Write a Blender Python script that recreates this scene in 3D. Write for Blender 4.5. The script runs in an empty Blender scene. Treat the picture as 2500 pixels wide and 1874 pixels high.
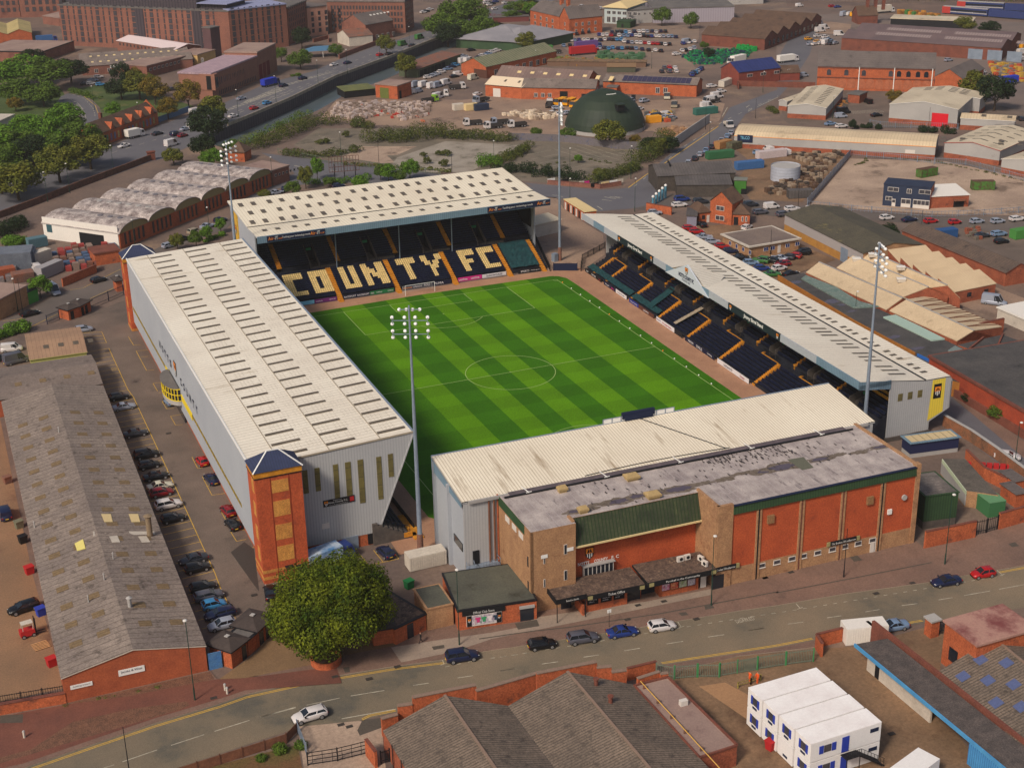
import bpy, bmesh, math, random
from mathutils import Vector, Matrix
PI=math.pi
rnd=random.Random(7)
S=bpy.context.scene
C=bpy.data.collections.new('place'); S.collection.children.link(C)
# ---------------------------------------------------------------- camera, sky, sun, exposure
F_PX=3511.95; CP=Vector((-103.624,-250.162,109.732)); CE=(1.177623,0.017886,-0.401096)
cam=bpy.data.cameras.new('camera'); cam.sensor_width=36; cam.lens=36*F_PX/2500; cam.clip_start=1; cam.clip_end=6000
co=bpy.data.objects.new('camera',cam); C.objects.link(co); co.location=CP; co.rotation_euler=CE; S.camera=co
W=bpy.data.worlds.new('World'); S.world=W; W.use_nodes=True
nt=W.node_tree; bg=nt.nodes['Background']; sky=nt.nodes.new('ShaderNodeTexSky'); sky.sky_type='NISHITA'; sky.sun_disc=False
SUN_EL=math.radians(42); SUN_AZ=math.radians(238)   # azimuth clockwise from +y: behind and to the left of the camera
sky.sun_elevation=SUN_EL; sky.sun_rotation=SUN_AZ; sky.air_density=1.0; sky.dust_density=4.0; sky.ozone_density=1.0
nt.links.new(sky.outputs[0],bg.inputs[0]); bg.inputs[1].default_value=0.072
sl=bpy.data.lights.new('sun','SUN'); sl.energy=2.35; sl.angle=math.radians(10); sl.color=(1,.89,.75)
so=bpy.data.objects.new('sun',sl); C.objects.link(so)
sd=Vector((math.sin(SUN_AZ)*math.cos(SUN_EL),math.cos(SUN_AZ)*math.cos(SUN_EL),math.sin(SUN_EL)))
so.rotation_euler=sd.to_track_quat('Z','Y').to_euler(); so.location=(0,0,300)
S.view_settings.view_transform='Standard'; S.view_settings.look='None'; S.view_settings.exposure=0.27; S.view_settings.gamma=1
# ---------------------------------------------------------------- survey helper: sight line of the survey photo met with a level plane
RM=bpy.data.objects['camera'].rotation_euler.to_matrix()
ORG={'a1':(0,0),'a2':(600,0),'a3':(1200,0),'a4':(1800,0),'b1':(0,450),'b2':(600,400),'b3':(1200,400),'b4':(1800,400),
 'c1':(0,900),'c2':(600,900),'c3':(1200,900),'c4':(1800,900),'d1':(0,1374),'d2':(600,1374),'d3':(1200,1374),'d4':(1800,1374)}
def ray(c,x,y):
    o=ORG[c]; u=o[0]+x*.31646; v=o[1]+y*.31646
    return RM@Vector(((u-1250)/F_PX,-(v-937)/F_PX,-1))
def G(c,x,y,z=0):
    d=ray(c,x,y); t=(z-CP.z)/d.z; p=CP+d*t; return Vector((p.x,p.y))
def PX(c,x,y,X):
    d=ray(c,x,y); return CP+d*((X-CP.x)/d.x)
def PY(c,x,y,Y):
    d=ray(c,x,y); return CP+d*((Y-CP.y)/d.y)
def PL(*a,z=0):          # 'd1',(x,y),(x,y),'d2',... -> list of 2D points
    r=[]; c=None
    for q in a:
        if isinstance(q,str): c=q
        elif isinstance(q,Vector): r.append(q.copy())
        else: r.append(G(c,q[0],q[1],z))
    return r
# ---------------------------------------------------------------- objects
def tag(o,label=None,cat=None,group=None,kind=None):
    if label: o['label']=label
    if cat: o['category']=cat
    if group: o['group']=group
    if kind: o['kind']=kind
    return o
def T(name,label,cat,loc=(0,0,0),rz=0,group=None):
    o=bpy.data.objects.new(name,None); C.objects.link(o); o.empty_display_size=.5
    o.location=(loc[0],loc[1],loc[2] if len(loc)>2 else 0); o.rotation_euler=(0,0,rz)
    return tag(o,label,cat,group)
def copy_tree(o,parent=None):
    c=o.copy(); C.objects.link(c)
    if parent: c.parent=parent
    for ch in list(o.children): copy_tree(ch,c)
    return c
class MB:
    def __init__(s): s.v=[]; s.f=[]; s.m=[]; s.sm=[]
    def face(s,pts,m=0,smooth=False):
        n=len(s.v); s.v+= [tuple(p) for p in pts]; s.f.append(tuple(range(n,n+len(pts)))); s.m.append(m); s.sm.append(smooth)
    def mesh(s,vs,fs,m=0,smooth=False):
        n=len(s.v); s.v+=[tuple(v) for v in vs]
        for f in fs: s.f.append(tuple(i+n for i in f)); s.m.append(m); s.sm.append(smooth)
    def box(s,x0,x1,y0,y1,z0,z1,m=0,top=None):
        if x0>x1:x0,x1=x1,x0
        if y0>y1:y0,y1=y1,y0
        v=[(x0,y0,z0),(x1,y0,z0),(x1,y1,z0),(x0,y1,z0),(x0,y0,z1),(x1,y0,z1),(x1,y1,z1),(x0,y1,z1)]
        s.mesh(v,[(0,3,2,1),(0,1,5,4),(1,2,6,5),(2,3,7,6),(3,0,4,7)],m); s.mesh(v,[(4,5,6,7)],m if top is None else top); return s
    def prism(s,poly,z0,z1,m=0,top=None):
        P=[(p[0],p[1]) for p in poly]
        a=sum(P[i][0]*P[(i+1)%len(P)][1]-P[(i+1)%len(P)][0]*P[i][1] for i in range(len(P)))
        if a<0: P.reverse()
        n=len(P); v=[(x,y,z0) for x,y in P]+[(x,y,z1) for x,y in P]
        s.mesh(v,[(i,(i+1)%n,n+(i+1)%n,n+i) for i in range(n)],m); s.mesh(v,[tuple(range(n,2*n))],m if top is None else top); return s
    def beam(s,a,b,w,h=None,m=0,up=Vector((0,0,1))):
        a=Vector(a);b=Vector(b);h=h or w;d=(b-a)
        if d.length<1e-6: return s
        d.normalize(); x=d.cross(up)
        if x.length<1e-4: x=d.cross(Vector((0,1,0)))
        x.normalize(); z=x.cross(d); x*=w/2; z*=h/2
        v=[a-x-z,a+x-z,a+x+z,a-x+z,b-x-z,b+x-z,b+x+z,b-x+z]
        s.mesh(v,[(0,1,2,3),(7,6,5,4),(0,4,5,1),(1,5,6,2),(2,6,7,3),(3,7,4,0)],m); return s
    def cyl(s,a,b,r0,r1=None,n=10,m=0,caps=True):
        a=Vector(a);b=Vector(b);r1=r0 if r1 is None else r1; d=(b-a).normalized()
        x=d.cross(Vector((0,0,1)))
        if x.length<1e-3: x=Vector((1,0,0))
        x.normalize(); y=d.cross(x)
        v=[a+(x*math.cos(2*PI*i/n)+y*math.sin(2*PI*i/n))*r0 for i in range(n)]+[b+(x*math.cos(2*PI*i/n)+y*math.sin(2*PI*i/n))*r1 for i in range(n)]
        s.mesh(v,[(i,(i+1)%n,n+(i+1)%n,n+i) for i in range(n)],m,True)
        if caps: s.mesh(v,[tuple(range(n)),tuple(range(2*n-1,n-1,-1))],m)
        return s
    def ball(s,c,r,m=0,sz=1,n=8):
        k=n//2; v=[];f=[]
        for j in range(k+1):
            t=PI*j/k
            for i in range(n): v.append((c[0]+r*math.sin(t)*math.cos(2*PI*i/n),c[1]+r*math.sin(t)*math.sin(2*PI*i/n),c[2]+sz*r*math.cos(t)))
        for j in range(k):
            for i in range(n): f.append((j*n+i,(j+1)*n+i,(j+1)*n+(i+1)%n,j*n+(i+1)%n))
        s.mesh(v,f,m,True); return s
    def build(s,name,mats,parent=None,loc=None,rz=0,fix=True):
        me=bpy.data.meshes.new(name); me.from_pydata(s.v,[],s.f)
        if not isinstance(mats,(list,tuple)): mats=[mats]
        for m in mats: me.materials.append(m)
        me.polygons.foreach_set('material_index',s.m); me.polygons.foreach_set('use_smooth',s.sm); me.update()
        o=bpy.data.objects.new(name,me); C.objects.link(o)
        if parent: o.parent=parent
        if loc is not None: o.location=(loc[0],loc[1],loc[2] if len(loc)>2 else 0); o.rotation_euler=(0,0,rz)
        return o
def lin(c):
    if isinstance(c,str): c=tuple(int(c[i:i+2],16) for i in (0,2,4))
    return tuple(((x/255)/12.92 if x/255<=.04045 else ((x/255+.055)/1.055)**2.4) for x in c)
# ---------------------------------------------------------------- materials
MATS={}
def mat(name,c,c2=None,scale=.25,rough=.85,grit=.12,gs=3.0,ribs=None,ribc=None,stain=None,ss=.15,sthr=.55,bump=0,metal=0,streak=None,leaf=False,k=1.0,detail=6,isl=0,spec=.3,tile=None,tilem=.5):
    """c main colour, c2 second tone mixed by large noise, stain third tone in patches, ribs=(axis,period,width)"""
    if name in MATS: return MATS[name]
    m=bpy.data.materials.new(name); m.use_nodes=True; n=m.node_tree.nodes; L=m.node_tree.links; b=n['Principled BSDF']
    tc=n.new('ShaderNodeTexCoord'); P=tc.outputs['Object']
    def noise(sc,det=detail,vec=None,rg=.6):
        q=n.new('ShaderNodeTexNoise'); q.inputs['Scale'].default_value=sc; q.inputs['Detail'].default_value=det; q.inputs['Roughness'].default_value=rg
        L.new(vec or P,q.inputs['Vector']); return q.outputs['Fac']
    def ramp(f,a,bb):
        q=n.new('ShaderNodeMapRange'); q.inputs['From Min'].default_value=a; q.inputs['From Max'].default_value=bb; L.new(f,q.inputs['Value']); return q.outputs[0]
    def mix(f,A,B):
        q=n.new('ShaderNodeMix'); q.data_type='RGBA'
        if isinstance(f,float): q.inputs[0].default_value=f
        else: L.new(f,q.inputs[0])
        for s_,v in ((6,A),(7,B)):
            if isinstance(v,tuple): q.inputs[s_].default_value=(*v,1)
            else: L.new(v,q.inputs[s_])
        return q.outputs[2]
    c=tuple(x*k for x in lin(c)); col=c
    if c2: col=mix(ramp(noise(scale),.35,.65),c,tuple(x*k for x in lin(c2)))
    if tile:   # sheets of slightly different tone (tile=(w,h) metres)
        mp=n.new('ShaderNodeVectorMath'); mp.operation='DIVIDE'; L.new(P,mp.inputs[0]); mp.inputs[1].default_value=(tile[0],tile[1],50)
        fl=n.new('ShaderNodeVectorMath'); fl.operation='FLOOR'; L.new(mp.outputs[0],fl.inputs[0])
        wn=n.new('ShaderNodeTexWhiteNoise'); L.new(fl.outputs[0],wn.inputs['Vector'])
        col=mix(ramp(wn.outputs[0],0,1/tilem),col,tuple(x*.72 for x in c))
    if stain:
        vec=None
        if streak:
            mp=n.new('ShaderNodeMapping'); mp.inputs['Scale'].default_value=streak; L.new(P,mp.inputs[0]); vec=mp.outputs[0]
        col=mix(ramp(noise(ss,8,vec,.7),sthr,sthr+.12),col,tuple(x*k for x in lin(stain)))
    if ribs:
        sx=n.new('ShaderNodeSeparateXYZ'); L.new(P,sx.inputs[0]); q=n.new('ShaderNodeMath'); q.operation='DIVIDE'; L.new(sx.outputs['xyz'.index(ribs[0])],q.inputs[0]); q.inputs[1].default_value=ribs[1]
        fr=n.new('ShaderNodeMath'); fr.operation='FRACT'; L.new(q.outputs[0],fr.inputs[0])
        lt=n.new('ShaderNodeMath'); lt.operation='LESS_THAN'; L.new(fr.outputs[0],lt.inputs[0]); lt.inputs[1].default_value=ribs[2]
        col=mix(lt.outputs[0],col,tuple(x*k for x in lin(ribc)) if ribc else tuple(x*.6 for x in c))
    if grit:
        g=ramp(noise(gs,5,None,.85),.36,.64); q=n.new('ShaderNodeMapRange'); q.inputs['To Min'].default_value=1-grit*1.6; q.inputs['To Max'].default_value=1+grit*1.6; L.new(g,q.inputs[0])
        mm=n.new('ShaderNodeVectorMath'); mm.operation='SCALE'
        if isinstance(col,tuple): mm.inputs[0].default_value=col
        else: L.new(col,mm.inputs[0])
        L.new(q.outputs[0],mm.inputs['Scale']); col=mm.outputs[0]
    if isl:
        ge=n.new('ShaderNodeNewGeometry'); q=n.new('ShaderNodeMapRange'); q.inputs['To Min'].default_value=1-isl; q.inputs['To Max'].default_value=1+isl; L.new(ge.outputs['Random Per Island'],q.inputs[0])
        mm=n.new('ShaderNodeVectorMath'); mm.operation='SCALE'
        if isinstance(col,tuple): mm.inputs[0].default_value=col
        else: L.new(col,mm.inputs[0])
        L.new(q.outputs[0],mm.inputs['Scale']); col=mm.outputs[0]
    if isinstance(col,tuple): b.inputs['Base Color'].default_value=(*col,1)
    else: L.new(col,b.inputs['Base Color'])
    b.inputs['Roughness'].default_value=rough; b.inputs['Metallic'].default_value=metal; b.inputs['Specular IOR Level'].default_value=spec
    if bump:
        bp=n.new('ShaderNodeBump'); bp.inputs['Strength'].default_value=bump; bp.inputs['Distance'].default_value=.05; L.new(noise(gs*2,4),bp.inputs['Height']); L.new(bp.outputs[0],b.inputs['Normal'])
    if leaf:
        tr=n.new('ShaderNodeBsdfTranslucent'); ms=n.new('ShaderNodeMixShader'); ms.inputs[0].default_value=.25
        if isinstance(col,tuple): tr.inputs[0].default_value=(*col,1)
        else: L.new(col,tr.inputs[0])
        L.new(b.outputs[0],ms.inputs[1]); L.new(tr.outputs[0],ms.inputs[2]); L.new(ms.outputs[0],n['Material Output'].inputs[0])
    MATS[name]=m; return m
BRICK=mat('brick_red',(158,88,62),(136,74,54),.5,grit=.26,gs=3.5,stain=(108,62,50),ss=.3,sthr=.58)
BRICKD=mat('brick_dark',(124,72,58),(104,62,52),.4,grit=.18,gs=4,stain=(88,50,42),ss=.2,sthr=.6)
BRICKO=mat('brick_orange',(180,96,60),(158,82,52),.5,grit=.26,gs=3.5,stain=(116,68,52),ss=.35,sthr=.57)
BRICKT=mat('brick_tan',(172,132,96),(152,114,84),.6,grit=.2,gs=4,stain=(130,88,60),ss=.3,sthr=.6)
BRICKF=mat('brick_far',(140,92,76),(120,80,70),.2,grit=.18,gs=2,stain=(104,62,54),ss=.1,sthr=.58)
PAINTR=mat('painted_red_brick',(184,86,50),(164,74,44),.35,grit=.2,gs=4,stain=(124,62,46),ss=.35,sthr=.6)
WHITE=mat('white_paint',(222,216,208),grit=.04)
OFFW=mat('off_white',(200,190,176),(184,174,162),.3,grit=.08,stain=(150,138,122),ss=.3,sthr=.64)
CREAM=mat('cream_paint',(214,190,140),grit=.05)
GREYL=mat('grey_cladding',(178,178,178),(168,168,170),.1,grit=.03,ribs=('x',.45,.25),ribc=(156,157,160),stain=(150,148,144),ss=.3,sthr=.66)
GREYY=mat('grey_cladding_side',(172,176,182),(162,166,174),.08,grit=.03,ribs=('y',.45,.25),ribc=(152,157,164),stain=(146,146,146),ss=.3,sthr=.66)
UNIT=mat('unit_cladding',(172,168,164),(156,152,150),.08,grit=.04,stain=(136,130,126),ss=.2,sthr=.62)
ROOFC=mat('stand_roof_sheet',(236,228,212),(222,212,196),.06,grit=.06,rough=.6,ribs=('y',1.0,.12),ribc=(192,180,160),stain=(182,166,142),ss=.22,sthr=.6,streak=(.4,2,1),tile=(8.05,1.0),tilem=.1)
ROOFX=mat('stand_roof_sheet_across',(238,228,208),(224,212,192),.06,grit=.03,rough=.6,ribs=('x',.5,.22),ribc=(184,168,142),stain=(168,150,126),ss=.4,sthr=.57,streak=(1.6,.12,1))
UROOF=mat('unit_roof_sheet',(206,192,168),(186,172,150),.08,grit=.05,stain=(158,144,124),ss=.12,sthr=.58,ribs=('y',1.0,.12),ribc=(176,162,140))
UROOFX=mat('unit_roof_sheet_across',(208,188,156),(190,170,142),.08,grit=.05,stain=(160,142,118),ss=.12,sthr=.58,ribs=('x',1.0,.12),ribc=(178,158,132))
SKYL=mat('skylight_dark',(104,94,80),(88,78,66),.5,rough=.4,grit=.08)
ASB=mat('cement_sheet_roof',(132,118,110),(112,100,94),.12,grit=.16,gs=2.2,stain=(78,70,66),ss=.5,sthr=.56,tile=(1.5,1.5),tilem=.6)
ASBW=mat('warehouse_cement_roof',(144,130,120),(120,108,102),.16,grit=.2,gs=2.6,stain=(86,76,70),ss=.7,sthr=.55,ribs=('y',1.35,.09),ribc=(92,80,72),tile=(1.1,1.35),tilem=.55)
ASBF=mat('front_cement_roof',(128,112,98),(104,92,82),.2,grit=.26,gs=3,stain=(72,64,58),ss=.8,sthr=.55,ribs=('y',.45,.3),ribc=(86,76,68))
SLATE=mat('slate_roof',(108,98,94),(92,84,82),.15,grit=.12,gs=2,stain=(74,68,66),ss=.3,sthr=.58,ribs=('y',1.2,.08))
SLATED=mat('brown_tile_roof',(98,76,62),(82,64,54),.3,grit=.2,gs=3,stain=(62,50,44),ss=.4,sthr=.56)
FLATG=mat('flat_roof_felt',(112,106,102),(94,90,88),.15,grit=.1,stain=(68,64,62),ss=.25,sthr=.6)
FLATB=mat('flat_roof_black',(84,80,78),(68,66,66),.2,grit=.15,stain=(52,50,50),ss=.3,sthr=.58)
FLATP=mat('flat_roof_pink',(158,134,122),(140,116,108),.12,grit=.08,stain=(112,88,82),ss=.12,sthr=.6)
HALLR=mat('hall_roof_felt',(150,138,136),(190,178,172),.35,grit=.14,gs=4,stain=(108,98,100),ss=.7,sthr=.57,streak=(1.4,.3,1),ribs=('x',1.1,.05),ribc=(176,168,166),tile=(1.1,6),tilem=.3)
PUD=mat('roof_puddle',(92,80,88),(82,72,80),.3,rough=.15,grit=.05,spec=.5)
MOSS=mat('roof_stain_brown',(96,84,72),(120,108,98),1.2,grit=.2)
GREENC=mat('green_cladding',(52,78,48),(44,66,42),.3,grit=.08,ribs=('x',.45,.25),ribc=(38,56,38))
GREENY=mat('green_cladding_side',(52,84,52),(44,70,44),.3,grit=.08,ribs=('y',.45,.25),ribc=(38,58,38))
ASPH=mat('asphalt',(108,98,92),(92,84,80),.06,grit=.1,gs=4,stain=(80,76,74),ss=.1,sthr=.6)
ASPHB=mat('asphalt_blue',(104,102,106),(94,92,98),.05,grit=.08,gs=3,stain=(80,78,82),ss=.06,sthr=.6)
ROADM=mat('main_road_asphalt',(130,114,94),(106,98,84),.07,grit=.16,gs=7,stain=(90,86,78),ss=.07,sthr=.56)
TARM=mat('tarmac_carpark',(118,102,92),(96,84,76),.1,grit=.15,gs=4,stain=(68,62,58),ss=.08,sthr=.58)
GROUND=mat('town_ground',(122,102,90),(98,84,78),.05,grit=.12,gs=1.2,stain=(138,116,98),ss=.03,sthr=.55)
PAVE=mat('pavement_slabs',(132,104,90),(112,90,80),.1,grit=.16,gs=4,stain=(92,76,68),ss=.2,sthr=.6,tile=(2.2,3.1),tilem=.35)
PAVER=mat('pavement_red_setts',(122,76,62),(104,66,56),.15,grit=.15,gs=5,stain=(86,58,50),ss=.2,sthr=.6)
SETTS=mat('cobbled_verge',(120,84,66),(98,70,56),.9,grit=.35,gs=6)
CONC=mat('concrete_yard',(158,132,112),(132,110,96),.06,grit=.14,gs=2,stain=(104,86,76),ss=.08,sthr=.54)
CONCW=mat('pale_concrete',(178,154,134),(152,130,114),.08,grit=.14,gs=2,stain=(116,98,84),ss=.09,sthr=.53)
YARD=mat('brown_yard',(140,110,84),(112,90,70),.1,grit=.16,gs=2,stain=(98,74,56),ss=.07,sthr=.52)
TRACK=mat('pitch_surround_shale',(176,134,106),(158,118,94),.15,grit=.1,gs=3,stain=(132,92,72),ss=.25,sthr=.6)
KERB=mat('kerb_stone',(150,134,118),grit=.1)
YEL=mat('yellow_paint',(214,170,60),(190,150,60),1,grit=.1)
WLINE=mat('white_line_paint',(196,188,168),(150,142,126),.8,grit=.1)
PLINE=mat('pitch_line_paint',(156,178,108),grit=.05)
SEATN=mat('seat_navy',(22,27,50),grit=0,isl=.3,rough=.5)
SEATC=mat('seat_cream',(226,200,140),grit=0,isl=.1)
SEATY=mat('seat_yellow',(222,160,40),grit=0,isl=.1)
TERR=mat('terrace_concrete',(92,84,78),(74,68,66),.8,grit=.1)
TERRD=mat('terrace_painted_navy',(24,26,38),(34,36,46),.8,grit=.1)
STEPY=mat('aisle_yellow',(206,138,38),(180,118,34),1,grit=.08)
STEEL=mat('galvanised_steel',(140,152,168),(124,136,152),.4,grit=.05,rough=.4,metal=.2)
DARK=mat('black_metal',(28,28,32),grit=.05,rough=.5)
BLUEG=mat('fascia_bluegrey',(116,142,160),(104,128,146),.2,grit=.03,ribs=('x',.5,.2))
BLUEGY=mat('fascia_bluegrey_side',(116,142,160),(104,128,146),.2,grit=.03,ribs=('y',.5,.2))
NAVY=mat('navy_board',(22,32,60),grit=.03)
TEALT=mat('teal_tarpaulin',(24,66,70),(18,52,58),.8,grit=.15,bump=.4)
GLASS=mat('dark_glass',(34,38,46),rough=.12,grit=0,spec=.6)
GLASSF=mat('window_glass',(58,56,62),(76,74,80),.6,rough=.25,grit=0,spec=.5)
FRAMEW=mat('white_frame',(206,198,190),grit=0)
SIGNK=mat('sign_black',(20,20,24),grit=0); SIGNW=mat('sign_white',(226,224,220),grit=0); SIGNO=mat('sign_orange',(240,140,40),grit=0)
WOOD=mat('brown_timber',(128,84,62),(108,70,54),.6,grit=.15)
WOODG=mat('grey_timber',(84,76,70),(66,60,56),.6,grit=.2,ribs=('x',.3,.15))
RUST=mat('rusty_sheet',(134,84,64),(112,92,84),.3,grit=.15,stain=(96,66,56),ss=.3)
WATER=mat('canal_water',(92,102,108),(72,84,86),.05,rough=.3,grit=.03,spec=.6)
BARK=mat('bark',(70,56,44),grit=.2)
TYRE=mat('tyre',(22,22,24),grit=0); RIM=mat('alloy',(150,150,152),grit=0,rough=.4,metal=.5)
HEADL=mat('headlamp_glass',(210,210,205),grit=0,rough=.1); TAILL=mat('tail_lamp_red',(150,16,16),grit=0,rough=.2); PLATE=mat('plate_yellow',(220,180,50),grit=0)
# ---------------------------------------------------------------- text
def text(name,s,m,parent,o,u,v,width,height=None,ext=.02,bold=0):
    """lettering mesh: centre o, reading direction u, up direction v, in the parent's frame"""
    cu=bpy.data.curves.new(name,'FONT'); cu.body=s; cu.size=1; cu.extrude=0; cu.offset=bold; cu.resolution_u=2
    ob=bpy.data.objects.new(name,cu); C.objects.link(ob); dg=bpy.context.evaluated_depsgraph_get(); dg.update()
    me=bpy.data.meshes.new_from_object(ob.evaluated_get(dg)); bpy.data.objects.remove(ob)
    xs=[q.co.x for q in me.vertices]; ys=[q.co.y for q in me.vertices]
    x0,x1,y0,y1=min(xs),max(xs),min(ys),max(ys); kx=width/(x1-x0); ky=(height/(y1-y0)) if height else kx
    u=Vector(u).normalized(); v=Vector(v).normalized(); w=u.cross(v); o=Vector(o)
    for q in me.vertices:
        a=(q.co.x-(x0+x1)/2)*kx; b=(q.co.y-(y0+y1)/2)*ky; q.co=o+u*a+v*b+w*ext
    me.materials.clear(); me.materials.append(m); ob=bpy.data.objects.new(name,me); C.objects.link(ob)
    if parent: ob.parent=parent
    return ob
def board(name,m,parent,o,u,v,w,h,t=.08,off=0):
    u=Vector(u).normalized(); v=Vector(v).normalized(); n=u.cross(v); o=Vector(o)+n*off
    b=MB(); P=[o-u*w/2-v*h/2,o+u*w/2-v*h/2,o+u*w/2+v*h/2,o-u*w/2+v*h/2]
    Q=[p+n*t for p in P]; b.mesh(P+Q,[(3,2,1,0),(4,5,6,7),(0,1,5,4),(1,2,6,5),(2,3,7,6),(3,0,4,7)])
    return b.build(name,m,parent)
def crest(parent,o,u,v,h,field=None,off=.03):
    """club badge: shield, orange over black and white stripes with two dark birds"""
    u=Vector(u).normalized(); v=Vector(v).normalized(); n=u.cross(v); o=Vector(o)+n*off
    def pt(a,b,d=0): return o+u*a*h+v*b*h+n*d
    sh=[(-.34,.5),(.34,.5),(.36,.1),(.3,-.18),(.16,-.38),(0,-.5),(-.16,-.38),(-.3,-.18),(-.36,.1)]
    b=MB(); b.face([pt(a*1.12,c*1.08) for a,c in reversed(sh)][::-1],0)
    b.face([pt(a,c,.01) for a,c in [(-.33,.47),(-.34,.0),(.34,.0),(.33,.47)]],1)
    for i in range(7):
        a0=-.33+i*.094; a1=a0+.094; f=lambda a:-.5+abs(a)*.95 if abs(a)>.02 else -.48
        b.face([pt(a0,-.0,.01),pt(a0,max(-.48,f(a0)),.01),pt(a1,max(-.48,f(a1)),.01),pt(a1,-.0,.01)],2 if i%2 else 0)
    for sx in(-1,1):
        b.face([pt(sx*.02,.08,.02),pt(sx*.2,.12,.02),pt(sx*.14,.26,.02),pt(sx*.1,.4,.02),pt(sx*.04,.34,.02)],0); b.face([pt(sx*.04,.1,.02),pt(sx*.28,.04,.02),pt(sx*.12,.2,.02)],0)
    return b.build('crest',[SIGNK,SIGNO,SIGNW],parent)
# ---------------------------------------------------------------- flat sheets of the setting
SHN=[0]
def sheet(name,m,pts,z,kind='structure',label=None,cat=None):
    if z<.028: SHN[0]+=1; z+=SHN[0]*.0005
    P=[Vector(p[:2]) for p in pts]
    bm=bmesh.new(); vs=[bm.verts.new((p.x,p.y,z)) for p in P]; es=[bm.edges.new((vs[i],vs[(i+1)%len(vs)])) for i in range(len(vs))]
    bmesh.ops.triangle_fill(bm,use_beauty=True,edges=es); bmesh.ops.recalc_face_normals(bm,faces=bm.faces)
    for f in bm.faces:
        if f.normal.z<0: f.normal_flip()
    me=bpy.data.meshes.new(name); bm.to_mesh(me); bm.free(); me.materials.append(m); o=bpy.data.objects.new(name,me); C.objects.link(o)
    return tag(o,label,cat,None,kind)
def slab(name,m,pts,z0,z1,edge=None):
    o=sheet(name,m,pts,z1); me=o.data; b=MB(); P=[Vector(p[:2]) for p in pts]; n=len(P)
    me.materials.append(edge or m); bm=bmesh.new(); bm.from_mesh(me)
    for i in range(n):
        a,c=P[i],P[(i+1)%n]; f=bm.faces.new([bm.verts.new(q) for q in ((a.x,a.y,z0),(c.x,c.y,z0),(c.x,c.y,z1),(a.x,a.y,z1))]); f.material_index=1
    bm.to_mesh(me); bm.free(); return o
def strip(b,pts,w,z,m=0,dash=None,off=0,phase=0):
    """painted line along a path into mesh builder b"""
    P=[Vector(p[:2]) for p in pts]
    if off:
        Q=[]
        for i,p in enumerate(P):
            d=(P[min(i+1,len(P)-1)]-P[max(i-1,0)]).normalized(); Q.append(p+Vector((-d.y,d.x))*off)
        P=Q
    pos=phase
    for i in range(len(P)-1):
        a,c=P[i],P[i+1]; d=c-a; l=d.length
        if l<1e-4: continue
        d/=l; nn=Vector((-d.y,d.x))*w/2
        segs=[(0,l)]
        if dash:
            segs=[]; on,offd=dash; per=on+offd; t=-(pos%per)
            while t<l:
                s0=max(0,t); s1=min(l,t+on)
                if s1>s0: segs.append((s0,s1))
                t+=per
        for s0,s1 in segs:
            p=a+d*s0; q=a+d*s1; b.face([(p.x-nn.x,p.y-nn.y,z),(q.x-nn.x,q.y-nn.y,z),(q.x+nn.x,q.y+nn.y,z),(p.x+nn.x,p.y+nn.y,z)],m)
        pos+=l
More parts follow.
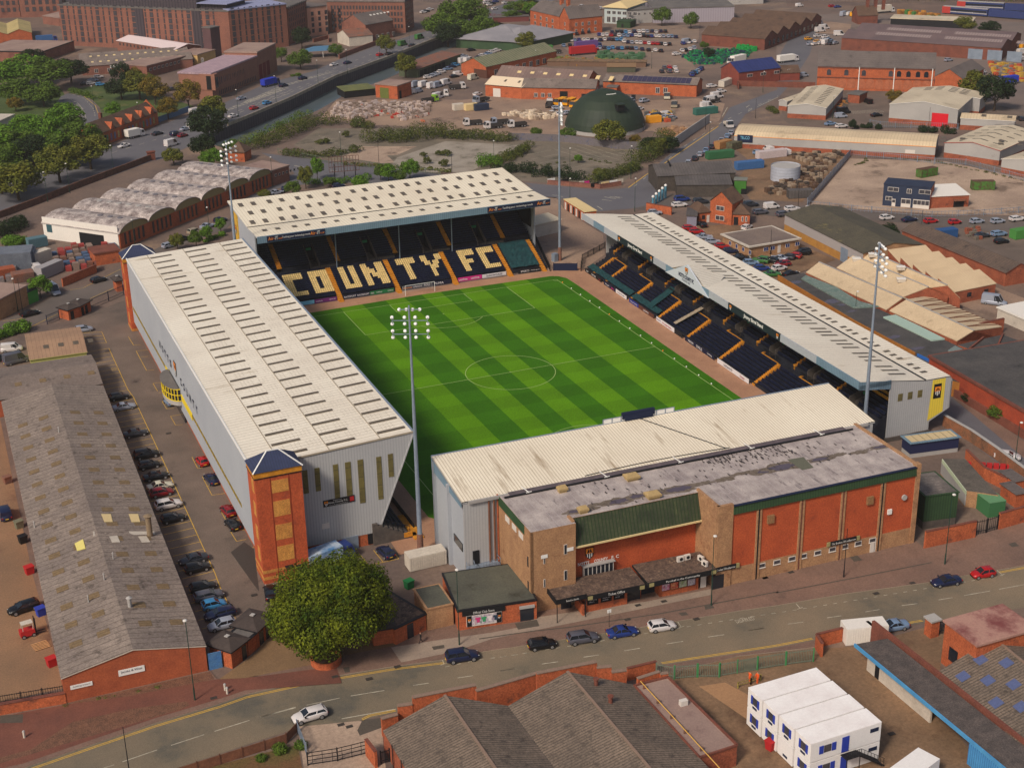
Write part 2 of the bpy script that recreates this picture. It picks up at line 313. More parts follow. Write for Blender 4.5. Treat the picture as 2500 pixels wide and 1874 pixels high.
# ---------------------------------------------------------------- buildings
def gab(h,r,n=1): 
    p=[(0,h)]
    for i in range(n): p+= [((i+.5)/n,h+r),((i+1)/n,h)]
    return p
def arch(h,r,n,k=8):
    p=[(0,h)]
    for i in range(n):
        for j in range(1,k+1):
            a=PI*j/k; p.append(((i+.5-.5*math.cos(a))/n,h+r*math.sin(a)))
    return p
def bld(name,label,cat,A,B,depth,h,roof='flat',rise=2,spans=1,axis='x',wall=BRICK,roofm=FLATG,prof=None,over=.25,plinth=None,wins=(),doors=(),sky=(),group=None,par=.35,trim=None,thick=.16,gutter=True,ridge=None,end=None):
    """footprint from A to B (world points) and depth away to the left of AB; profile across the axis"""
    A=Vector(A[:2]);B=Vector(B[:2]); d=B-A; w=d.length; rz=math.atan2(d.y,d.x)
    t=T(name,label,cat,(A.x,A.y,0),rz,group)
    if isinstance(depth,Vector):
        q=depth-A; D=(-d.y*q.x+d.x*q.y)/w
    else: D=depth
    if D<0.5: D=8
    if prof is None:
        prof={'flat':[(0,h),(1,h)],'gable':gab(h,rise,spans),'mono':[(0,h),(1,h+rise)],'arch':arch(h,rise,spans),'hip':[(0,h),(1,h)]}[roof]
    acr=D if axis=='x' else w; lng=w if axis=='x' else D
    def P(u,s,z): return (u,s,z) if axis=='x' else (s,u,z)   # u along, s across
    def zat(s):
        f=s/acr
        for (a,za),(b,zb) in zip(prof,prof[1:]):
            if a<=f<=b and b>a: return za+(zb-za)*(f-a)/(b-a)
        return prof[-1][1]
    b=MB(); pts=[(f*acr,z) for f,z in prof]; z0=plinth[0] if plinth else 0
    ins=0
    for u in (0,lng):
        poly=[P(u,s,z) for s,z in pts]+[P(u,acr,z0),P(u,0,z0)]
        if (u==0)==(axis=='x'): poly.reverse()
        b.face(poly[::-1],1 if end else 0)
    b.face([P(0,0,z0),P(lng,0,z0),P(lng,0,pts[0][1]),P(0,0,pts[0][1])]); b.face([P(0,acr,z0),P(lng,acr,z0),P(lng,acr,pts[-1][1]),P(0,acr,pts[-1][1])])
    b.build('wall',[wall,end] if end else wall,t)
    if plinth: MB().box(.03,w-.03,.03,D-.03,0,plinth[0]).build('plinth',plinth[1],t)
    b=MB()
    if roof=='flat' and prof[0][1]==prof[-1][1] and len(prof)==2:
        b.box(-over,w+over,-over,D+over,h+.01,h+.01+par,1); b.v=b.v; 
        b.face([(0.2,.2,h+par+.03),(w-.2,.2,h+par+.03),(w-.2,D-.2,h+par+.03),(.2,D-.2,h+par+.03)],0)
        b.build('roof',[roofm,trim or roofm],t); top=lambda s:h+par+.04
    elif roof=='hip':
        e=over; m_=min(w,D)/2+e; bz=h+.02; lx0,lx1,ly0,ly1=-e,w+e,-e,D+e
        if w>=D: r0=(lx0+m_,D/2,h+rise); r1=(lx1-m_,D/2,h+rise)
        else: r0=(w/2,ly0+m_,h+rise); r1=(w/2,ly1-m_,h+rise)
        a,bb,c,dd=(lx0,ly0,bz),(lx1,ly0,bz),(lx1,ly1,bz),(lx0,ly1,bz)
        if w>=D: b.face([a,bb,r1,r0]); b.face([bb,c,r1]); b.face([c,dd,r0,r1]); b.face([dd,a,r0])
        else: b.face([a,bb,r0]); b.face([bb,c,r1,r0]); b.face([c,dd,r1]); b.face([dd,a,r0,r1])
        b.box(lx0,lx1,ly0,ly1,bz-.2,bz-.01,1); b.build('roof',[roofm,trim or roofm],t)
    else:
        o=over; pp=[(-o,pts[0][1]-o*.15)]+pts[1:-1]+[(acr+o,pts[-1][1]-o*.15)] if len(pts)>2 else [(-o,pts[0][1]-o*(pts[1][1]-pts[0][1])/acr),(acr+o,pts[1][1]+o*(pts[1][1]-pts[0][1])/acr)]
        sm=roof=='arch'
        for (s0,za),(s1,zb) in zip(pp,pp[1:]):
            q=[P(-o,s0,za+thick),P(lng+o,s0,za+thick),P(lng+o,s1,zb+thick),P(-o,s1,zb+thick)]
            lo=[P(-o,s0,za+.02),P(lng+o,s0,za+.02),P(lng+o,s1,zb+.02),P(-o,s1,zb+.02)]
            b.face(q if axis=='x' else q[::-1],0); b.face(lo,0)
            b.face([q[0],q[3],lo[3],lo[0]],1); b.face([q[1],q[2],lo[2],lo[1]],1)
        for s,z in (pp[0],pp[-1]): b.face([P(-o,s,z+thick),P(lng+o,s,z+thick),P(lng+o,s,z+.02),P(-o,s,z+.02)],1)
        r=b.build('roof',[roofm,trim or roofm],t)
        if ridge:
            g=MB()
            for (f0,za),(f1,zb),(f2,zc) in zip(prof,prof[1:],prof[2:]):
                if zb>za and zb>zc: g.beam(P(-o,f1*acr,zb+thick+.05),P(lng+o,f1*acr,zb+thick+.05),.5,.12)
            if g.v: g.build('ridge_cap',ridge,r)
    ztop=lambda s: zat(s)+thick+.05
    cnt=0; extra=MB()
    for wd in wins:
        face,x0,x1,nn,za,zb,ww=wd[:7]; fm=wd[7] if len(wd)>7 else FRAMEW; gm=wd[8] if len(wd)>8 else GLASSF
        for i in range(nn):
            cx=x0+(x1-x0)*(i+.5)/nn; q=MB() if cnt<97 else extra
            def pc(a,z,o):
                if face=='f': return (a,-o,z)
                if face=='b': return (w-a,D+o,z)
                if face=='l': return (-o,D-a,z)
                return (w+o,a,z)
            def wbox(a0,a1,z0_,z1_,o,m_):
                v=[pc(a0,z0_,.0),pc(a1,z0_,.0),pc(a1,z1_,.0),pc(a0,z1_,.0),pc(a0,z0_,o),pc(a1,z0_,o),pc(a1,z1_,o),pc(a0,z1_,o)]
                q.mesh(v,[(4,5,6,7),(0,1,5,4),(1,2,6,5),(2,3,7,6),(3,0,4,7)],m_)
            wbox(cx-ww/2,cx+ww/2,za,zb,.05,0)
            f=.1 if zb-za>.8 else .07; wbox(cx-ww/2+f,cx+ww/2-f,za+f,zb-f,.07,1)
            if ww>1.1 and fm is FRAMEW: wbox(cx-.04,cx+.04,za+f,zb-f,.09,0)
            if cnt<97: q.build('window',[fm,gm],t)
            cnt+=1
            if cnt==98: lastm=(fm,gm)
    if extra.v: tag(extra.build('windows',[wd[7] if len(wd)>7 else FRAMEW,wd[8] if len(wd)>8 else GLASSF],t),kind='stuff')
    for dr in doors:
        face,x,ww,hh,m_=dr[:5]; z_=dr[5] if len(dr)>5 else 0; q=MB()
        if face=='f': q.box(x-ww/2,x+ww/2,-.06,.02,z_,z_+hh)
        elif face=='b': q.box(x-ww/2,x+ww/2,D-.02,D+.06,z_,z_+hh)
        elif face=='l': q.box(-.06,.02,x-ww/2,x+ww/2,z_,z_+hh)
        else: q.box(w-.02,w+.06,x-ww/2,x+ww/2,z_,z_+hh)
        q.build('door',m_,t)
    for sk in sky:
        u0,u1,nu,fr,sl_,sw=sk[:6]; m_=sk[6] if len(sk)>6 else SKYL     # along range, count, fractions across, across length, along width
        for i in range(nu):
            uc=u0+(u1-u0)*(i+.5)/nu
            for f in fr:
                s0=f*acr-sl_/2; s1=s0+sl_; q=MB(); zf=(lambda s: h+par+.06) if (roof=='flat' and len(prof)==2) else ztop
                v=[P(uc-sw/2,s0,zf(s0)),P(uc+sw/2,s0,zf(s0)),P(uc+sw/2,s1,zf(s1)),P(uc-sw/2,s1,zf(s1))]; v2=[(a,b_,c-.045) for a,b_,c in v]
                q.mesh(v+v2,[(0,1,2,3),(0,1,5,4),(1,2,6,5),(2,3,7,6),(3,0,4,7)]); q.build('skylight',m_,t)
    t['w']=w; t['d']=D
    return t
# ---------------------------------------------------------------- walls and fences
def wallrun(name,label,pts,h,th,m,cap=None,cat='wall',step=None,group=None):
    P=[Vector(p[:2]) for p in pts]; t=T(name,label,cat,(P[0].x,P[0].y,0),group=group); b=MB(); c=MB()
    for i in range(len(P)-1):
        a=P[i]-P[0]; e=P[i+1]-P[0]; hh=h if not step else step[i]
        b.beam((a.x,a.y,hh/2),(e.x,e.y,hh/2),th,hh)
        c.beam((a.x,a.y,hh+.05),(e.x,e.y,hh+.05),th+.12,.1)
    b.build('wall_face',m,t)
    if cap: c.build('coping',cap,t)
    return t
def railfence(name,label,pts,h,m,pale=.12,rails=(.25,.9),gap=2.6,group=None,cat='fence',solid=None,postm=None,pw=.05):
    P=[Vector(p[:2]) for p in pts]; t=T(name,label,cat,(P[0].x,P[0].y,0),group=group); b=MB(); npost=0; posts=MB(); sb=MB()
    for i in range(len(P)-1):
        a=P[i]-P[0]; e=P[i+1]-P[0]; d=e-a; l=d.length; d/=l
        for r in rails: b.beam((a.x,a.y,h*r),(e.x,e.y,h*r),.06,.08)
        if solid: sb.beam((a.x,a.y,h/2),(e.x,e.y,h/2),.03,h*.92)
        elif pale:
            k=int(l/pale)
            for j in range(k):
                q=a+d*(j+.5)*l/k; b.box(q.x-pw/2,q.x+pw/2,q.y-pw/2,q.y+pw/2,.05,h)
        k=max(1,int(l/gap))
        for j in range(k+(i==len(P)-2)):
            q=a+d*j*l/k; (posts if npost>=90 else (pb:=MB())).box(q.x-.07,q.x+.07,q.y-.07,q.y+.07,0,h+.1)
            if npost<90: pb.build('post',postm or m,t)
            npost+=1
    b.build('rails',m,t)
    if sb.v: sb.build('panel',solid,t)
    if posts.v: tag(posts.build('posts',m,t),kind='stuff')
    return t
# ---------------------------------------------------------------- lamps and poles
LAMPP=mat('lamp_post_green',(28,58,48),grit=.05); LAMPH=mat('lamp_head',(210,206,200),grit=0)
def lamp(x,y,h,label,m=LAMPP,headed=True,name='street_lamp',group='street lamps'):
    t=T(name,label,'street lamp',(x,y,0),group=group)
    MB().cyl((0,0,0),(0,0,h*.16),.11,.1,8).cyl((0,0,h*.16),(0,0,h),.07,.045,8).build('pole',m,t)
    if headed:
        MB().cyl((0,0,h),(-.1,-.35,h+.08),.04,.04,6).build('arm',m,t); MB().ball((-.12,-.5,h+.1),.3,0,.55,10).build('lamp_head',LAMPH,t)
    return t
# ---------------------------------------------------------------- foliage
def leafmat(n,c,c2): return mat(n,c,c2,.35,rough=.7,grit=.1,gs=1.5,isl=.45,leaf=True,spec=.15)
LG=leafmat('leaves_green',(74,98,34),(92,114,40)); LD=leafmat('leaves_dark',(34,50,28),(46,60,32)); LO=leafmat('leaves_olive',(112,110,40),(88,98,38)); LA=leafmat('leaves_autumn',(128,104,36),(98,92,36)); LB=leafmat('leaves_bright',(98,134,38),(80,114,36))
LBIG=leafmat('leaves_big_tree',(112,120,26),(52,74,18)); SCRUBM=leafmat('scrub_leaves',(92,94,40),(66,80,36))
def crown(lobes,n,size,seed,m,name='crown',shell=.55):
    r=random.Random(seed); b=MB(); tot=sum(l[3]*l[4] for l in lobes)
    for (cx,cy,cz,rx,rz) in lobes:
        k=max(4,int(n*(rx*rz)/tot))
        for _ in range(k):
            z=r.uniform(-.75,1); a=r.uniform(0,2*PI); q=math.sqrt(max(0,1-z*z)); rad=shell+(1-shell)*r.random()**.5; rad*=1+.1*r.uniform(-1,1)
            nrm=Vector((q*math.cos(a),q*math.sin(a),z)); p=Vector((cx+nrm.x*rx*rad,cy+nrm.y*rx*rad,cz+nrm.z*rz*rad))
            nn=(nrm+Vector((r.uniform(-.8,.8),r.uniform(-.8,.8),r.uniform(-.5,.9)))).normalized(); u=nn.cross(Vector((r.uniform(-1,1),r.uniform(-1,1),r.uniform(-1,1)))).normalized(); v=nn.cross(u)
            s=size*r.uniform(.6,1.25)
            b.face([p-u*s*.5,p+v*s*.32,p+u*s*.5,p-v*s*.32])
    return b
def lobes_round(seed,R,H,z0,n):
    r=random.Random(seed); L=[(0,0,z0+H*.5,R*.62,H*.42)]
    for i in range(n):
        z=r.uniform(-.7,1.0); a=i*2.4+r.uniform(-.4,.4); q=math.sqrt(1-min(1,z*z)*.85)
        L.append((q*R*.66*math.cos(a),q*R*.66*math.sin(a),z0+H*(.5+.36*z),R*r.uniform(.2,.36),H*r.uniform(.13,.22)))
    return L
def trunkmesh(h,r0,spread,seed,m=BARK):
    r=random.Random(seed); b=MB(); b.cyl((0,0,0),(.1,.05,h*.5),r0,r0*.7,8)
    for i in range(6):
        a=i*1.05+r.uniform(-.3,.3); b.cyl((.1,.05,h*r.uniform(.35,.5)),(spread*math.cos(a),spread*math.sin(a),h*r.uniform(.8,1.05)),r0*.4,r0*.12,6)
    return b
def trunk_obj(me_src,t): o=bpy.data.objects.new('trunk',me_src); C.objects.link(o); o.parent=t; return o
TREEP=[]
def mk_proto(seed,R,H,z0,nl,leaves,size):
    b=crown(lobes_round(seed,R,H,z0,nl),leaves,size,seed,None); o=b.build('crown',LG); C.objects.unlink(o)
    q=trunkmesh(z0+H*.5,.22,R*.5,seed).build('trunk',BARK); C.objects.unlink(q); return (o.data,q.data)
TREEP=[mk_proto(11,4.2,6.8,1.9,22,4200,.5),mk_proto(12,4.2,6.6,1.7,26,4200,.5),mk_proto(13,4.2,7.4,2.0,18,3600,.5)]
BUSHP=[mk_proto(21,1.6,2.1,.0,9,620,.36),mk_proto(22,1.6,2.3,.0,11,620,.36)]
POPP=mk_proto(31,2.2,8.5,1.0,22,3000,.5)
def tree(x,y,R,H,m,label,proto=None,cat='tree',name='tree',group=None,trunk=True):
    ci,tr=proto or TREEP[rnd.randrange(3)]; t=T(name,label,cat,(x,y,0),rnd.uniform(0,6.28),group); base=(4.2,8.8) if proto is None else ((1.6,2.2) if proto in BUSHP else (2.2,9.5))
    sc=(R/base[0],R/base[0],H/base[1]); o=bpy.data.objects.new('crown',ci); C.objects.link(o); o.parent=t; o.scale=sc
    o.material_slots[0].link='OBJECT'; o.material_slots[0].material=m
    if trunk: q=bpy.data.objects.new('trunk',tr); C.objects.link(q); q.parent=t; q.scale=sc
    return t
def scrub(name,pts,width,h,n,m,seed=1,size=.45,label=None):
    r=random.Random(seed); b=MB(); P=[Vector(p[:2]) for p in pts]; Ls=[(P[i+1]-P[i]).length for i in range(len(P)-1)]; tot=sum(Ls); lob=[]
    k=max(3,int(tot/1.6))
    for j in range(k):
        s=tot*(j+r.random())/k; i=0
        while i<len(Ls)-1 and s>Ls[i]: s-=Ls[i]; i+=1
        d=(P[i+1]-P[i]).normalized(); q=P[i]+d*s+Vector((-d.y,d.x))*r.uniform(-.5,.5)*width; hh=h*r.uniform(.55,1.15)
        lob.append((q.x,q.y,hh*.45,min(width*.6,hh*.8)*r.uniform(.6,1.1)+.3,hh*.55))
    b=crown(lob,n,size,seed,m,shell=.5); o=b.build(name,m); return tag(o,kind='stuff')
# ---------------------------------------------------------------- vehicles
def pmat(n,c,met=.1): return mat('paint_'+n,c,grit=.0,rough=.28,metal=met,spec=.6)
CARC={'black':(20,20,24),'white':(212,206,204),'silver':(150,156,170),'grey':(84,84,94),'dark grey':(48,50,58),'red':(172,26,30),'dark red':(130,20,30),'blue':(34,56,122),'light blue':(60,130,180),'pale blue':(116,140,170),'dark blue':(26,34,66),'yellow':(230,160,30),'green':(60,112,56),'lime':(130,180,40),'orange':(220,90,30),'beige':(160,150,130),'cream':(206,200,180),'maroon':(86,24,34)}
def cmat(c): return pmat(c.replace(' ','_'),CARC[c])
CG=mat('car_glass',(30,36,44),rough=.08,grit=0,spec=.7); PLAST=mat('black_plastic',(26,26,28),grit=0,rough=.6)
def carshape(L,Wd,H,kind):
    """x forward; returns body MB, glass MB. stations: (x, halfwidth, bottom, shoulder height, top height)"""
    l=L/2; w=Wd/2
    if kind=='van': st=[(-l,.94,.32,1.0,1.1),(-l+.1,1,.26,1.05,1.15),(-l*.4,1,.24,1.05,1.15),(l*.45,1,.24,1.02,1.12),(l*.62,.98,.24,.98,1.08),(l-.25,.92,.26,.8,.9),(l,.78,.36,.62,.66)]
    elif kind=='saloon': st=[(-l,.84,.36,.86,.92),(-l+.15,.93,.26,.9,.98),(-l*.6,1,.22,.9,.96),(0,1,.2,.88,.93),(l*.42,1,.22,.85,.91),(l*.8,.94,.24,.72,.8),(l,.76,.34,.56,.6)]
    else: st=[(-l,.88,.38,.9,.96),(-l+.12,.95,.28,.94,1.0),(-l*.5,1,.22,.94,.99),(0,1,.2,.9,.95),(l*.48,1,.22,.88,.94),(l*.82,.94,.24,.76,.84),(l,.76,.34,.58,.62)]
    if kind=='suv': st=[(x,a,bz+.08,s*1.14,t_*1.14) for x,a,bz,s,t_ in st]
    b=MB(); rings=[]
    for x,a,z0,sh,tp in st:
        W2=w*a; rings.append([(x,-W2*.9,z0),(x,-W2,z0+.16),(x,-W2,sh-.1),(x,-W2*.93,sh),(x,-W2*.6,tp),(x,0,tp+.02),(x,W2*.6,tp),(x,W2*.93,sh),(x,W2,sh-.1),(x,W2,z0+.16),(x,W2*.9,z0)])
    k=11; v=[p for r_ in rings for p in r_]; f=[]
    for i in range(len(rings)-1):
        for j in range(k-1): f.append((i*k+j,(i+1)*k+j,(i+1)*k+j+1,i*k+j+1))
    f.append(tuple(range(k))); f.append(tuple(range(len(rings)*k-1,(len(rings)-1)*k-1,-1))); b.mesh(v,f,0,True)
    sh=st[2][3]
    if kind=='van': g0,g1,t0,t1=(-l+.06,l*.66,-l+.14,l*.34)
    elif kind=='saloon': g0,g1,t0,t1=(-l*.66,l*.42,-l*.34,l*.08)
    elif kind=='suv': g0,g1,t0,t1=(-l+.08,l*.46,-l+.42,l*.1)
    else: g0,g1,t0,t1=(-l+.1,l*.48,-l+.5,l*.08)
    zb=sh-.04; zt=H-.07; wb=w*.93; wt=w*.74
    if kind=='van': wt=w*.86
    g=MB(); gv=[(g0,-wb,zb),(g1,-wb*.92,zb),(g1,wb*.92,zb),(g0,wb,zb),(t0,-wt,zt),(t1,-wt,zt),(t1,wt,zt),(t0,wt,zt)]
    g.mesh(gv,[(0,1,5,4),(1,2,6,5),(2,3,7,6),(3,0,4,7)])
    # roof panel and pillars in body colour
    e=.03; b.mesh([(t0-e,-wt-e,zt-.03),(t1+e,-wt-e,zt-.03),(t1+e,wt+e,zt-.03),(t0-e,wt+e,zt-.03),(t0+.12,-wt*.86,H),(t1-.16,-wt*.86,H),(t1-.16,wt*.86,H),(t0+.12,wt*.86,H)],[(0,1,5,4),(1,2,6,5),(2,3,7,6),(3,0,4,7),(4,5,6,7)],0,True)
    V=[Vector(q) for q in gv]
    for i,j in ((0,4),(1,5),(2,6),(3,7)): b.beam(V[i],V[j],.09,.07)
    for f_ in ((.45,) if kind!='van' else (.72,)):
        for (i,j,k2,l2) in ((0,1,4,5),(3,2,7,6)): b.beam(V[i].lerp(V[j],f_),V[k2].lerp(V[l2],f_),.08,.06)
    if kind=='van':   # panelled load bay sides and doors
        for i,s_ in ((0,-1),(3,1)):
            x1=V[0].x+(V[1].x-V[0].x)*.62; x1t=V[4].x+(V[5].x-V[4].x)*.7
            b.mesh([(g0-.02,s_*(wb+.02),zb),(x1,s_*(wb+.02),zb),(x1t,s_*(wt+.03),zt),(t0-.02,s_*(wt+.03),zt)],[(0,1,2,3)])
        b.mesh([(g0-.03,-wb,zb),(g0-.03,wb,zb),(t0-.03,wt,zt),(t0-.03,-wt,zt)],[(0,1,2,3)])
    return b,g
KIND={'hatchback':(4.0,1.72,1.46,'hatch'),'saloon':(4.5,1.78,1.42,'saloon'),'estate':(4.5,1.78,1.5,'suv'),'suv':(4.6,1.88,1.72,'suv'),'mpv':(4.5,1.82,1.66,'suv'),'small car':(3.6,1.62,1.48,'hatch'),'van':(4.5,1.84,1.86,'van'),'large van':(5.6,2.05,2.45,'van')}
def wheel(x,y,r,w=.2):
    b=MB(); s=1 if y>0 else -1; b.cyl((x,y-s*w/2,r),(x,y+s*w/2,r),r,r,14,0); b.cyl((x,y+s*w/2,r),(x,y+s*(w/2+.015),r),r*.66,r*.6,10,1); return b
CARP={}
def car_near(kind):
    if kind in CARP: return CARP[kind]
    L,Wd,H,k=KIND[kind]; t=bpy.data.objects.new('parked_car',None); b,g=carshape(L,Wd,H,k); q=[]
    def add(mb,n,m): o=mb.build(n,m); C.objects.unlink(o); q.append((n,o.data))
    add(b,'body',cmat('white')); add(g,'windows',CG); l=L/2;w=Wd/2
    r=.32 if k!='suv' else .36
    for x in (-l*.62,l*.62):
        for s in(-1,1): add(wheel(x,s*(w-.1),r),'wheel',[TYRE,RIM])
    hz=.66 if k!='suv' else .76
    for s in(-1,1):
        add(MB().box(l-.24,l-.08,s*w*.52,s*w*.72,hz-.09,hz+.01),'headlight',HEADL)
        add(MB().box(-l-.02,-l+.14,s*w*.66,s*w*.9,hz,hz+.22),'tail_light',TAILL)
        add(MB().box(l*.3,l*.4,s*w*.98,s*(w+.17),.98,1.12),'wing_mirror',cmat('black'))
    add(MB().box(-l-.04,-l+.02,-.26,.26,.5,.62),'number_plate',PLATE); add(MB().box(l-.06,l+.03,-.5,.5,.3,.44),'grille',PLAST)
    CARP[kind]=q; return q
def car(x,y,ang,kind,color,label,group=None,cat=None,near=True,name='parked_car',z=0):
    m=cmat(color); cat=cat or ('van' if 'van' in kind else 'car')
    if near:
        t=T(name,label,cat,(x,y,z),ang,group)
        for n,me in car_near(kind):
            o=bpy.data.objects.new(n,me); C.objects.link(o); o.parent=t
            if n=='body': o.material_slots[0].link='OBJECT'; o.material_slots[0].material=m
        return t
    key='far_'+kind
    if key not in CARP:
        L,Wd,H,k=KIND[kind]; b,g=carshape(L,Wd,H,k); a=MB(); a.mesh(b.v,b.f,0,False); a.mesh(g.v,g.f,1)
        for xx in(-L*.31,L*.31):
            for s in(-1,1): ww=wheel(xx,s*(Wd/2-.1),.33); a.mesh(ww.v,ww.f,2,True)
        for s in(-1,1): a.box(L/2-.25,L/2-.04,s*Wd*.25,s*Wd*.38,.6,.74,3); a.box(-L/2-.02,-L/2+.1,s*Wd*.33,s*Wd*.45,.66,.86,4)
        o=a.build('car',[m,CG,TYRE,HEADL,TAILL]); C.objects.unlink(o); CARP[key]=o.data
    o=bpy.data.objects.new(name,CARP[key]); C.objects.link(o); o.location=(x,y,z); o.rotation_euler=(0,0,ang)
    o.material_slots[0].link='OBJECT'; o.material_slots[0].material=m
    return tag(o,label,cat,group)
def lorry(x,y,ang,L,cabc,boxm,label,kind='box',name='lorry',z=0,H=3.4):
    """tipper / box / flatbed truck, x forward"""
    t=T(name,label,'lorry',(x,y,z),ang); l=L/2; cm=cmat(cabc)
    b=MB(); v=[(l-1.9,-1.15,.5),(l,-1.15,.5),(l,1.15,.5),(l-1.9,1.15,.5),(l-1.9,-1.12,2.6),(l-.35,-1.05,2.6),(l-.35,1.05,2.6),(l-1.9,1.12,2.6),(l,-1.15,1.4),(l,1.15,1.4)]
    b.mesh(v,[(0,1,8,5,4),(3,7,6,9,2),(0,4,7,3),(4,5,6,7),(1,2,9,8)],0); b.build('cab',cm,t)
    g=MB(); g.face([(l+.02,-1.0,1.45),(l+.02,1.0,1.45),(l-.3,.95,2.45),(l-.3,-.95,2.45)])
    for s in(-1,1): g.face([(l-.2,s*1.16,1.5),(l-1.3,s*1.16,1.5),(l-1.3,s*1.14,2.3),(l-.5,s*1.12,2.3)])
    g.build('windscreen',CG,t); MB().box(-l,l-2,-.45,.45,.6,.85).build('chassis',PLAST,t)
    if kind=='box': MB().box(-l,l-2.05,-1.22,1.22,.9,H).build('cargo_box',boxm,t)
    elif kind=='tipper':
        q=MB(); q.box(-l,l-2.1,-1.15,1.15,.9,1.02); 
        for s in(-1,1): q.box(-l,l-2.1,s*1.15-.05*s,s*1.15+.02*s,1.0,1.65)
        q.box(l-2.2,l-2.1,-1.15,1.15,1,2.0); q.box(-l,-l+.08,-1.15,1.15,1,1.6); q.build('tipper_body',boxm,t)
    elif kind=='gritter':
        q=MB(); v=[(-l,-.6,1.1),(l-2.2,-.6,1.1),(l-2.2,.6,1.1),(-l,.6,1.1),(-l,-1.2,2.3),(l-2.2,-1.2,2.3),(l-2.2,1.2,2.3),(-l,1.2,2.3)]
        q.mesh(v,[(0,1,5,4),(1,2,6,5),(2,3,7,6),(3,0,4,7),(4,5,6,7)]); q.build('hopper',boxm,t)
    for xx in (l-1.1,-l+.9,-l+1.9) if L>6 else (l-1.1,-l+1.1):
        for s in(-1,1): wheel(xx,s*1.0,.46,.28).build('wheel',[TYRE,RIM],t)
    return t
def box_container(x,y,ang,L,Wd,H,m,label,name='container',cat='container',openm=None,z=0):
    t=T(name,label,cat,(x,y,z),ang); b=MB(); n=int(L/.35)
    b.box(-L/2,L/2,-Wd/2,Wd/2,.1,H)
    b.build('container_body',m,t); r=MB()
    for i in range(n):
        xx=-L/2+(i+.5)*L/n
        for s in(-1,1): r.box(xx-.06,xx+.06,s*Wd/2,s*(Wd/2+.05),.25,H-.15)
    r.build('side_ribs',m,t); d=MB(); d.box(L/2,L/2+.05,-Wd/2+.1,-.03,.2,H-.1); d.box(L/2,L/2+.05,.03,Wd/2-.1,.2,H-.1); d.build('door',m,t)
    if openm:
        MB().box(-L/2+.12,L/2-.12,-Wd/2+.12,Wd/2-.12,H-.0,H+.03).build('load',openm,t)
    return t
def person(x,y,ang,label,top,legs,stride=.0,z=0,arms=(.2,-.2),hair=(40,30,24)):
    me=bpy.data.meshes.new('person'); bm=bmesh.new(); lay=bm.verts.layers.skin.verify()
    J={'pel':((0,0,.95),.15),'wst':((.0,0,1.12),.13),'chs':((.02,0,1.35),.16),'nek':((.03,0,1.5),.06),'hd0':((.04,0,1.6),.09),'hd1':((.05,0,1.72),.095),
       'hl':((0,.1,.9),.09),'kl':((stride*.5,.1,.5),.065),'al':((stride*.9 if stride>0 else stride,.1,.1),.045),'tl':((stride*.9+.16,.1,.05),.04),
       'hr':((0,-.1,.9),.09),'kr':((-stride*.2,-.1,.5),.065),'ar':((-stride*.9,-.1,.12),.045),'tr':((-stride*.9+.15,-.1,.05),.04),
       'sl':((.02,.2,1.42),.07),'el':((arms[0]*.4-.02,.27,1.14),.045),'wl':((arms[0],.26,.9),.035),'fl':((arms[0]+.05,.25,.8),.03),
       'sr':((.02,-.2,1.42),.07),'er':((arms[1]*.4-.02,-.27,1.14),.045),'wr':((arms[1],-.26,.9),.035),'fr':((arms[1]+.05,-.25,.8),.03)}
    V={}
    for k,(c,r_) in J.items(): v=bm.verts.new(c); v[lay].radius=(r_,r_); V[k]=v
    V['pel'][lay].use_root=True
    for a,b in 'pel wst,wst chs,chs nek,nek hd0,hd0 hd1,pel hl,hl kl,kl al,al tl,pel hr,hr kr,kr ar,ar tr,chs sl,sl el,el wl,wl fl,chs sr,sr er,er wr,wr fr'.replace(',','|').split('|') and [q.split() for q in 'pel wst,wst chs,chs nek,nek hd0,hd0 hd1,pel hl,hl kl,kl al,al tl,pel hr,hr kr,kr ar,ar tr,chs sl,sl el,el wl,wl fl,chs sr,sr er,er wr,wr fr'.split(',')]:
        bm.edges.new((V[a],V[b]))
    bm.to_mesh(me); bm.free(); o=bpy.data.objects.new('person',me); C.objects.link(o)
    s=o.modifiers.new('skin','SKIN'); u=o.modifiers.new('sub','SUBSURF'); u.levels=1; u.render_levels=1
    dg=bpy.context.evaluated_depsgraph_get(); dg.update(); m2=bpy.data.meshes.new_from_object(o.evaluated_get(dg)); bpy.data.objects.remove(o)
    m2.materials.clear(); skin=mat('skin',(196,144,116),grit=0); hm=mat('hair_dark',hair,grit=0)
    for q in (skin,top,legs,hm): m2.materials.append(q)
    for f in m2.polygons:
        c=f.center; f.use_smooth=True
        f.material_index= 3 if (c.z>1.7 or (c.z>1.6 and c.x<.02)) else 0 if (c.z>1.5 or (c.z<.84 and abs(c.y)>.2)) else 1 if c.z>.98 or abs(c.y)>.2 else 2
    o=bpy.data.objects.new('person',m2); C.objects.link(o); o.location=(x,y,z); o.rotation_euler=(0,0,ang)
    return tag(o,label,'person')
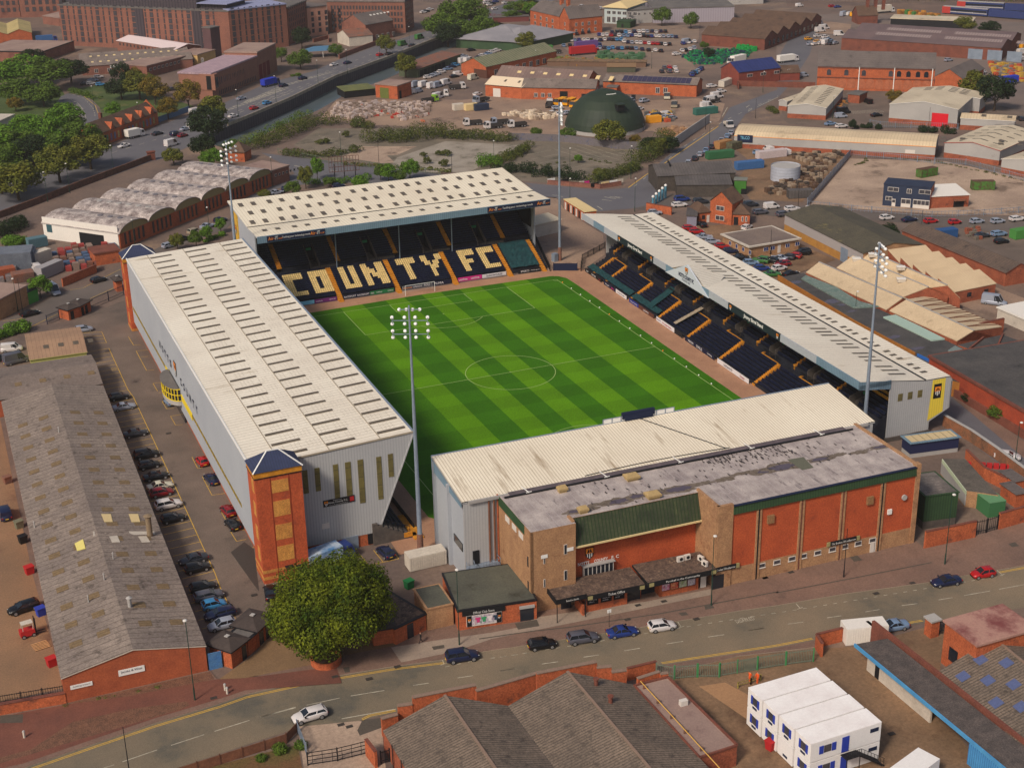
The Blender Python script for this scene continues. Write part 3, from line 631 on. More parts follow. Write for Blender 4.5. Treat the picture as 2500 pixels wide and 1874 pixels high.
# ================================================================ THE SETTING
# ---- ground sheet with the canal cut out
WL=[G('a1',1500,1075),G('a1',1760,975),G('a2',0,920),G('a2',350,770),G('a2',700,600),G('a2',1100,455),G('a2',1430,325),G('a2',1900,150)]   # road-side canal wall
BK=[G('a1',1790,1160),G('a1',1990,1075),G('a2',250,975),G('a2',560,850),G('a2',760,735),G('a2',1130,590),G('a2',1560,380),G('a2',2000,190)]  # land-side bank top
hole=WL+BK[::-1]
def ground():
    bm=bmesh.new(); E=[]
    for loop in ([Vector((-1800,-400)),Vector((2600,-400)),Vector((2600,3600)),Vector((-1800,3600))],hole):
        vs=[bm.verts.new((p.x,p.y,0)) for p in loop]; E+=[bm.edges.new((vs[i],vs[(i+1)%len(vs)])) for i in range(len(vs))]
    bmesh.ops.triangle_fill(bm,use_beauty=True,edges=E)
    for f in bm.faces:
        if f.normal.z<0: f.normal_flip()
    me=bpy.data.meshes.new('ground'); bm.to_mesh(me); bm.free(); me.materials.append(GROUND); o=bpy.data.objects.new('ground',me); C.objects.link(o); tag(o,kind='structure')
ground()
b=MB()
for i in range(len(WL)-1):
    a,c=WL[i],WL[i+1]; b.face([(a.x,a.y,-4.4),(c.x,c.y,-4.4),(c.x,c.y,0),(a.x,a.y,0)])
WALLD=mat('sheet_pile_wall',(84,78,84),(66,62,70),.3,grit=.15,ribs=('x',1.2,.3),ribc=(56,52,60))
tag(b.build('canal_wall',WALLD),kind='structure')
b=MB()
for i in range(len(BK)-1):
    a,c=BK[i],BK[i+1]; a2=a.lerp(WL[i],.22); c2=c.lerp(WL[i+1],.22); b.face([(c.x,c.y,0),(a.x,a.y,0),(a2.x,a2.y,-4.4),(c2.x,c2.y,-4.4)])
BANKM=mat('bank_earth',(84,84,48),(70,66,46),.3,grit=.2); tag(b.build('canal_bank',BANKM),kind='structure')
sheet('canal_water',WATER,hole,-4)
LILY=mat('lily_leaves',(96,108,62),(80,90,56),.5,grit=.2)
r=random.Random(3); b=MB()
for i in range(500):
    t=r.random()**1.5*.3; k=t*(len(WL)-1); j=int(k); a=WL[j].lerp(WL[j+1],k-j); c=BK[j].lerp(BK[j+1],k-j); f=r.uniform(.15,.72); p=a.lerp(c,f)
    s=r.uniform(.2,.75); b.face([(p.x+s*math.cos(q*1.05),p.y+s*math.sin(q*1.05),-3.985+r.random()*.01) for q in range(6)])
tag(b.build('water_lilies',LILY),kind='stuff')
# ---- yards and lots
GRASSL=mat('rough_grass',(78,92,46),(62,78,40),.15,grit=.25,gs=3,stain=(104,100,60),ss=.1)
sheet('park_grass',GRASSL,PL('a1',(-300,640),(480,700),(640,960),(860,1120),(700,1230),(0,1450),(-300,1560)),.004)
sheet('verge',GRASSL,PL('a1',(530,700),(820,640),(1240,740),(1500,820),(1230,930),(800,960),(770,830),(700,760)),.004)
sheet('stock_yard',CONC,PL('a2',(560,930),(700,770),(1250,770),(1700,770),(2212,700),'a3',(820,790),(1600,760),(1800,800),(1760,930),(1420,1080),(1240,1010),(600,1040),(0,1050),'a2',(1440,985),(900,960)),.004)
sheet('waste_lot',mat('waste_tarmac',(124,112,98),(104,96,84),.08,grit=.15,stain=(70,68,56),ss=.12),PL('a2',(370,1120),(560,990),(900,990),(1440,990),(2212,1060),'a3',(900,1140),(1240,1130),(1100,1330),(1010,1410),(840,1440),(0,1380),'a2',(1600,1330),(600,1210)),.006)
sheet('concrete_slab',CONCW,PL('a2',(750,1215),(900,1130),(1320,1130),(1170,1195),(1090,1200),(1150,1255),(1050,1260)),.011)
sheet('concrete_slab',mat('grey_slab',(158,148,136),(138,128,116),.15,grit=.12,stain=(98,92,78),ss=.15),PL('a2',(1100,1300),(1170,1215),(1540,1090),(2130,1120),(2080,1190),(1800,1290),(1720,1330),(1300,1330)),.012)
sheet('far_car_park',mat('car_park_pale',(142,120,104),(124,106,94),.05,grit=.1,stain=(104,90,82),ss=.06),PL('a3',(520,350),(700,215),(1600,190),(1600,300),(1500,430),(1600,560),(1100,600),(1180,430),(660,440)),.004)
sheet('depot_yard',mat('depot_tarmac',(124,108,100),(110,98,92),.04,grit=.1,stain=(94,84,80),ss=.05),PL('a4',(320,130),(900,100),(2300,180),(2300,900),(1700,1000),(600,720),(300,420)),.004)
sheet('depot_slab',CONC,PL('a4',(400,240),(480,135),(880,190),(860,270)),.009)
sheet('concrete_lot',CONCW,PL('b4',(560,325),(870,-40),(1600,-20),(2300,130),(2300,400),(1500,385),(900,345)),.004)
sheet('scrap_yard',YARD,PL('a3',(1830,1110),(2300,1150),'a4',(850,1180),(500,1560),(100,1540),(0,1400),'a3',(1880,1400),(2000,1250)),.005)
sheet('trading_estate_yard',TARM,PL('a4',(330,900),(400,700),(1150,700),(1800,760),(2212,860),(2212,1000),(1100,990),(400,960)),.004)
sheet('garage_yard',TARM,PL('b4',(1200,450),(2300,430),(2300,900),(1300,560)),.005)
sheet('office_yard',YARD,PL('b3',(1500,480),(1800,470),'b4',(100,480),(480,620),(760,740),(300,900),'b3',(2212,900),(1700,600)),.005)
sheet('white_roof_yard',CONC,PL('b4',(1700,1080),(1990,950),(2250,1050),(2250,1200),(2000,1200)),.006)
# ---- far roads
sheet('london_road',ASPHB,PL('a1',(-200,1500),(300,1330),(700,1200),(800,1150),(1230,968),(1500,875),(1720,800),(2000,670),'a2',(180,640),(530,548),(720,460),(1000,358),(1400,240),(1700,120),(2300,-60),(2500,-30),(1900,140))+WL[::-1][1:]+PL('a1',(1500,1110),(1260,1225),(1165,1245),(900,1345),(600,1448),(300,1560),'b1',(0,240),(-300,330)),.02)
sheet('side_road',ASPHB,PL('a1',(440,790),(470,745),(545,712),(640,728),(735,800),(775,890),(760,960),(650,985),(630,900),(560,830)),.016)
sheet('cattle_market_road',ASPHB,PL('a2',(120,1180),(310,1205),(640,1240),(1500,1345),(2212,1440),'a3',(250,1410),(850,1465),(1000,1455),(1060,1448),(1250,1300),(1400,1170),(1750,978),(1840,830),(2212,690),'a4',(250,620),(340,400),(500,130),(640,130),(560,420),(420,640),(330,740),(170,830),'a3',(1960,880),(1860,1020),(1700,1120),(1440,1300),(1340,1490),'b3',(1280,220),(1200,320),(1090,345),(780,372),(600,275),(330,250),(0,240),'b2',(700,140),(400,165),(250,190),(60,330),'a2',(20,1500),(380,1340),(330,1290)),.02)
sheet('county_road',ASPH,PL('b3',(1280,230),(1400,230),(1700,250),(2212,300),'b4',(300,335),(520,322),(700,345),(900,365),(1500,405),(2300,410),(2300,560),(1560,480),(1100,440),(690,395),(300,405),(0,375),'b3',(1900,330),(1400,330),(1190,360),(1090,345),(1200,320)),.024)
sheet('back_street',ASPH,PL('b1',(-300,1180),(0,1060),(240,965),(470,830),(760,760),(930,640),(1240,480),(1750,285),'a2',(100,1450),'b2',(400,165),(250,190),(100,260),'b1',(1750,340),(1250,530),(960,720),(900,800),(560,950),(380,1050),(0,1150),(-300,1260)),.016)
sheet('county_lane',ASPHB,PL('c4',(1480,320),(1640,210),(1900,420),(2212,680),(2400,840),(2400,1000),(2212,800),(2000,720)),.02)
sheet('lane_pavement',PAVE,PL('c4',(1640,200),(1680,190),(2212,560),(2400,700),(2400,850),(2212,690),(1900,425)),.05)
# ---- the foreground road and its pavements
KN=PL('d1',(-300,1700),(180,1585),(700,1405),(1200,1235),(1700,1085),'d2',(0,1015),(500,905),(1100,805),(1540,745),(1800,690),(2212,628),'d3',(500,600),(1200,490),(1900,372),'d4',(300,330),(840,238),(1500,148),(1760,98),(2212,20),(2700,-70))   # north kerb
KS=PL('d1',(-300,2500),(700,1900),(1350,1585),(2212,1298),'d2',(400,1262),(880,1215),(1160,1150),'d3',(0,990),(800,870),(1270,798),(2212,655),'d4',(600,600),(1320,480),(1460,460),(2212,345),(2700,262))
sheet('main_road',ROADM,KN+KS[::-1],.02)
NB=PL('d4',(2700,-500),(2212,-350),'c4',(2212,1170),(2010,1240),(1830,1290),(1440,1390),(1390,1340))+[Vector((30,-88)),Vector((-30,-84)),Vector((-62,-70)),Vector((-66,-66)),Vector((-68,-76))]+PL('d1',(2050,600),(1990,880),(1680,905),(1620,830),(510,1085),(0,1180),(-300,1250))
slab('pavement',PAVE,KN+NB,0,.12,KERB)
sheet('red_pavement',PAVER,PL('d1',(-300,1320),(0,1190),(510,1095),(1670,900),(1980,880),'d2',(700,800),(740,930),(0,985),'d1',(1700,1050),(1200,1200),(700,1370),(180,1550),(-300,1660)),.126)
sheet('cobbled_verge',SETTS,PL('d1',(510,1088),(1620,840),(1655,900),(1000,1030),(700,1070)),.13)
sheet('cobbled_verge',SETTS,PL('d1',(-100,1530),(240,1440),(560,1230),(1000,1130),(1440,1070),(1465,1100),(1400,1130),(700,1340),(-100,1580)),.13)
sheet('block_paved_entrance',mat('block_paving',(134,106,76),(118,94,70),.1,grit=.15,gs=5),PL('d1',(1690,900),(1990,690),'d2',(200,440),(1100,590),(1160,640),(840,700),(500,790),(0,890)),.13)
sheet('concrete_path',mat('pale_path',(158,140,124),(140,124,112),.2,grit=.1),PL('d2',(1120,655),(1540,590),(1900,540),(2212,480),'d3',(300,430),(700,370),(1200,300),(1690,205),(1690,250),(600,470),(0,590),'d2',(1600,690),(1200,770)),.13)
slab('south_pavement',PAVE,PL('d3',(1270,798),(2212,655),'d4',(600,600),(600,650),(0,720),'d3',(1270,880)),0,.11,KERB)
b=MB()
def DY(a,z=.033): strip(b,a,.12,z,0); strip(b,[p+Vector((0,.28)) for p in a],.12,z,0)
DY([p-Vector((0,.75)) for p in PL('d1',(-300,1700),(180,1585),(700,1405),(1200,1235),(1700,1085),'d2',(0,1015),(500,905),(1100,805),(1520,752))])
DY([p+Vector((0,.5)) for p in PL('d3',(1330,790),(2212,655),'d4',(600,600))]); DY([p+Vector((0,.5)) for p in PL('d4',(1320,482),(1450,460))]); DY([p-Vector((0,.7)) for p in PL('d4',(2000,60),(2212,20),(2700,-70))])
strip(b,PL('d2',(740,1200),(1160,1125)),.14,.033,1); DY(PL('d2',(900,1210),(960,1180),(1160,1140)))
for c,l in (('d1',((800,1580,880,1555),(945,1532,1212,1440),(1320,1405,1575,1322),(1655,1297,1925,1212),(2010,1187,2280,1110))),('d2',((115,1186,385,1115),(470,1095,725,1040),(810,1024,1070,982),(1290,943,1412,925),(1635,885,1752,868),(1960,832,2085,812))),('d3',((62,832,187,812),(388,778,515,760),(710,725,830,708),(1022,676,1146,656),(1350,623,1478,603),(1670,570,1795,552),(1980,520,2102,502))),('d4',((82,520,207,502),(390,470,508,455),(693,422,803,406),(988,376,1098,358),(1270,328,1390,312),(1553,284,1662,266),(1750,250,1950,215),(2018,202,2300,150)))):
    for x0,y0,x1,y1 in l: strip(b,PL(c,(x0,y0),(x1,y1)),.13,.034,1)
strip(b,PL('d2',(1540,800),(1800,745),(2212,690),'d3',(0,735),(600,640),(1450,500),(2212,380),'d4',(120,415),(1100,255),(1700,155),(2050,95)),.1,.034,1,dash=(.6,1.0))
for c,x,y in (('d3',1465,495),('d4',485,350),('d2',1530,780),('d4',2045,92)):
    q=G(c,x,y); strip(b,[q,q+Vector((.2,1.4))],.1,.036,1); strip(b,[q+Vector((-.5,0)),q+Vector((.5,0.1))],.1,.036,1)
tag(b.build('road_markings',[YEL,WLINE]),kind='structure')
p0=G('d3',1885,452); p1=G('d3',2025,425); d=(p1-p0); 
tt=text('road_lettering','DISABLED',WLINE,None,(0,0,0),(d.x,d.y,0),(-d.y,d.x,0),d.length,.9,ext=.0,bold=0); tt.location=((p0+p1).x/2,(p0+p1).y/2,.04); tag(tt,kind='structure')
b=MB()
for o,w_ in ((-2.3,.55),(-3.9,.55),(-6.4,.5),(-8.0,.5)): strip(b,[p+Vector((0,o)) for p in KN],w_,.0285)
tag(b.build('tyre_tracks',mat('worn_asphalt',(108,98,82),(96,90,78),.15,grit=.14)),kind='structure')
b=MB(); r=random.Random(15)
for o in (-1.4,-5.2,-7.1): strip(b,[p.lerp(q_,t)+Vector((0,o+r.uniform(-.12,.12))) for p,q_ in zip(KN,KN[1:]) for t in (0,.25,.5,.75)],.07,.0295,dash=(14,9))
tag(b.build('tar_seams',mat('tar',(58,54,50),grit=0)),kind='structure')
# patches, seams and manholes on road and pavement
PATCH=mat('asphalt_patch',(84,76,68),grit=.12); IRON=mat('manhole_iron',(60,54,50),grit=.15)
b=MB()
for i,(c,pts,z) in enumerate((('d1',[(1690,1100),(1730,1100),(1900,1385),(1860,1390)],.027),('d2',[(880,930),(920,930),(1140,1090),(1090,1100)],.027),('d2',[(860,1290),(900,1210),(1060,1190),(1045,1270),(880,1330)],.026),('d4',[(1220,215),(1240,212),(1490,350),(1460,352)],.027),('d4',[(1870,245),(1910,240),(1990,320),(1950,325)],.027),
   ('d2',[(750,810),(800,805),(805,845),(765,850)],.137),('d2',[(1435,650),(1530,635),(1535,660),(1450,675)],.137),('d3',[(180,470),(350,440),(370,490),(205,518)],.137),('d3',[(1440,390),(1500,382),(1520,405),(1465,412)],.137),('c4',[(860,1450),(920,1440),(965,1480),(900,1492)],.137),('c4',[(2090,1355),(2140,1340),(2175,1370),(2120,1380)],.137),('d3',[(1640,335),(1700,325),(1720,350),(1650,365)],.137),('d1',[(0,1180),(180,1170),(175,1235),(0,1240)],.137))):
    b.face([(*G(c,*p),z) for p in pts],0)
for c,x,y in (('d2',735,1245),('d2',800,1260),('d2',952,897),('d2',690,880),('d2',1170,803),('d1',1650,1045),('d3',1130,330),('d3',1330,300),('d3',1050,440),('d4',215,118),('d4',415,75),('d4',1070,238),('d4',1350,158),('d3',1580,435),('d4',1190,1320),('c1',1300,500),('d1',1960,250),('d3',2110,118)):
    q=G(c,x,y); z=.138 if c!='d2' or y<900 else .03; b.box(q.x-.45,q.x+.45,q.y-.3,q.y+.3,z-.02,z+.004,1)
tag(b.build('pavement_patches',[PATCH,IRON]),kind='structure')
strip(bb:=MB(),PL('d2',(1800,590),(2212,530),'d3',(600,500),(1300,395),(2212,225),'d4',(300,235),(900,120),(1500,0)),.25,.14); tag(bb.build('pavement_seam',PATCH),kind='structure')
# ---- car park beside the big stand, with bay lines
sheet('stadium_car_park',TARM,[Vector((-62,66)),Vector((-62,-63))]+PL('d1',(2060,560),(1640,560),(1340,0),'c1',(1080,880),(900,400),(790,100),'b1',(640,1300),(560,1060),(700,990),(950,900)),.012)
b=MB()
e=PL('b1',(840,1265),(985,1580),'c1',(1030,220),(1250,690),(1450,1120),(1660,1580),'d1',(1700,190),(1760,315),(1820,440)); strip(b,e,.12,.03)
def along(P,s):
    for i in range(len(P)-1):
        l=(P[i+1]-P[i]).length
        if s<=l: return P[i].lerp(P[i+1],s/l)
        s-=l
    return P[-1]
tot=sum((e[i+1]-e[i]).length for i in range(len(e)-1)); nb=int(tot/2.55)
for i in range(nb+1):
    q=along(e,tot*i/nb); strip(b,[q,q+Vector((-4.9,-.3))],.1,.03)
e2=PL('b1',(625,1148),(785,1138),(822,1222),(665,1232)); strip(b,e2,.1,.03); strip(b,PL('b1',(640,1175),(800,1168)),.1,.03); strip(b,PL('b1',(655,1200),(812,1192)),.1,.03)
for c,pts in (('b1',((990,1175),(1030,1240),(1085,1237))),('b1',((1140,1278),(1050,1285),(1130,1435),(1190,1432))),('b1',((1085,1330),(1140,1328))),('b1',((1275,1525),(1180,1535),(1215,1595))),('c1',((1225,185),(1290,182))),('c1',((1265,248),(1250,250),(1285,310),(1340,305))),('c1',((1400,352),(1315,366),(1355,435),(1410,430))),('c1',((1480,680),(1525,768),(1580,760))),('c1',((1560,832),(1635,975),(1755,958))),('c1',((1590,905),(1715,890))),('c1',((1700,1090),(1755,1190),(1860,1160))),('c1',((1775,1250),(1825,1330),(1900,1315))),('c1',((1780,1252),(1910,1240))),('c1',((1970,1376),(1855,1388),(1945,1562),(1990,1555))),('c1',((1900,1475),(1985,1462))),
   ('c2',((875,1425),(950,1515),(1180,1465),(1120,1380))),('c2',((985,1398),(1060,1490)))):
    strip(b,PL(c,*pts),.1,.03)
tag(b.build('parking_bay_lines',YEL),kind='structure')
sheet('dark_patch',mat('dark_tarmac',(66,58,54),grit=.1),PL('c1',(1780,1415),(1885,1335),(1960,1390),(1985,1590),'d1',(2000,220),(1960,170)),.018)  # darker patch of tarmac at the left foot of the near stair tower
# ---- pitch
def pitchmat():
    m=bpy.data.materials.new('mown_grass'); m.use_nodes=True; n=m.node_tree.nodes; L=m.node_tree.links; bs=n['Principled BSDF']
    tc=n.new('ShaderNodeTexCoord'); sx=n.new('ShaderNodeSeparateXYZ'); L.new(tc.outputs['Object'],sx.inputs[0])
    mr=n.new('ShaderNodeMapRange'); mr.inputs['From Min'].default_value=-40; mr.inputs['From Max'].default_value=40; L.new(sx.outputs[0],mr.inputs[0])
    cr=n.new('ShaderNodeValToRGB'); cr.color_ramp.interpolation='CONSTANT'
    B=[(-40,.14),(-33.2,0),(-26.5,.2),(-20.16,1),(-14.7,0),(-9.16,1),(-4.5,0),(0,1),(4.5,0),(9.16,1),(14.5,0),(20.16,1),(26.5,.0)]
    el=cr.color_ramp.elements
    while len(el)<len(B): el.new(.5)
    for i,(x,v) in enumerate(B): el[i].position=(x+40)/80; el[i].color=(v,v,v,1)
    L.new(mr.outputs[0],cr.inputs[0])
    q=n.new('ShaderNodeMath'); q.operation='SUBTRACT'; q.inputs[0].default_value=49.92; L.new(sx.outputs[1],q.inputs[1])
    q2=n.new('ShaderNodeMath'); q2.operation='DIVIDE'; L.new(q.outputs[0],q2.inputs[0]); q2.inputs[1].default_value=11.09
    fr=n.new('ShaderNodeMath'); fr.operation='FRACT'; L.new(q2.outputs[0],fr.inputs[0]); gt=n.new('ShaderNodeMath'); gt.operation='GREATER_THAN'; L.new(fr.outputs[0],gt.inputs[0]); gt.inputs[1].default_value=.5
    def nz(sc,a,bb,lo,hi,det=5):
        z=n.new('ShaderNodeTexNoise'); z.inputs['Scale'].default_value=sc; z.inputs['Detail'].default_value=det; L.new(tc.outputs['Object'],z.inputs[0])
        r_=n.new('ShaderNodeMapRange'); r_.inputs['From Min'].default_value=a; r_.inputs['From Max'].default_value=bb; r_.inputs['To Min'].default_value=lo; r_.inputs['To Max'].default_value=hi; L.new(z.outputs[0],r_.inputs[0]); return r_.outputs[0]
    mx=n.new('ShaderNodeMix'); mx.data_type='RGBA'; L.new(cr.outputs[0],mx.inputs[0]); mx.inputs[6].default_value=(*lin((58,108,14)),1); mx.inputs[7].default_value=(*lin((88,136,14)),1)
    k=n.new('ShaderNodeMath'); k.operation='MULTIPLY_ADD'; L.new(gt.outputs[0],k.inputs[0]); k.inputs[1].default_value=-.15; k.inputs[2].default_value=1.0
    k2=n.new('ShaderNodeMath'); k2.operation='MULTIPLY'; L.new(k.outputs[0],k2.inputs[0]); L.new(nz(.12,.3,.7,.9,1.1),k2.inputs[1])
    k3=n.new('ShaderNodeMath'); k3.operation='MULTIPLY'; L.new(k2.outputs[0],k3.inputs[0]); L.new(nz(3.5,.3,.7,.78,1.22,6),k3.inputs[1])
    sc=n.new('ShaderNodeVectorMath'); sc.operation='SCALE'; L.new(mx.outputs[2],sc.inputs[0]); L.new(k3.outputs[0],sc.inputs['Scale']); L.new(sc.outputs[0],bs.inputs[0]); bs.inputs['Roughness'].default_value=.9; bs.inputs['Specular IOR Level'].default_value=.1
    return m
sheet('pitch_surround',TRACK,[Vector(p) for p in ((-39.5,58.3),(41.8,57.2),(42.6,54),(40.6,-62),(-45,-62),(-41,57))],.02)
sheet('apron',CONC,PL('b3',(330,250),(500,260),(560,350),(710,450),(860,545),(875,700),(690,830),(440,830),(320,560)),.016)
gp=[(-36.6,-52),(-35,-54.6),(-33,-55),(31,-55),(34.3,-53),(34.9,-50),(35.9,44),(35.8,49.8),(34.6,52),(33,52.9),(0,53.7),(-33,52.6),(-36.8,51)]
sheet('football_pitch',pitchmat(),[Vector(p) for p in gp],.04)
b=MB(); HL,HW=49.92,33.17; lw=.13; z=.052
def R_(x0,y0,x1,y1): strip(b,[Vector((x0,y0)),Vector((x1,y1))],lw,z)
for s in(-1,1):
    R_(-HW,s*HL,HW,s*HL); R_(s*HW,-HL,s*HW,HL)
    for a,dp in((20.16,16.5),(9.16,5.5)): R_(-a,s*HL,-a,s*(HL-dp)); R_(a,s*HL,a,s*(HL-dp)); R_(-a,s*(HL-dp),a,s*(HL-dp))
    ang=math.acos(5.5/9.15); strip(b,[Vector((9.15*math.sin(t),s*(HL-11-9.15*math.cos(t)))) for t in [ang*(i/12-1) for i in range(25)]],lw,z)
    strip(b,[Vector((-.15,s*(HL-11))),Vector((.15,s*(HL-11)))],.3,z)
    for q in(-1,1): strip(b,[Vector((q*(HW-math.cos(t)),s*(HL-math.sin(t)))) for t in [PI/2*i/6 for i in range(7)]],lw,z)
R_(-HW,0,HW,0); strip(b,[Vector((9.15*math.cos(t*PI/36),9.15*math.sin(t*PI/36))) for t in range(73)],lw,z); strip(b,[Vector((-.2,0)),Vector((.2,0))],.4,z)
tag(b.build('pitch_markings',PLINE),kind='structure')
# ---- far road markings
b=MB()
cl=PL('a1',(1700,870),(2212,680),'a2',(0,790),(300,660),(700,545)); 
for i in range(len(cl)-1):
    a,c=cl[i],cl[i+1]; l=(c-a).length; d=(c-a)/l; nrm=Vector((-d.y,d.x))
    for o in(-.9,.9): strip(b,[a+nrm*o,c+nrm*o],.18,.03)
    for k in range(int(l/2.6)): q=a+d*k*2.6; strip(b,[q-nrm*.9,q+nrm*.9],.5,.031)
for off in (4.5,-4.3,-7.5):
    P_=[p+Vector((0,off)) for p in PL('a1',(1500,960),(2212,690),'a2',(0,800),(700,545),(1400,275),(1700,150))]; strip(b,P_,.22,.03,dash=(3,4))
strip(b,[p+Vector((0,2)) for p in PL('a1',(-100,1470),(700,1240),(1200,1090),(1500,965))],.2,.03,dash=(2.5,4))
strip(b,PL('a1',(-100,1545),(300,1440),(860,1270)),.15,.03,dash=(2,3))
zig=PL('a1',(470,765),(520,770),(580,800),(620,850),(640,915)); 
for i in range(len(zig)-1):
    a,c=zig[i],zig[i+1]; l=(c-a).length; d=(c-a)/l; nrm=Vector((-d.y,d.x))
    for o in(-1.1,1.1): strip(b,[a+nrm*o,c+nrm*o],.15,.026)
    for k in range(int(l/2.2)): q=a+d*k*2.2; strip(b,[q-nrm,q+nrm],.35,.027)
strip(b,PL('a1',(560,730),(650,760),(720,840),(735,900)),.2,.027,dash=(2,2.5)); strip(b,PL('a1',(545,722),(640,738),(735,815),(762,890)),.2,.027,1)
strip(b,PL('b3',(1055,185),(1200,80),(1330,0),'a3',(1400,1215),(1750,975)),.3,.03,1)
strip(b,PL('b3',(240,225),(510,245),(820,330),(880,370)),.2,.03,dash=(4,5)); strip(b,PL('a2',(375,1280),(520,1300),(700,1320)),.3,.03,dash=(4,3))
strip(b,PL('a3',(1100,1440),(1500,1120),(1800,930),(2212,740)),.2,.03,dash=(3,6)); strip(b,PL('a3',(2050,825),(2212,750)),.25,.031)
for c,x0,y0,x1,y1 in (('a3',870,1520,960,1535),('a3',910,1518,990,1530),('a3',950,1518,1010,1525),('a3',850,1540,930,1550),('a3',1780,900,1820,830),('a3',1965,830,1990,812),('a3',1980,860,2010,840)): strip(b,PL(c,(x0,y0),(x1,y1)),.25,.03)
strip(b,PL('c4',(1580,340),(1900,520),(2212,740)),.15,.03,dash=(3.5,4)); strip(b,PL('c4',(1630,280),(2000,560),(2300,790)),.12,.03,1)
# faded bay lines on the waste lot and car parks
for (c,x0,y0,x1,y1,n_,dx,dy) in (('a3',760,1240,1000,1300,6,40,-22),('a3',480,1150,900,1290,8,60,-8),('a3',250,1200,600,1130,5,60,30),('a2',540,1040,720,1090,5,38,20),('a2',640,1075,760,1060,3,-50,28),('a3',700,1180,1080,1180,5,0,30)):
    for i in range(n_): strip(b,PL(c,(x0+dx*i,y0+dy*i),(x0+dx*i+(x1-x0)*.6,y0+dy*i+(y1-y0)*.6)),.12,.02)
strip(b,PL('b1',(540,815),(640,800),(930,655)),.12,.03,1); strip(b,PL('b1',(220,1110),(360,1040),(700,880),(900,790)),.12,.03,1); strip(b,PL('b1',(20,1055),(150,1040),(240,990)),.12,.03,1)
for k in range(14): q=G('a4',900+k*18,880-k*1); strip(b,[q,q+Vector((1,5))],.12,.02)
tag(b.build('street_markings',[WLINE,YEL]),kind='structure')
# yard floors in the foreground
sheet('left_yard',mat('orange_yard',(146,112,84),(124,98,76),.06,grit=.14,gs=4,stain=(104,76,60),ss=.09,sthr=.55),PL('c1',(-400,300),(0,380),(250,1580),'d1',(500,960),(0,1070),(-400,1150)),.004)
sheet('gate_yard',CONCW,PL('d2',(400,1262),(880,1215),(1050,1270),(1100,1800),(480,1800)),.004)
sheet('south_yard',YARD,PL('d3',(1270,880),(1900,720),'d4',(600,660),(1000,640),(1500,1000),(2212,2100),(0,2100),'d3',(1900,1900)),.004)
sheet('pale_yard_slab',mat('yard_slab',(170,130,94),(152,116,86),.1,grit=.1),PL('d3',(1600,950),(1800,920),(2212,1140),(2212,1300),(2140,1320)),.01)
sheet('rough_ground',mat('earth_and_grass',(110,76,52),(84,84,44),.12,grit=.25),PL('d1',(1350,1640),(2212,1420),'d2',(400,1400),(480,1800),(-1500,1900)),.006)
sheet('brick_yard_floor',YARD,PL('d4',(1150,580),(1500,480),(1620,500),(1560,840),(1500,860)),.006)
# ================================================================ THE STADIUM
def put(o,t): o.data.transform(Matrix.Translation(-t.location)); o.parent=t; return o
SV=.0
def seat(b,x,y,z,f,m=0,w=.44):
    """tip-up seat, f = facing unit (dx,dy)"""
    dx,dy=f; px,py=-dy,dx; h=w/2
    def q(a,c,zz): return (x+dx*a+px*c,y+dy*a+py*c,z+zz)
    b.mesh([q(-.05,-h,.38),q(-.05,h,.38),q(.3,h,.42),q(.3,-h,.42),q(-.1,-h,.82),q(-.1,h,.82),q(-.05,-h,.30),q(-.05,h,.30)],[(0,1,2,3),(6,7,5,4),(6,4,0)],m)
def step_run(b,x0,x1,y0,y1,z0,z1,n,axis,m=0):
    """solid flight along +axis from level z0 to z1"""
    for i in range(n):
        a=i/n; e=(i+1)/n; zt=z0+(z1-z0)*(i+1)/n
        if axis=='y': b.box(x0,x1,y0+(y1-y0)*a,y0+(y1-y0)*e,max(0,z0-.6),zt,m)
        else: b.box(x0+(x1-x0)*a,x0+(x1-x0)*e,y0,y1,max(0,z0-.6),zt,m)
# ---------------- the far stand (behind the far goal), lettering in the seats
K=T('football_stand','far end stand behind the goal with big letters in its cream seats','football stand',(0,57.5,0))
GL={'C':['#####','#####','##...','##...','##...','##...','##...','##...','#####','#####'],'O':['#####','#####','##.##','##.##','##.##','##.##','##.##','##.##','#####','#####'],
'U':['##.##','##.##','##.##','##.##','##.##','##.##','##.##','##.##','#####','#####'],'N':['##...##','###..##','####.##','####.##','##.####','##.####','##..###','##...##','##...##','##...##'],
'T':['######','######','..##..','..##..','..##..','..##..','..##..','..##..','..##..','..##..'],'Y':['##...##','##...##','.##.##.','.##.##.','..###..','..###..','..##...','..##...','..##...','..##...'],
'F':['#####','#####','##...','##...','####.','####.','##...','##...','##...','##...']}
LET=[('C',-29.5,-25.4),('O',-23.8,-19.2),('U',-16.4,-12.3),('N',-10.8,-5.5),('T',-2.0,3.0),('Y',4.2,9.3),('F',13.9,18.0),('C',19.1,23.0)]
AIS=[-32.4,-18.4,-4.1,10.2,24.4,33.3]; ROWN=14; RS=9.2/ROWN
def islet(x,row):
    k=row-2
    if k<0 or k>10: return False
    for ch,a,e in LET:
        if a<=x<=e:
            g=GL[ch]; rr=min(9,int((10-k)*10/11)); c=int((x-a)/(e-a)*len(g[0])); return g[rr][min(c,len(g[0])-1)]=='#'
    return False
tb=MB(); sn=MB(); sc=MB(); inds=[]
for i in range(ROWN):
    y=58.8+i*RS; z=.9+i*RS*.43; tb.box(-34.6,34.6,y,y+RS+.01,0,z)
    for j in range(len(AIS)-1):
        x0=AIS[j]+.65; x1=AIS[j+1]-.65; n=int((x1-x0)/.5)
        if j==4 : continue
        for k in range(n):
            x=x0+(k+.5)*(x1-x0)/n
            if islet(x,i):
                if len(inds)<100 and i<4: inds.append((x,y+.3,z))
                else: seat(sc,x,y+.3,z,(0,-1),0)
            else: seat(sn,x,y+.3,z,(0,-1),0)
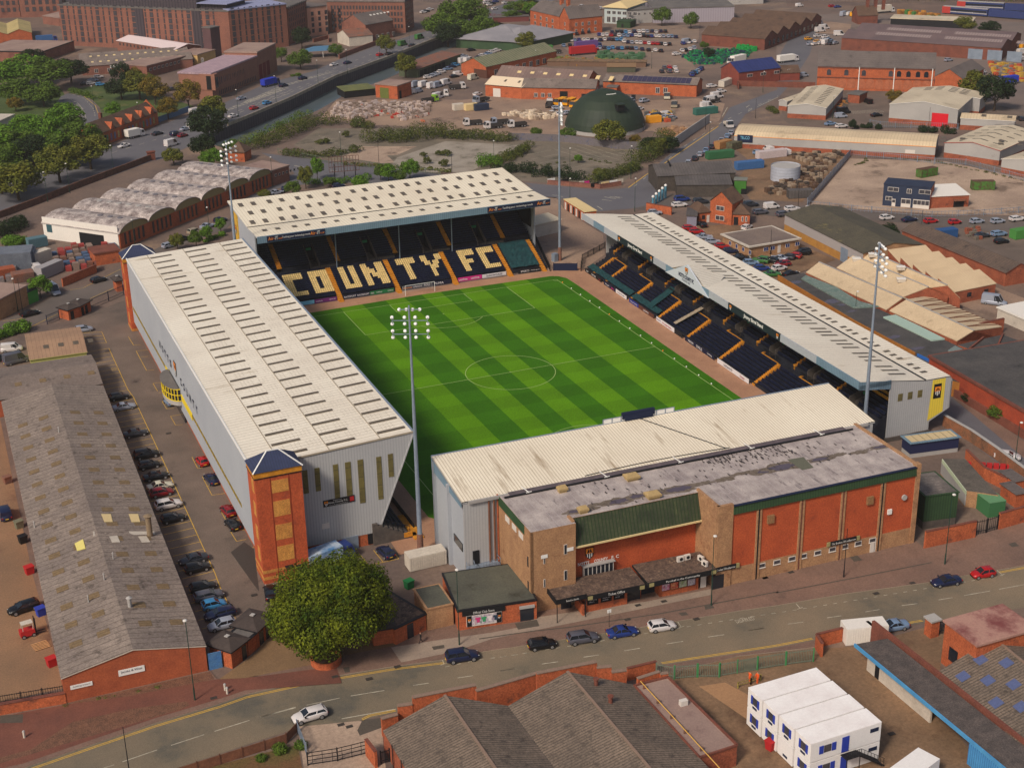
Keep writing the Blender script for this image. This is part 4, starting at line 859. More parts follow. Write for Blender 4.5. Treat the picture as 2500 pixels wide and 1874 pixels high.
tb.box(-34.6,34.6,68,69.2,0,5.0)
UA=[-29.6,-15.3,-.9,13.1,27.4]; VX=[-21.1,-7.0,7.2,21.5]
for i in range(26):
    y=69.2+i*.72; z=6.0+i*.36
    segs=[(-34.4,34.4)]
    if i<7:
        segs=[]; p=-34.4
        for v in VX: segs.append((p,v-1.1)); p=v+1.1
        segs.append((p,34.4))
    for a,e in segs: tb.box(a,e,y,y+.73,max(0,z-3) if i>=7 else 0,z)
    for a,e in segs:
        n=int((e-a)/.5)
        for k in range(n):
            x=a+(k+.5)*(e-a)/n
            if any(abs(x-u)<.65 for u in UA): continue
            if z<13.5: seat(sn,x,y+.35,z,(0,-1),0)
put(tb.build('terracing',TERRD),K); tag(put(sn.build('seats',SEATN),K),kind='stuff'); tag(put(sc.build('cream_seats',SEATC),K),kind='stuff')
proto=None
for (x,y,z) in inds:
    if proto is None: b=MB(); seat(b,0,0,0,(0,-1)); proto=b.build('seat',SEATC); o=proto
    else: o=proto.copy(); C.objects.link(o)
    o.parent=K; o.location=(x-K.location.x,y-K.location.y,z)
for x in AIS: b=MB(); step_run(b,x-.6,x+.6,56.7,68,-.25,5.1,18,'y'); put(b.build('aisle_stairs',STEPY),K)
for x in UA: b=MB(); step_run(b,x-.55,x+.55,69.2,77,6.0,10.0,16,'y'); put(b.build('aisle_stairs',STEPY),K); put(MB().box(x-.7,x+.7,77,78,9.2,11.2).build('aisle_head_wall',TERR),K)
put(MB().box(24.9+.3,32.7,58.9,67.6,0,.5).build('tarpaulin_base',TERRD),K)
b=MB(); r=random.Random(5); n=12; pts=[[(25.2+7.4*i/n,58.7+9*j/n,1.45+9*j/n*.43+r.uniform(-.12,.12)) for i in range(n+1)] for j in range(n+1)]
for j in range(n):
    for i in range(n): b.face([pts[j][i],pts[j][i+1],pts[j+1][i+1],pts[j+1][i]],0,False)
put(b.build('tarpaulin',TEALT),K)
for v in VX:
    b=MB(); b.box(v-1.15,v-.95,68.6,74.6,4.8,8.9); b.box(v+.95,v+1.15,68.6,74.6,4.8,8.9); b.box(v-1.15,v+1.15,74.3,74.6,4.8,9.0)
    vv=MB()
    for s in(-1,1): vv.mesh([(v+s*1.05-.1,68.6,4.9),(v+s*1.05+.1,68.6,4.9),(v+s*1.05+.1,74.6,9),(v+s*1.05-.1,74.6,9),(v+s*1.05-.1,68.6,6.3),(v+s*1.05+.1,68.6,6.3),(v+s*1.05+.1,74.6,9.6),(v+s*1.05-.1,74.6,9.6)],[(0,1,2,3),(4,5,6,7),(0,4,5,1),(2,6,7,3),(0,3,7,4),(1,5,6,2)])
    put(vv.build('vomitory_wall',TERR),K); put(MB().box(v-.95,v+.95,69,74.3,4.9,5.4).build('vomitory_floor',TERR),K); put(MB().box(v-.6,v+.6,74.0,74.25,8.1,8.7).build('exit_sign',mat('exit_sign_green',(40,130,80),grit=0)),K)
b=MB()
for j in range(4):
    x0=VX[j]+1.2; x1=VX[j]+5.6; b.box(x0,x1,68.1,68.3,5,5.8)
put(b.build('walkway_wall',TERR),K)
b=MB()
for j in range(4):
    x0=VX[j]-1; x1=VX[j]+7
    for k in range(17): x=x0+(x1-x0)*k/16; b.beam((x,67.9,4.9),(x,67.9,6),.05)
    b.beam((x0,67.9,6),(x1,67.9,6),.07)
for k in range(16): x=28+k*.42; b.beam((x,67.9,4.9),(x,67.9,6),.05)
b.beam((28,67.9,6),(34.5,67.9,6),.07); put(b.build('handrail',DARK),K)
# roof with a gutter line
b=MB(); RF=[(62.5,16.4),(72.3,16.1),(92.8,17.5)]; x0,x1=-35.7,37.2
for (ya,za),(yb,zb) in zip(RF,RF[1:]): b.face([(x0,ya,za),(x1,ya,za),(x1,yb,zb),(x0,yb,zb)]); b.face([(x0,ya,za-.35),(x1,ya,za-.35),(x1,yb,zb-.35),(x0,yb,zb-.35)],1)
for X in(x0,x1): b.face([(X,62.5,16.4),(X,72.3,16.1),(X,92.8,17.5),(X,92.8,17.1),(X,72.3,15.7),(X,62.5,16)],1)
KR=mat('stand_roof_cream',(236,226,204),(222,210,188),.06,grit=.03,rough=.6,ribs=('x',.8,.16),ribc=(208,196,176))
rf=put(b.build('roof',[KR,GREYL]),K); g=MB(); g.beam((x0,72.3,16.16),(x1,72.3,16.16),.35,.06); q=g.build('gutter',DARK); put(q,K)
for yr,off in ((88.4,-26.3-7.1),(82,-25.4-7.1),(75.3,-26.6-7.1),(67.7,-25.6-7.1)):
    for k in range(10):
        for d in (0,3.1):
            x=off+k*7.1+d
            if x<x0+.9 or x>x1-.8: continue
            L_=.85 if yr<70 else 1.25; f=lambda y:(16.1+(y-72.3)*1.4/20.5 if y>72.3 else 16.4-(y-62.5)*.3/9.8)+.06
            q=MB(); q.box(x-.55,x+.55,yr-L_,yr+L_,f(yr)-.03,f(yr)+.04); q.v=[(a,y,z+(f(y)-f(yr))) for a,y,z in q.v]; put(q.build('skylight',SKYL),K)
put(MB().box(x0-.05,x1+.05,62.2,62.5,14.9,16.5).build('fascia',BLUEG),K)
u=(1,0,0); v=(0,0,1)
for xa,xb in ((-33.6,-19.9),(20.6,37.1)):
    put(board('advert_board',NAVY,None,((xa+xb)/2,62.15,15.75),u,v,xb-xa,1.35,.06),K)
    L_=xb-xa
    for cx in (xa+1.9,xb-1.9):
        put(text('lettering','Air-',SIGNO,None,(cx-.85,62.05,15.8),u,v,1.5,.8),K); put(text('lettering','IT',SIGNW,None,(cx+.35,62.05,15.8),u,v,.7,.8),K); put(text('lettering','KOP',SIGNO,None,(cx+1.25,62.05,15.6),u,v,.9,.35),K)
    put(text('lettering','Tackling your technology needs',SIGNW,None,((xa+xb)/2+(.0 if xa<0 else -.4),62.05,15.72),u,v,6.6 if xa<0 else 8,.6),K)
for x in(-16.1,.2-.5,13.2): put(MB().cyl((x,67.6,4.8),(x,67.6,15.9),.16,.16,8).build('roof_column',STEEL),K)
b=MB()
for X in(-35.2,35.1): b.face([(X,67.5,5),(X,67.5,16),(X,72.3,15.8),(X,92.6,17),(X,92.6,0),(X,67.5,0)]); b.face([(X+.3,67.5,5),(X+.3,67.5,16),(X+.3,72.3,15.8),(X+.3,92.6,17),(X+.3,92.6,0),(X+.3,67.5,0)]); b.face([(X,67.5,0),(X+.3,67.5,0),(X+.3,67.5,16),(X,67.5,16)])
b.box(-35.2,35.2,92.4,92.7,0,17)
put(b.build('side_wall',GREYY),K)
b=MB(); b.box(-35.55,-35.22,84.5,87.5,5,16.6,0); put(b.build('yellow_panel',YEL),K); crest_=crest(None,(-35.6,86,12),(0,-1,0),(0,0,1),2.0); put(crest_,K)
put(MB().box(34.7,34.85,69,84,8,13).build('side_board',SIGNK),K)
b=MB()
for k in range(12): b.box(-34+k*.01,34,90,90.1,7.5+k*.5,7.55+k*.5)
put(MB().box(-34.4,34.4,86,92,6,14).build('back_wall',TERRD),K)
# adverts along the foot of the stand
pitchads=[]
def adboard(x0,y0,x1,y1,h,texts,base,name='advertising_board',z0=.1,label=None,lim=None):
    a=Vector((x0,y0)); e=Vector((x1,y1)); d=e-a; L_=d.length; t=T(name,label,'advert board',((x0+x1)/2,(y0+y1)/2,0),group='advertising boards round the pitch'); d/=L_
    u=(d.x,d.y,0); o=Vector((0,0,z0+h/2)); n=Vector((d.y,-d.x,0))
    board('panel',base,t,o,u,v,L_,h,.05)
    for (s,f,w_,hh,m_) in texts: text('lettering',s,m_,t,o+Vector(u)*(f*L_-L_/2)+n*.09,u,v,w_,hh,ext=.0,bold=.01)
    return t
PINK=mat('advert_pink',(204,40,130),grit=0); CYAN=mat('advert_cyan',(120,190,220),grit=0); ADW=mat('advert_white',(214,210,212),grit=0); ADP=mat('advert_purple',(110,40,110),grit=0); REDS=mat('sign_red',(172,36,38),grit=0); GRNS=mat('advert_green',(30,110,60),grit=0); ADN=mat('advert_navy',(20,24,52),grit=0); ADB=mat('advert_blue',(40,50,130),grit=0)
yk=58.45
adboard(-28.2,yk,-24.6,yk,.9,[],CYAN,label='pale blue advert board at the left end of the far touch boards')
adboard(-24.5,yk,-19.2,yk,.9,[('match',.2,1.6,.3,ADW),('sports',.8,1.5,.3,ADW)],ADP,label='purple advert board left of the first yellow aisle at the far end')
adboard(-17.6,yk,-11.2,yk,.9,[('RACESPORT',.25,2.9,.45,ADW),('RACESPORT',.76,2.9,.45,ADW)],ADN,label='navy advert board reading RACESPORT below the letter U')
adboard(-11.1,yk,-5.2,yk,.9,[('1862',.1,.8,.4,ADW),('Carlsberg',.38,1.4,.4,ADW),('Carlsberg',.85,1.4,.4,ADW)],GRNS,label='green and navy advert board below the letter N')
adboard(-3.2,yk,4.0,yk,.95,[('utilarama',.2,2.2,.4,SIGNO),('utilarama',.55,2.2,.4,ADW),('PUMA',.88,1.5,.55,ADW)],ADN,label='navy advert board behind the far goal net')
adboard(4.2,yk,9.3,yk,.95,[('PUMA',.38,2.4,.6,ADW)],ADN,label='navy advert board with white lettering right of the far goal')
adboard(11.0,yk,17.2,yk,1.0,[('utilita',.22,2.2,.55,ADW),('utilita',.72,2.2,.55,ADW)],PINK,label='pink advert board below the letter F')
adboard(17.3,yk,23.6,yk,.9,[('SHOWCASE',.5,4.2,.45,ADN)],ADW,label='white advert board with navy wide lettering below the letter C')
adboard(26.5,57.9,32.4,57.5,.95,[('SPORTS',.3,2.2,.5,ADW),('motorsport',.75,2.2,.3,ADW)],SIGNK,label='black advert board below the teal tarpaulin')
# far goal
def goal(y,s,label):
    t=T('football_goal',label,'goal',(0,y,0),0 if s>0 else PI); b=MB(); 
    for X in(-3.66,3.66): b.cyl((X,0,0),(X,0,2.44),.06,.06,8)
    b.cyl((-3.66,0,2.44),(3.66,0,2.44),.06,.06,8); b.build('goal_frame',SIGNW,t)
    b=MB(); b.cyl((-3.66,1.9,0),(-3.66,1.9,1.8),.03,.03,6); b.cyl((3.66,1.9,0),(3.66,1.9,1.8),.03,.03,6); b.cyl((-3.66,1.9,0),(3.66,1.9,0),.03,.03,6)
    for i in range(25):
        X=-3.66+7.32*i/24; b.beam((X,0,2.42),(X,1.9,1.8),.012); b.beam((X,1.9,1.8),(X,1.9,0),.012)
    for i in range(8): z=2.4*i/8; b.beam((-3.66,1.9,z*.75),(3.66,1.9,z*.75),.012); b.beam((-3.66,0,z),(-3.66,1.9,z*.75),.012); b.beam((3.66,0,z),(3.66,1.9,z*.75),.012)
    b.build('goal_net',mat('goal_net',(190,190,190),grit=0),t)
goal(50.3+4.2,1,'white football goal with net in front of the far stand')
# ---------------- big stand on the left
Dp=T('football_stand','long left stand with huge pale roof and grey cladding between brick towers','football stand',(-52,0,0))
YA,YB=-57.0,58.0; XB,XF=-65.6,-40.0; zr=lambda x:16.8+(x+65.6)*1.1/25.6
b=MB(); b.face([(XB,YA,16.8),(XF,YA,17.9),(XF,YB,17.9),(XB,YB,16.8)]); b.face([(XB,YA,16.4),(XF,YA,17.4),(XF,YB,17.4),(XB,YB,16.4)],1)
put(b.build('roof',[ROOFC,GREYL]),Dp)
b=MB(); b.beam((XF,YA,17.7),(XF,YB,17.7),.35,.6); put(b.build('front_gutter',STEEL),Dp)
b=MB(); b.beam((XB,YA,16.75),(XB,YB,16.75),.22,.35); put(b.build('eaves_trim',SIGNW),Dp)
b=MB()
for X in (-61.2,-53.4,-45.3): b.beam((X,YA+.2,zr(X)+.03),(X,YB-.2,zr(X)+.03),.12,.06)
b.beam((XB+.1,YA,17.0),(XF,YA,18.0),.25,.2,0); put(b.build('roof_seams',mat('roof_seam',(160,148,130),grit=0)),Dp)
k=0; more=MB()
for j in range(28):
    y=-54.9+j*4.06
    for X in (-60.9,-53.3,-45.15):
        if y>57: continue
        q=MB() if k<100 else more; q.mesh([(X,y,zr(X)+.12),(X+4.5,y,zr(X+4.5)+.12),(X+4.5,y+.62,zr(X+4.5)+.12),(X,y+.62,zr(X)+.12),(X,y,zr(X)),(X+4.5,y,zr(X+4.5)),(X+4.5,y+.62,zr(X+4.5)),(X,y+.62,zr(X))],[(0,1,2,3),(0,1,5,4),(1,2,6,5),(2,3,7,6),(3,0,4,7)])
        if k<100: put(q.build('skylight',SKYL),Dp)
        k+=1
# rows of fixings on the roof sheets
b=MB()
for j in range(28):
    y=-54.9+j*4.06
    for t_ in (1.35,2.0,2.65,3.3):
        for X in [i*.62-64.5 for i in range(40)]:
            if (X>-48.2 or y<5) and X<-41 and X>-60 and ((int(X*1.7)+j)%5): b.face([(X,y+t_,zr(X)+.02),(X+.22,y+t_,zr(X)+.02),(X+.22,y+t_+.12,zr(X)+.02),(X,y+t_+.12,zr(X)+.02)])
put(b.build('roof_fixings',mat('roof_fixing',(176,164,150),grit=0)),Dp)
# outer wall
b=MB(); b.box(-65.6,-65.4,YA,YB,2.2,16.5); put(b.build('outer_cladding',GREYY),Dp)
b=MB(); b.box(-65.0,-64.7,YA+1,YB-1,0,2.25); put(b.build('brick_base',BRICKO),Dp)
b=MB(); b.box(-65.66,-65.62,-46.5,57,5.5,6.15); put(b.build('ribbon_window',mat('yellow_glazing',(150,128,50),(120,104,50),.5,rough=.3,grit=.1)),Dp)
b=MB(); 
for i in range(60): y=-46.5+i*1.75; b.box(-65.7,-65.6,y,y+.09,5.5,6.15)
put(b.build('window_mullions',mat('mullion_yellow',(190,160,50),grit=0)),Dp)
# bow-fronted bay over the entrance
b=MB(); g=MB(); ff=MB(); cy=8.5; n=14; R=5.4; dep=2.4
arc=[(-65.6-dep*math.sin(PI*i/n),cy+R*math.cos(PI*i/n)) for i in range(n+1)]
for (xa,ya),(xb,yb) in zip(arc,arc[1:]):
    g.face([(xa,ya,4.5),(xb,yb,4.5),(xb,yb,6.9),(xa,ya,6.9)]); b.face([(xa*1.0-.05,ya,3.6),(xb-.05,yb,3.6),(xb-.05,yb,4.5),(xa-.05,ya,4.5)])
    ff.beam((xa-.05,ya,4.5),(xa-.05,ya,6.9),.14); ff.beam((xa-.05,ya,4.55),(xb-.05,yb,4.55),.14); ff.beam((xa-.05,ya,5.7),(xb-.05,yb,5.7),.12); ff.beam((xa-.05,ya,6.9),(xb-.05,yb,6.9),.16)
b.face([(x,y,3.6) for x,y in arc]); put(b.build('bay_apron',UNIT),Dp); put(g.build('bay_window',GLASS),Dp); put(ff.build('bay_frame',mat('bright_yellow_frame',(224,196,40),grit=0)),Dp)
put(MB().prism([(x-.25,y) for x,y in arc],6.98,7.12).build('bay_roof',FLATG),Dp)
b=MB()
for y0,y1 in ((14.8,18),(-8,2)):
    b.box(-65.74,-65.62,y0,y1,5.0,6.3)
put(b.build('side_glazing',mat('bright_yellow_frame',(224,196,40),grit=0)),Dp)
put(MB().box(-65.4,-64.6,3,14,0,2.6).build('entrance_doors',GLASS),Dp)
for i,(s) in enumerate('NOTTS'): put(text('lettering',s,NAVY,None,(-65.72,22.0-i*2.8,9.4),(0,-1,0),v,1.2,1.6,bold=.05),Dp)
for i,(s) in enumerate('COUNTY'): put(text('lettering',s,NAVY,None,(-65.72,.6-i*2.85,9.4),(0,-1,0),v,1.2,1.6,bold=.05),Dp)
put(crest(None,(-65.7,6.0,9.9),(0,-1,0),v,2.9),Dp)
# end walls
def endwall(y,sgn):
    b=MB(); P_=[(-65.4,16.7),(-40.1,17.8),(-46.6,2.0),(-58.6,2.0),(-65.4,2.0)]
    b.face([(x,y,z) for x,z in P_]); b.face([(x,y+.25*sgn,z) for x,z in P_][::-1]); b.face([(-40.1,y,17.8),(-40.1,y+.25*sgn,17.8),(-46.6,y+.25*sgn,2),(-46.6,y,2)]); b.beam((-40.05,y-.05*sgn,17.8),(-46.6,y-.05*sgn,2),.2,.2)
    put(b.build('end_cladding',GREYL),Dp)
endwall(-57.0,1); endwall(57.8,-1)
OLW=mat('olive_glazing',(116,106,62),(98,90,56),.6,rough=.35,grit=.1,ribs=('z',2.0,.06),ribc=(80,74,50))
for x0_,x1_,z0_,z1_ in ((-58,-57.2,11.1,15),(-56.1,-55.3,11.1,15),(-53.2,-52.4,9.3,15),(-51.3,-50.4,9.2,15),(-49.3,-48.4,7.6,15),(-46.3,-45.5,7.6,14.9),(-44.4,-43.6,11.1,15)):
    put(MB().box(x0_,x1_,-57.08,-57.0,z0_,z1_).build('window',OLW),Dp)
put(MB().box(-55.6,-54.4,-57.1,-57,4.5,5.4).build('vent',FRAMEW),Dp)
put(board('sign',SIGNK,None,(-52.65,-57.05,8.75),u,v,5.0,1.1,.08),Dp); put(text('lettering','Welcome to',SIGNW,None,(-52.9,-57.16,9.12),u,v,1.4,.18),Dp); put(text('lettering','Notts County F.C.',SIGNW,None,(-52.8,-57.16,8.75),u,v,3.1,.42),Dp); put(text('lettering','oldest football league club in the world',SIGNW,None,(-52.8,-57.16,8.38),u,v,3.0,.14),Dp)
put(crest(None,(-54.7,-57.15,8.75),u,v,.85),Dp); put(MB().box(-50.9,-50.25,-57.16,-57.1,8.4,9.15).build('rose_badge',REDS),Dp)
b=MB(); b.box(-59.3,-46.8,-56.95,-56.7,0,2.0)
for i in range(6): b.box(-46.8+i*.85,-45.95+i*.85,-57.2,-56.7,0,2.3-i*.3)
put(b.build('end_brick_base',BRICKO),Dp); put(MB().box(-52.6,-50.0,-57.2,-56.95,0,2.2).build('roller_door',STEEL),Dp); put(MB().box(-48.4,-47.1,-57.1,-56.95,.2,1.95).build('poster',SIGNK),Dp)
# seating of the left stand (only the ends show)
b=MB(); sn=MB(); ex=[]
for i in range(24):
    x=-41.6-i*.8; z=.6+i*.42; b.box(x-.81,x,-56.2,57.2,max(0,z-2),z)
    for j in range(int(113/.55)):
        y=-56+j*.55
        if (y%14)<1.1: continue
        if y>-44 and y<44 and i>5: continue
        seat(sn,x-.4,y,z,(1,0),0)
put(b.build('terracing',TERR),Dp); tag(put(sn.build('seats',SEATN),Dp),kind='stuff')
for y in (-55.2,-42,-28,-14,0,14,28,42): b=MB(); step_run(b,-46,-41.2,y,y+1.1,0,2.6,10,'x'); b.v=[(-87.2-x if False else x,yy,z) for x,yy,z in b.v]; 
b=MB(); 
for i in range(9): b.box(-41.2-.8*i,-40.4-.8*i,-57.5,-56.4,0,.3+.42*i)
put(b.build('terrace_steps',TERR),Dp); put(MB().box(-41.2,-39.6,-58.5,-50,.02,.3).box(-42.6,-41.2,-57.6,-57.3,.3,1.1).build('yellow_edge',STEPY),Dp)
b=MB(); 
for i in range(7): b.beam((-41.4-.8*i,-56.9,.6+.4*i),(-41.4-.8*i,-56.9,1.8+.4*i),.06); 
b.beam((-41.4,-56.9,1.8),(-46.2,-56.9,4.2),.07); b.beam((-41.4,-56.9,1.2),(-46.2,-56.9,3.6),.05); put(b.build('handrail',DARK),Dp)
put(MB().box(-40.2,-40.05,-55,54,0,1.0).build('perimeter_wall',SIGNK),Dp)
# brick stair towers
TANP=mat('tower_tan_brick',(204,146,72),(180,120,60),.7,grit=.25,gs=6)
ROOFB=mat('tower_blue_roof',(54,62,92),(46,54,80),.5,grit=.05,ribs=('x',.4,.2),ribc=(42,48,72))
def tower(x0,x1,y0,y1,label,dz=0):
    t=T('stair_tower',label,'brick tower',((x0+x1)/2,(y0+y1)/2,0),group='brick stair towers'); w=(x1-x0)/2; d=(y1-y0)/2
    MB().box(-w,w,-d,d,0,17.55).build('wall',PAINTR,t); MB().box(-w-.08,w+.08,-d-.08,d+.08,17.6,18.45).build('yellow_band',STEPY,t); MB().box(-w-.12,w+.12,-d-.12,d+.12,17.45,17.6).build('cornice',DARK,t)
    b=MB(); e=.25; a=[(-w-e,-d-e,18.5),(w+e,-d-e,18.5),(w+e,d+e,18.5),(-w-e,d+e,18.5)]; r0=(-.9,0,20.6); r1=(.9,0,20.6)
    b.face([a[0],a[1],r1,r0]); b.face([a[1],a[2],r1]); b.face([a[2],a[3],r0,r1]); b.face([a[3],a[0],r0]); b.face(a); rf=b.build('roof',ROOFB,t)
    b=MB(); b.beam(a[0],r0,.2,.1); b.beam(a[1],r1,.2,.1); b.beam(r0,r1,.2,.1); b.build('ridge_cap',SIGNW,rf)
    for z in (3.4,7.0,10.9,14.8): MB().box(-w+2.4,-w+4.9,-d-.04,-d,z,z+2.5 if z!=14.8 else z+2.0).build('brick_panel',TANP,t); MB().box(-w-.04,-w,-d+.9,-d+2.3,z,z+2.3).build('brick_panel',TANP,t)
    for z in (.7,1.8): MB().box(-w-.03,w+.03,-d-.03,d+.03,z,z+.5).build('brick_band',TANP,t)
    b=MB(); b.box(-w+2.2,-w+2.3,-d-.05,-d,0,17.4); b.box(-w+5.0,-w+5.1,-d-.05,-d,0,17.4); b.build('expansion_joint',mat('joint_dark_red',(130,52,28),grit=0),t)
    MB().box(-.2,1.0,-d-.6,-d,2.3,2.45).build('porch',DARK,t); MB().box(w-2,w-.3,-d-.05,-d,0,2.2).build('door',GLASS,t)
    return t
tower(-66.3,-59.3,-62.1,-57.3,'tall brick stair tower with blue cap roof near the big tree')
tower(-66.3,-59.3,58.1,62.9,'brick stair tower with blue cap roof at the far left gate').location.z=-1.7
# ---------------- stand on the right with centre gable
Sr=T('football_stand','right-hand stand with long white roof, centre gable and rows of navy seats','football stand',(42.8,0,0),-math.radians(1.45))
YN,YF=-59.5,59.0
top=[(0,12.7),(6.6,11.85),(14,10.75),(19.4,10.7),(20.0,9.9)]
b=MB()
for (xa,za),(xb,zb) in zip(top,top[1:]): b.face([(xa,YN,za),(xb,YN,zb),(xb,YF,zb),(xa,YF,za)]); b.face([(xa,YN,za-.3),(xb,YN,zb-.3),(xb,YF,zb-.3),(xa,YF,za-.3)],1)
b.build('roof',[ROOFC,GREYL],Sr)
MB().beam((14,YN,10.8),(14,YF,10.8),.35,.1).build('roof_gutter',DARK,Sr)
zs=lambda x: 12.7-.85*x/6.6 if x<6.6 else 11.85-1.1*(x-6.6)/7.4 if x<14 else 10.72
cnt=0; rest=MB()
for g_ in range(16):
    for d in (0,2.0,4.0):
        y=-56.5+g_*7.22+d
        if y>57: continue
        for (xa,L_,w_) in ((8.3,3.7,.62),(15.4,1.3,.8)):
            q=MB() if cnt<98 else rest; q.mesh([(xa,y,zs(xa)+.06),(xa+L_,y,zs(xa+L_)+.06),(xa+L_,y+w_,zs(xa+L_)+.06),(xa,y+w_,zs(xa)+.06)],[(0,1,2,3)]); q.mesh([(xa,y,zs(xa)+.01),(xa+L_,y,zs(xa+L_)+.01),(xa+L_,y,zs(xa+L_)+.06),(xa,y,zs(xa)+.06)],[(0,1,2,3)])
            if cnt<98: q.build('skylight',SKYL,Sr)
            cnt+=1
# front fascia, alternating tones
fy=[YN,-46,-33.5,-13.5,-5.5,14,20,38.5,46,52,YF]
for i,(a,e) in enumerate(zip(fy,fy[1:])):
    m_=(BLUEGY,GREYY)[i%2]
    if (a,e) in ((-33.5,-13.5),(20,38.5)): m_=mat('fascia_dark_green',(24,40,44),grit=0)
    MB().box(-.12,.12,a,e,11.3,12.75).build('fascia',m_,Sr)
MB().box(0,6.6,YN-.1,YN+.05,11.2,12.0).build('fascia',BLUEG,Sr)
b=MB(); b.face([(0,YN-.1,11.2),(6.6,YN-.1,10.3),(6.6,YN-.1,11.85),(0,YN-.1,12.7)]); b.build('end_fascia',BLUEG,Sr)
ul=(0,-1,0)
for a,e in ((-33.5,-13.5),(20,38.5)):
    c_=(a+e)/2; text('lettering','Jimmy Sirrel Stand',SIGNW,Sr,(-.16,c_,12.0),ul,v,7.4,1.0,bold=.03)
    for y in (a+1,e-1): crest(Sr,(-.14,y,12.0),ul,v,1.1,off=.02)
# gable
b=MB(); b.face([(-.3,13.8,11.2),(-.3,4.1,15.6),(-.3,-5.6,11.2)]); b.face([(0.1,13.8,11.2),(.1,4.1,15.6),(.1,-5.6,11.2)][::-1]); b.face([(-.3,13.8,11.2),(.1,13.8,11.2),(.1,4.1,15.6),(-.3,4.1,15.6)]); b.face([(-.3,-5.6,11.2),(.1,-5.6,11.2),(.1,4.1,15.6),(-.3,4.1,15.6)]); b.face([(-.3,13.8,11.2),(-.3,-5.6,11.2),(.1,-5.6,11.2),(.1,13.8,11.2)])
gb=b.build('gable',mat('gable_pale_grey',(192,198,206),grit=.02,ribs=('y',.5,.15),ribc=(178,184,192)),Sr)
text('lettering','NOTTS COUNTY FC',NAVY,gb,(-.36,4.1,12.75),ul,v,6.8,.9,bold=.03); text('lettering','FOUNDED 1862',NAVY,gb,(-.36,4.1,11.9),ul,v,3.6,.45); crest(gb,(-.32,4.1,14.1),ul,v,1.6)
b=MB(); b.mesh([(.1,13.8,11.9),(.1,4.1,15.5),(.1,-5.6,11.9),(9,4.1,11.9)],[(0,1,3),(1,2,3)]); b.build('gable_roof',ROOFC,Sr)
# end walls and back wall
CL=[(6.6,.8),(6.6,11.7),(14,10.55),(19.4,10.5),(19.9,9.8),(19.95,4.5),(15.7,2.4),(15.7,.8)]
for y,o in ((YN,.25),(YF-.25,.25)):
    b=MB(); b.face([(x,y,z) for x,z in CL]); b.face([(x,y+o,z) for x,z in CL][::-1]); b.face([(6.6,y,.8),(6.6,y+o,.8),(6.6,y+o,11.7),(6.6,y,11.7)]); b.face([(15.7,y,.8),(15.7,y,2.4),(15.7,y+o,2.4),(15.7,y+o,.8)]); b.build('end_cladding',GREYL,Sr)
b=MB(); b.face([(15.2,YN-.04,2.6),(18.4,YN-.04,4.0),(18.4,YN-.04,10.5),(15.6,YN-.04,10.5)]); b.build('yellow_panel',mat('bright_yellow_panel',(226,200,70),grit=.02,ribs=('x',.5,.2),ribc=(206,182,60)),Sr)
MB().box(16.0,17.6,YN-.1,YN-.05,6.8,9.6).build('banner',SIGNK,Sr); crest(Sr,(16.8,YN-.12,8.2),u,v,1.9)
for x in(8.4,10.5,12.6): MB().box(x,x+.95,YN-.06,YN,7.6,9.0).build('window',OLW,Sr)
b=MB(); b.box(19.7,19.95,YN,YF,4.5,9.8); b.face([(19.95,YN,4.5),(19.95,YF,4.5),(15.7,YF,2.4),(15.7,YN,2.4)]); b.box(15.5,15.7,YN,YF,0,2.4); b.build('back_wall',GREYY,Sr)
MB().box(6.4,15.8,YN-.3,YN+.3,0,.8).build('concrete_base',TERR,Sr)
# terraces and seats
b=MB(); sn=MB(); ind=[]; A1=[49.3,42.3,28.6,14.6,1.1,-12.9,-27.0,-41,-55]; NR=7; RW=.8
tb=[]
for i in range(NR):
    x=-1.4+i*RW; z=.55+i*RW*.47; b.box(x,x+RW+.01,YN+.4,53,0,z)
    for j in range(int((52.5-YN-1)/.5)):
        y=YN+1+j*.5
        if any(abs(y-a)<.65 for a in A1): continue
        if y>49.8: continue
        if i<2 and 14.9<y<41.5: continue
        if y<-30 and len(ind)<100 and i<3: ind.append((x+.4,y,z))
        else: seat(sn,x+.4,y,z,(-1,0),0)
b.box(4.2,5.0,YN+.4,54,0,3.5)
A2=[51.1,37.5,23.8,10.3,-3.2,-17,-31,-45]; V2=[45.3,32.2,17.9,4.7,-9.2,-23,-37,-51]; sy_=MB()
for i in range(12):
    x=5.0+i*.85; z=4.5+i*.42
    segs=[(YN+.4,54)]
    if i<3:
        segs=[];p=54
        for q in V2: segs.append((q+1,p)); p=q-1
        segs.append((YN+.4,p))
    for a,e in segs:
        b.box(x,x+.86,a,e,0 if i<3 else max(0,z-2),z)
        for j in range(int((e-a)/.5)):
            y=a+.25+j*.5
            if any(abs(y-q)<.65 for q in A2): continue
            if y<-50 and 3<i<12: seat(sy_,x+.4,y,z,(-1,0),0)
            elif i>=5 and any(abs(y-q+3.5)<1.2 for q in V2) and i<8: seat(sy_,x+.4,y,z,(-1,0),0)
            else: seat(sn,x+.4,y,z,(-1,0),0)
b.build('terracing',TERRD,Sr); tag(sn.build('seats',SEATN,Sr),kind='stuff'); tag(sy_.build('yellow_seats',SEATY,Sr),kind='stuff')
q=MB(); seat(q,0,0,0,(-1,0)); pr=q.build('seat',SEATN,Sr)
for n_,(x,y,z) in enumerate(ind): o=pr if n_==0 else pr.copy(); (C.objects.link(o) if n_ else None); o.location=(x,y,z)
for a in A1: b=MB(); step_run(b,-1.6,4.2,a-.42,a+.42,.2,3.6,14,'x'); b.build('aisle_stairs',STEPY,Sr)
for a in A2: b=MB(); step_run(b,5.0,12,a-.36,a+.36,4.4,7.9,9,'x'); b.build('aisle_stairs',STEPY,Sr)
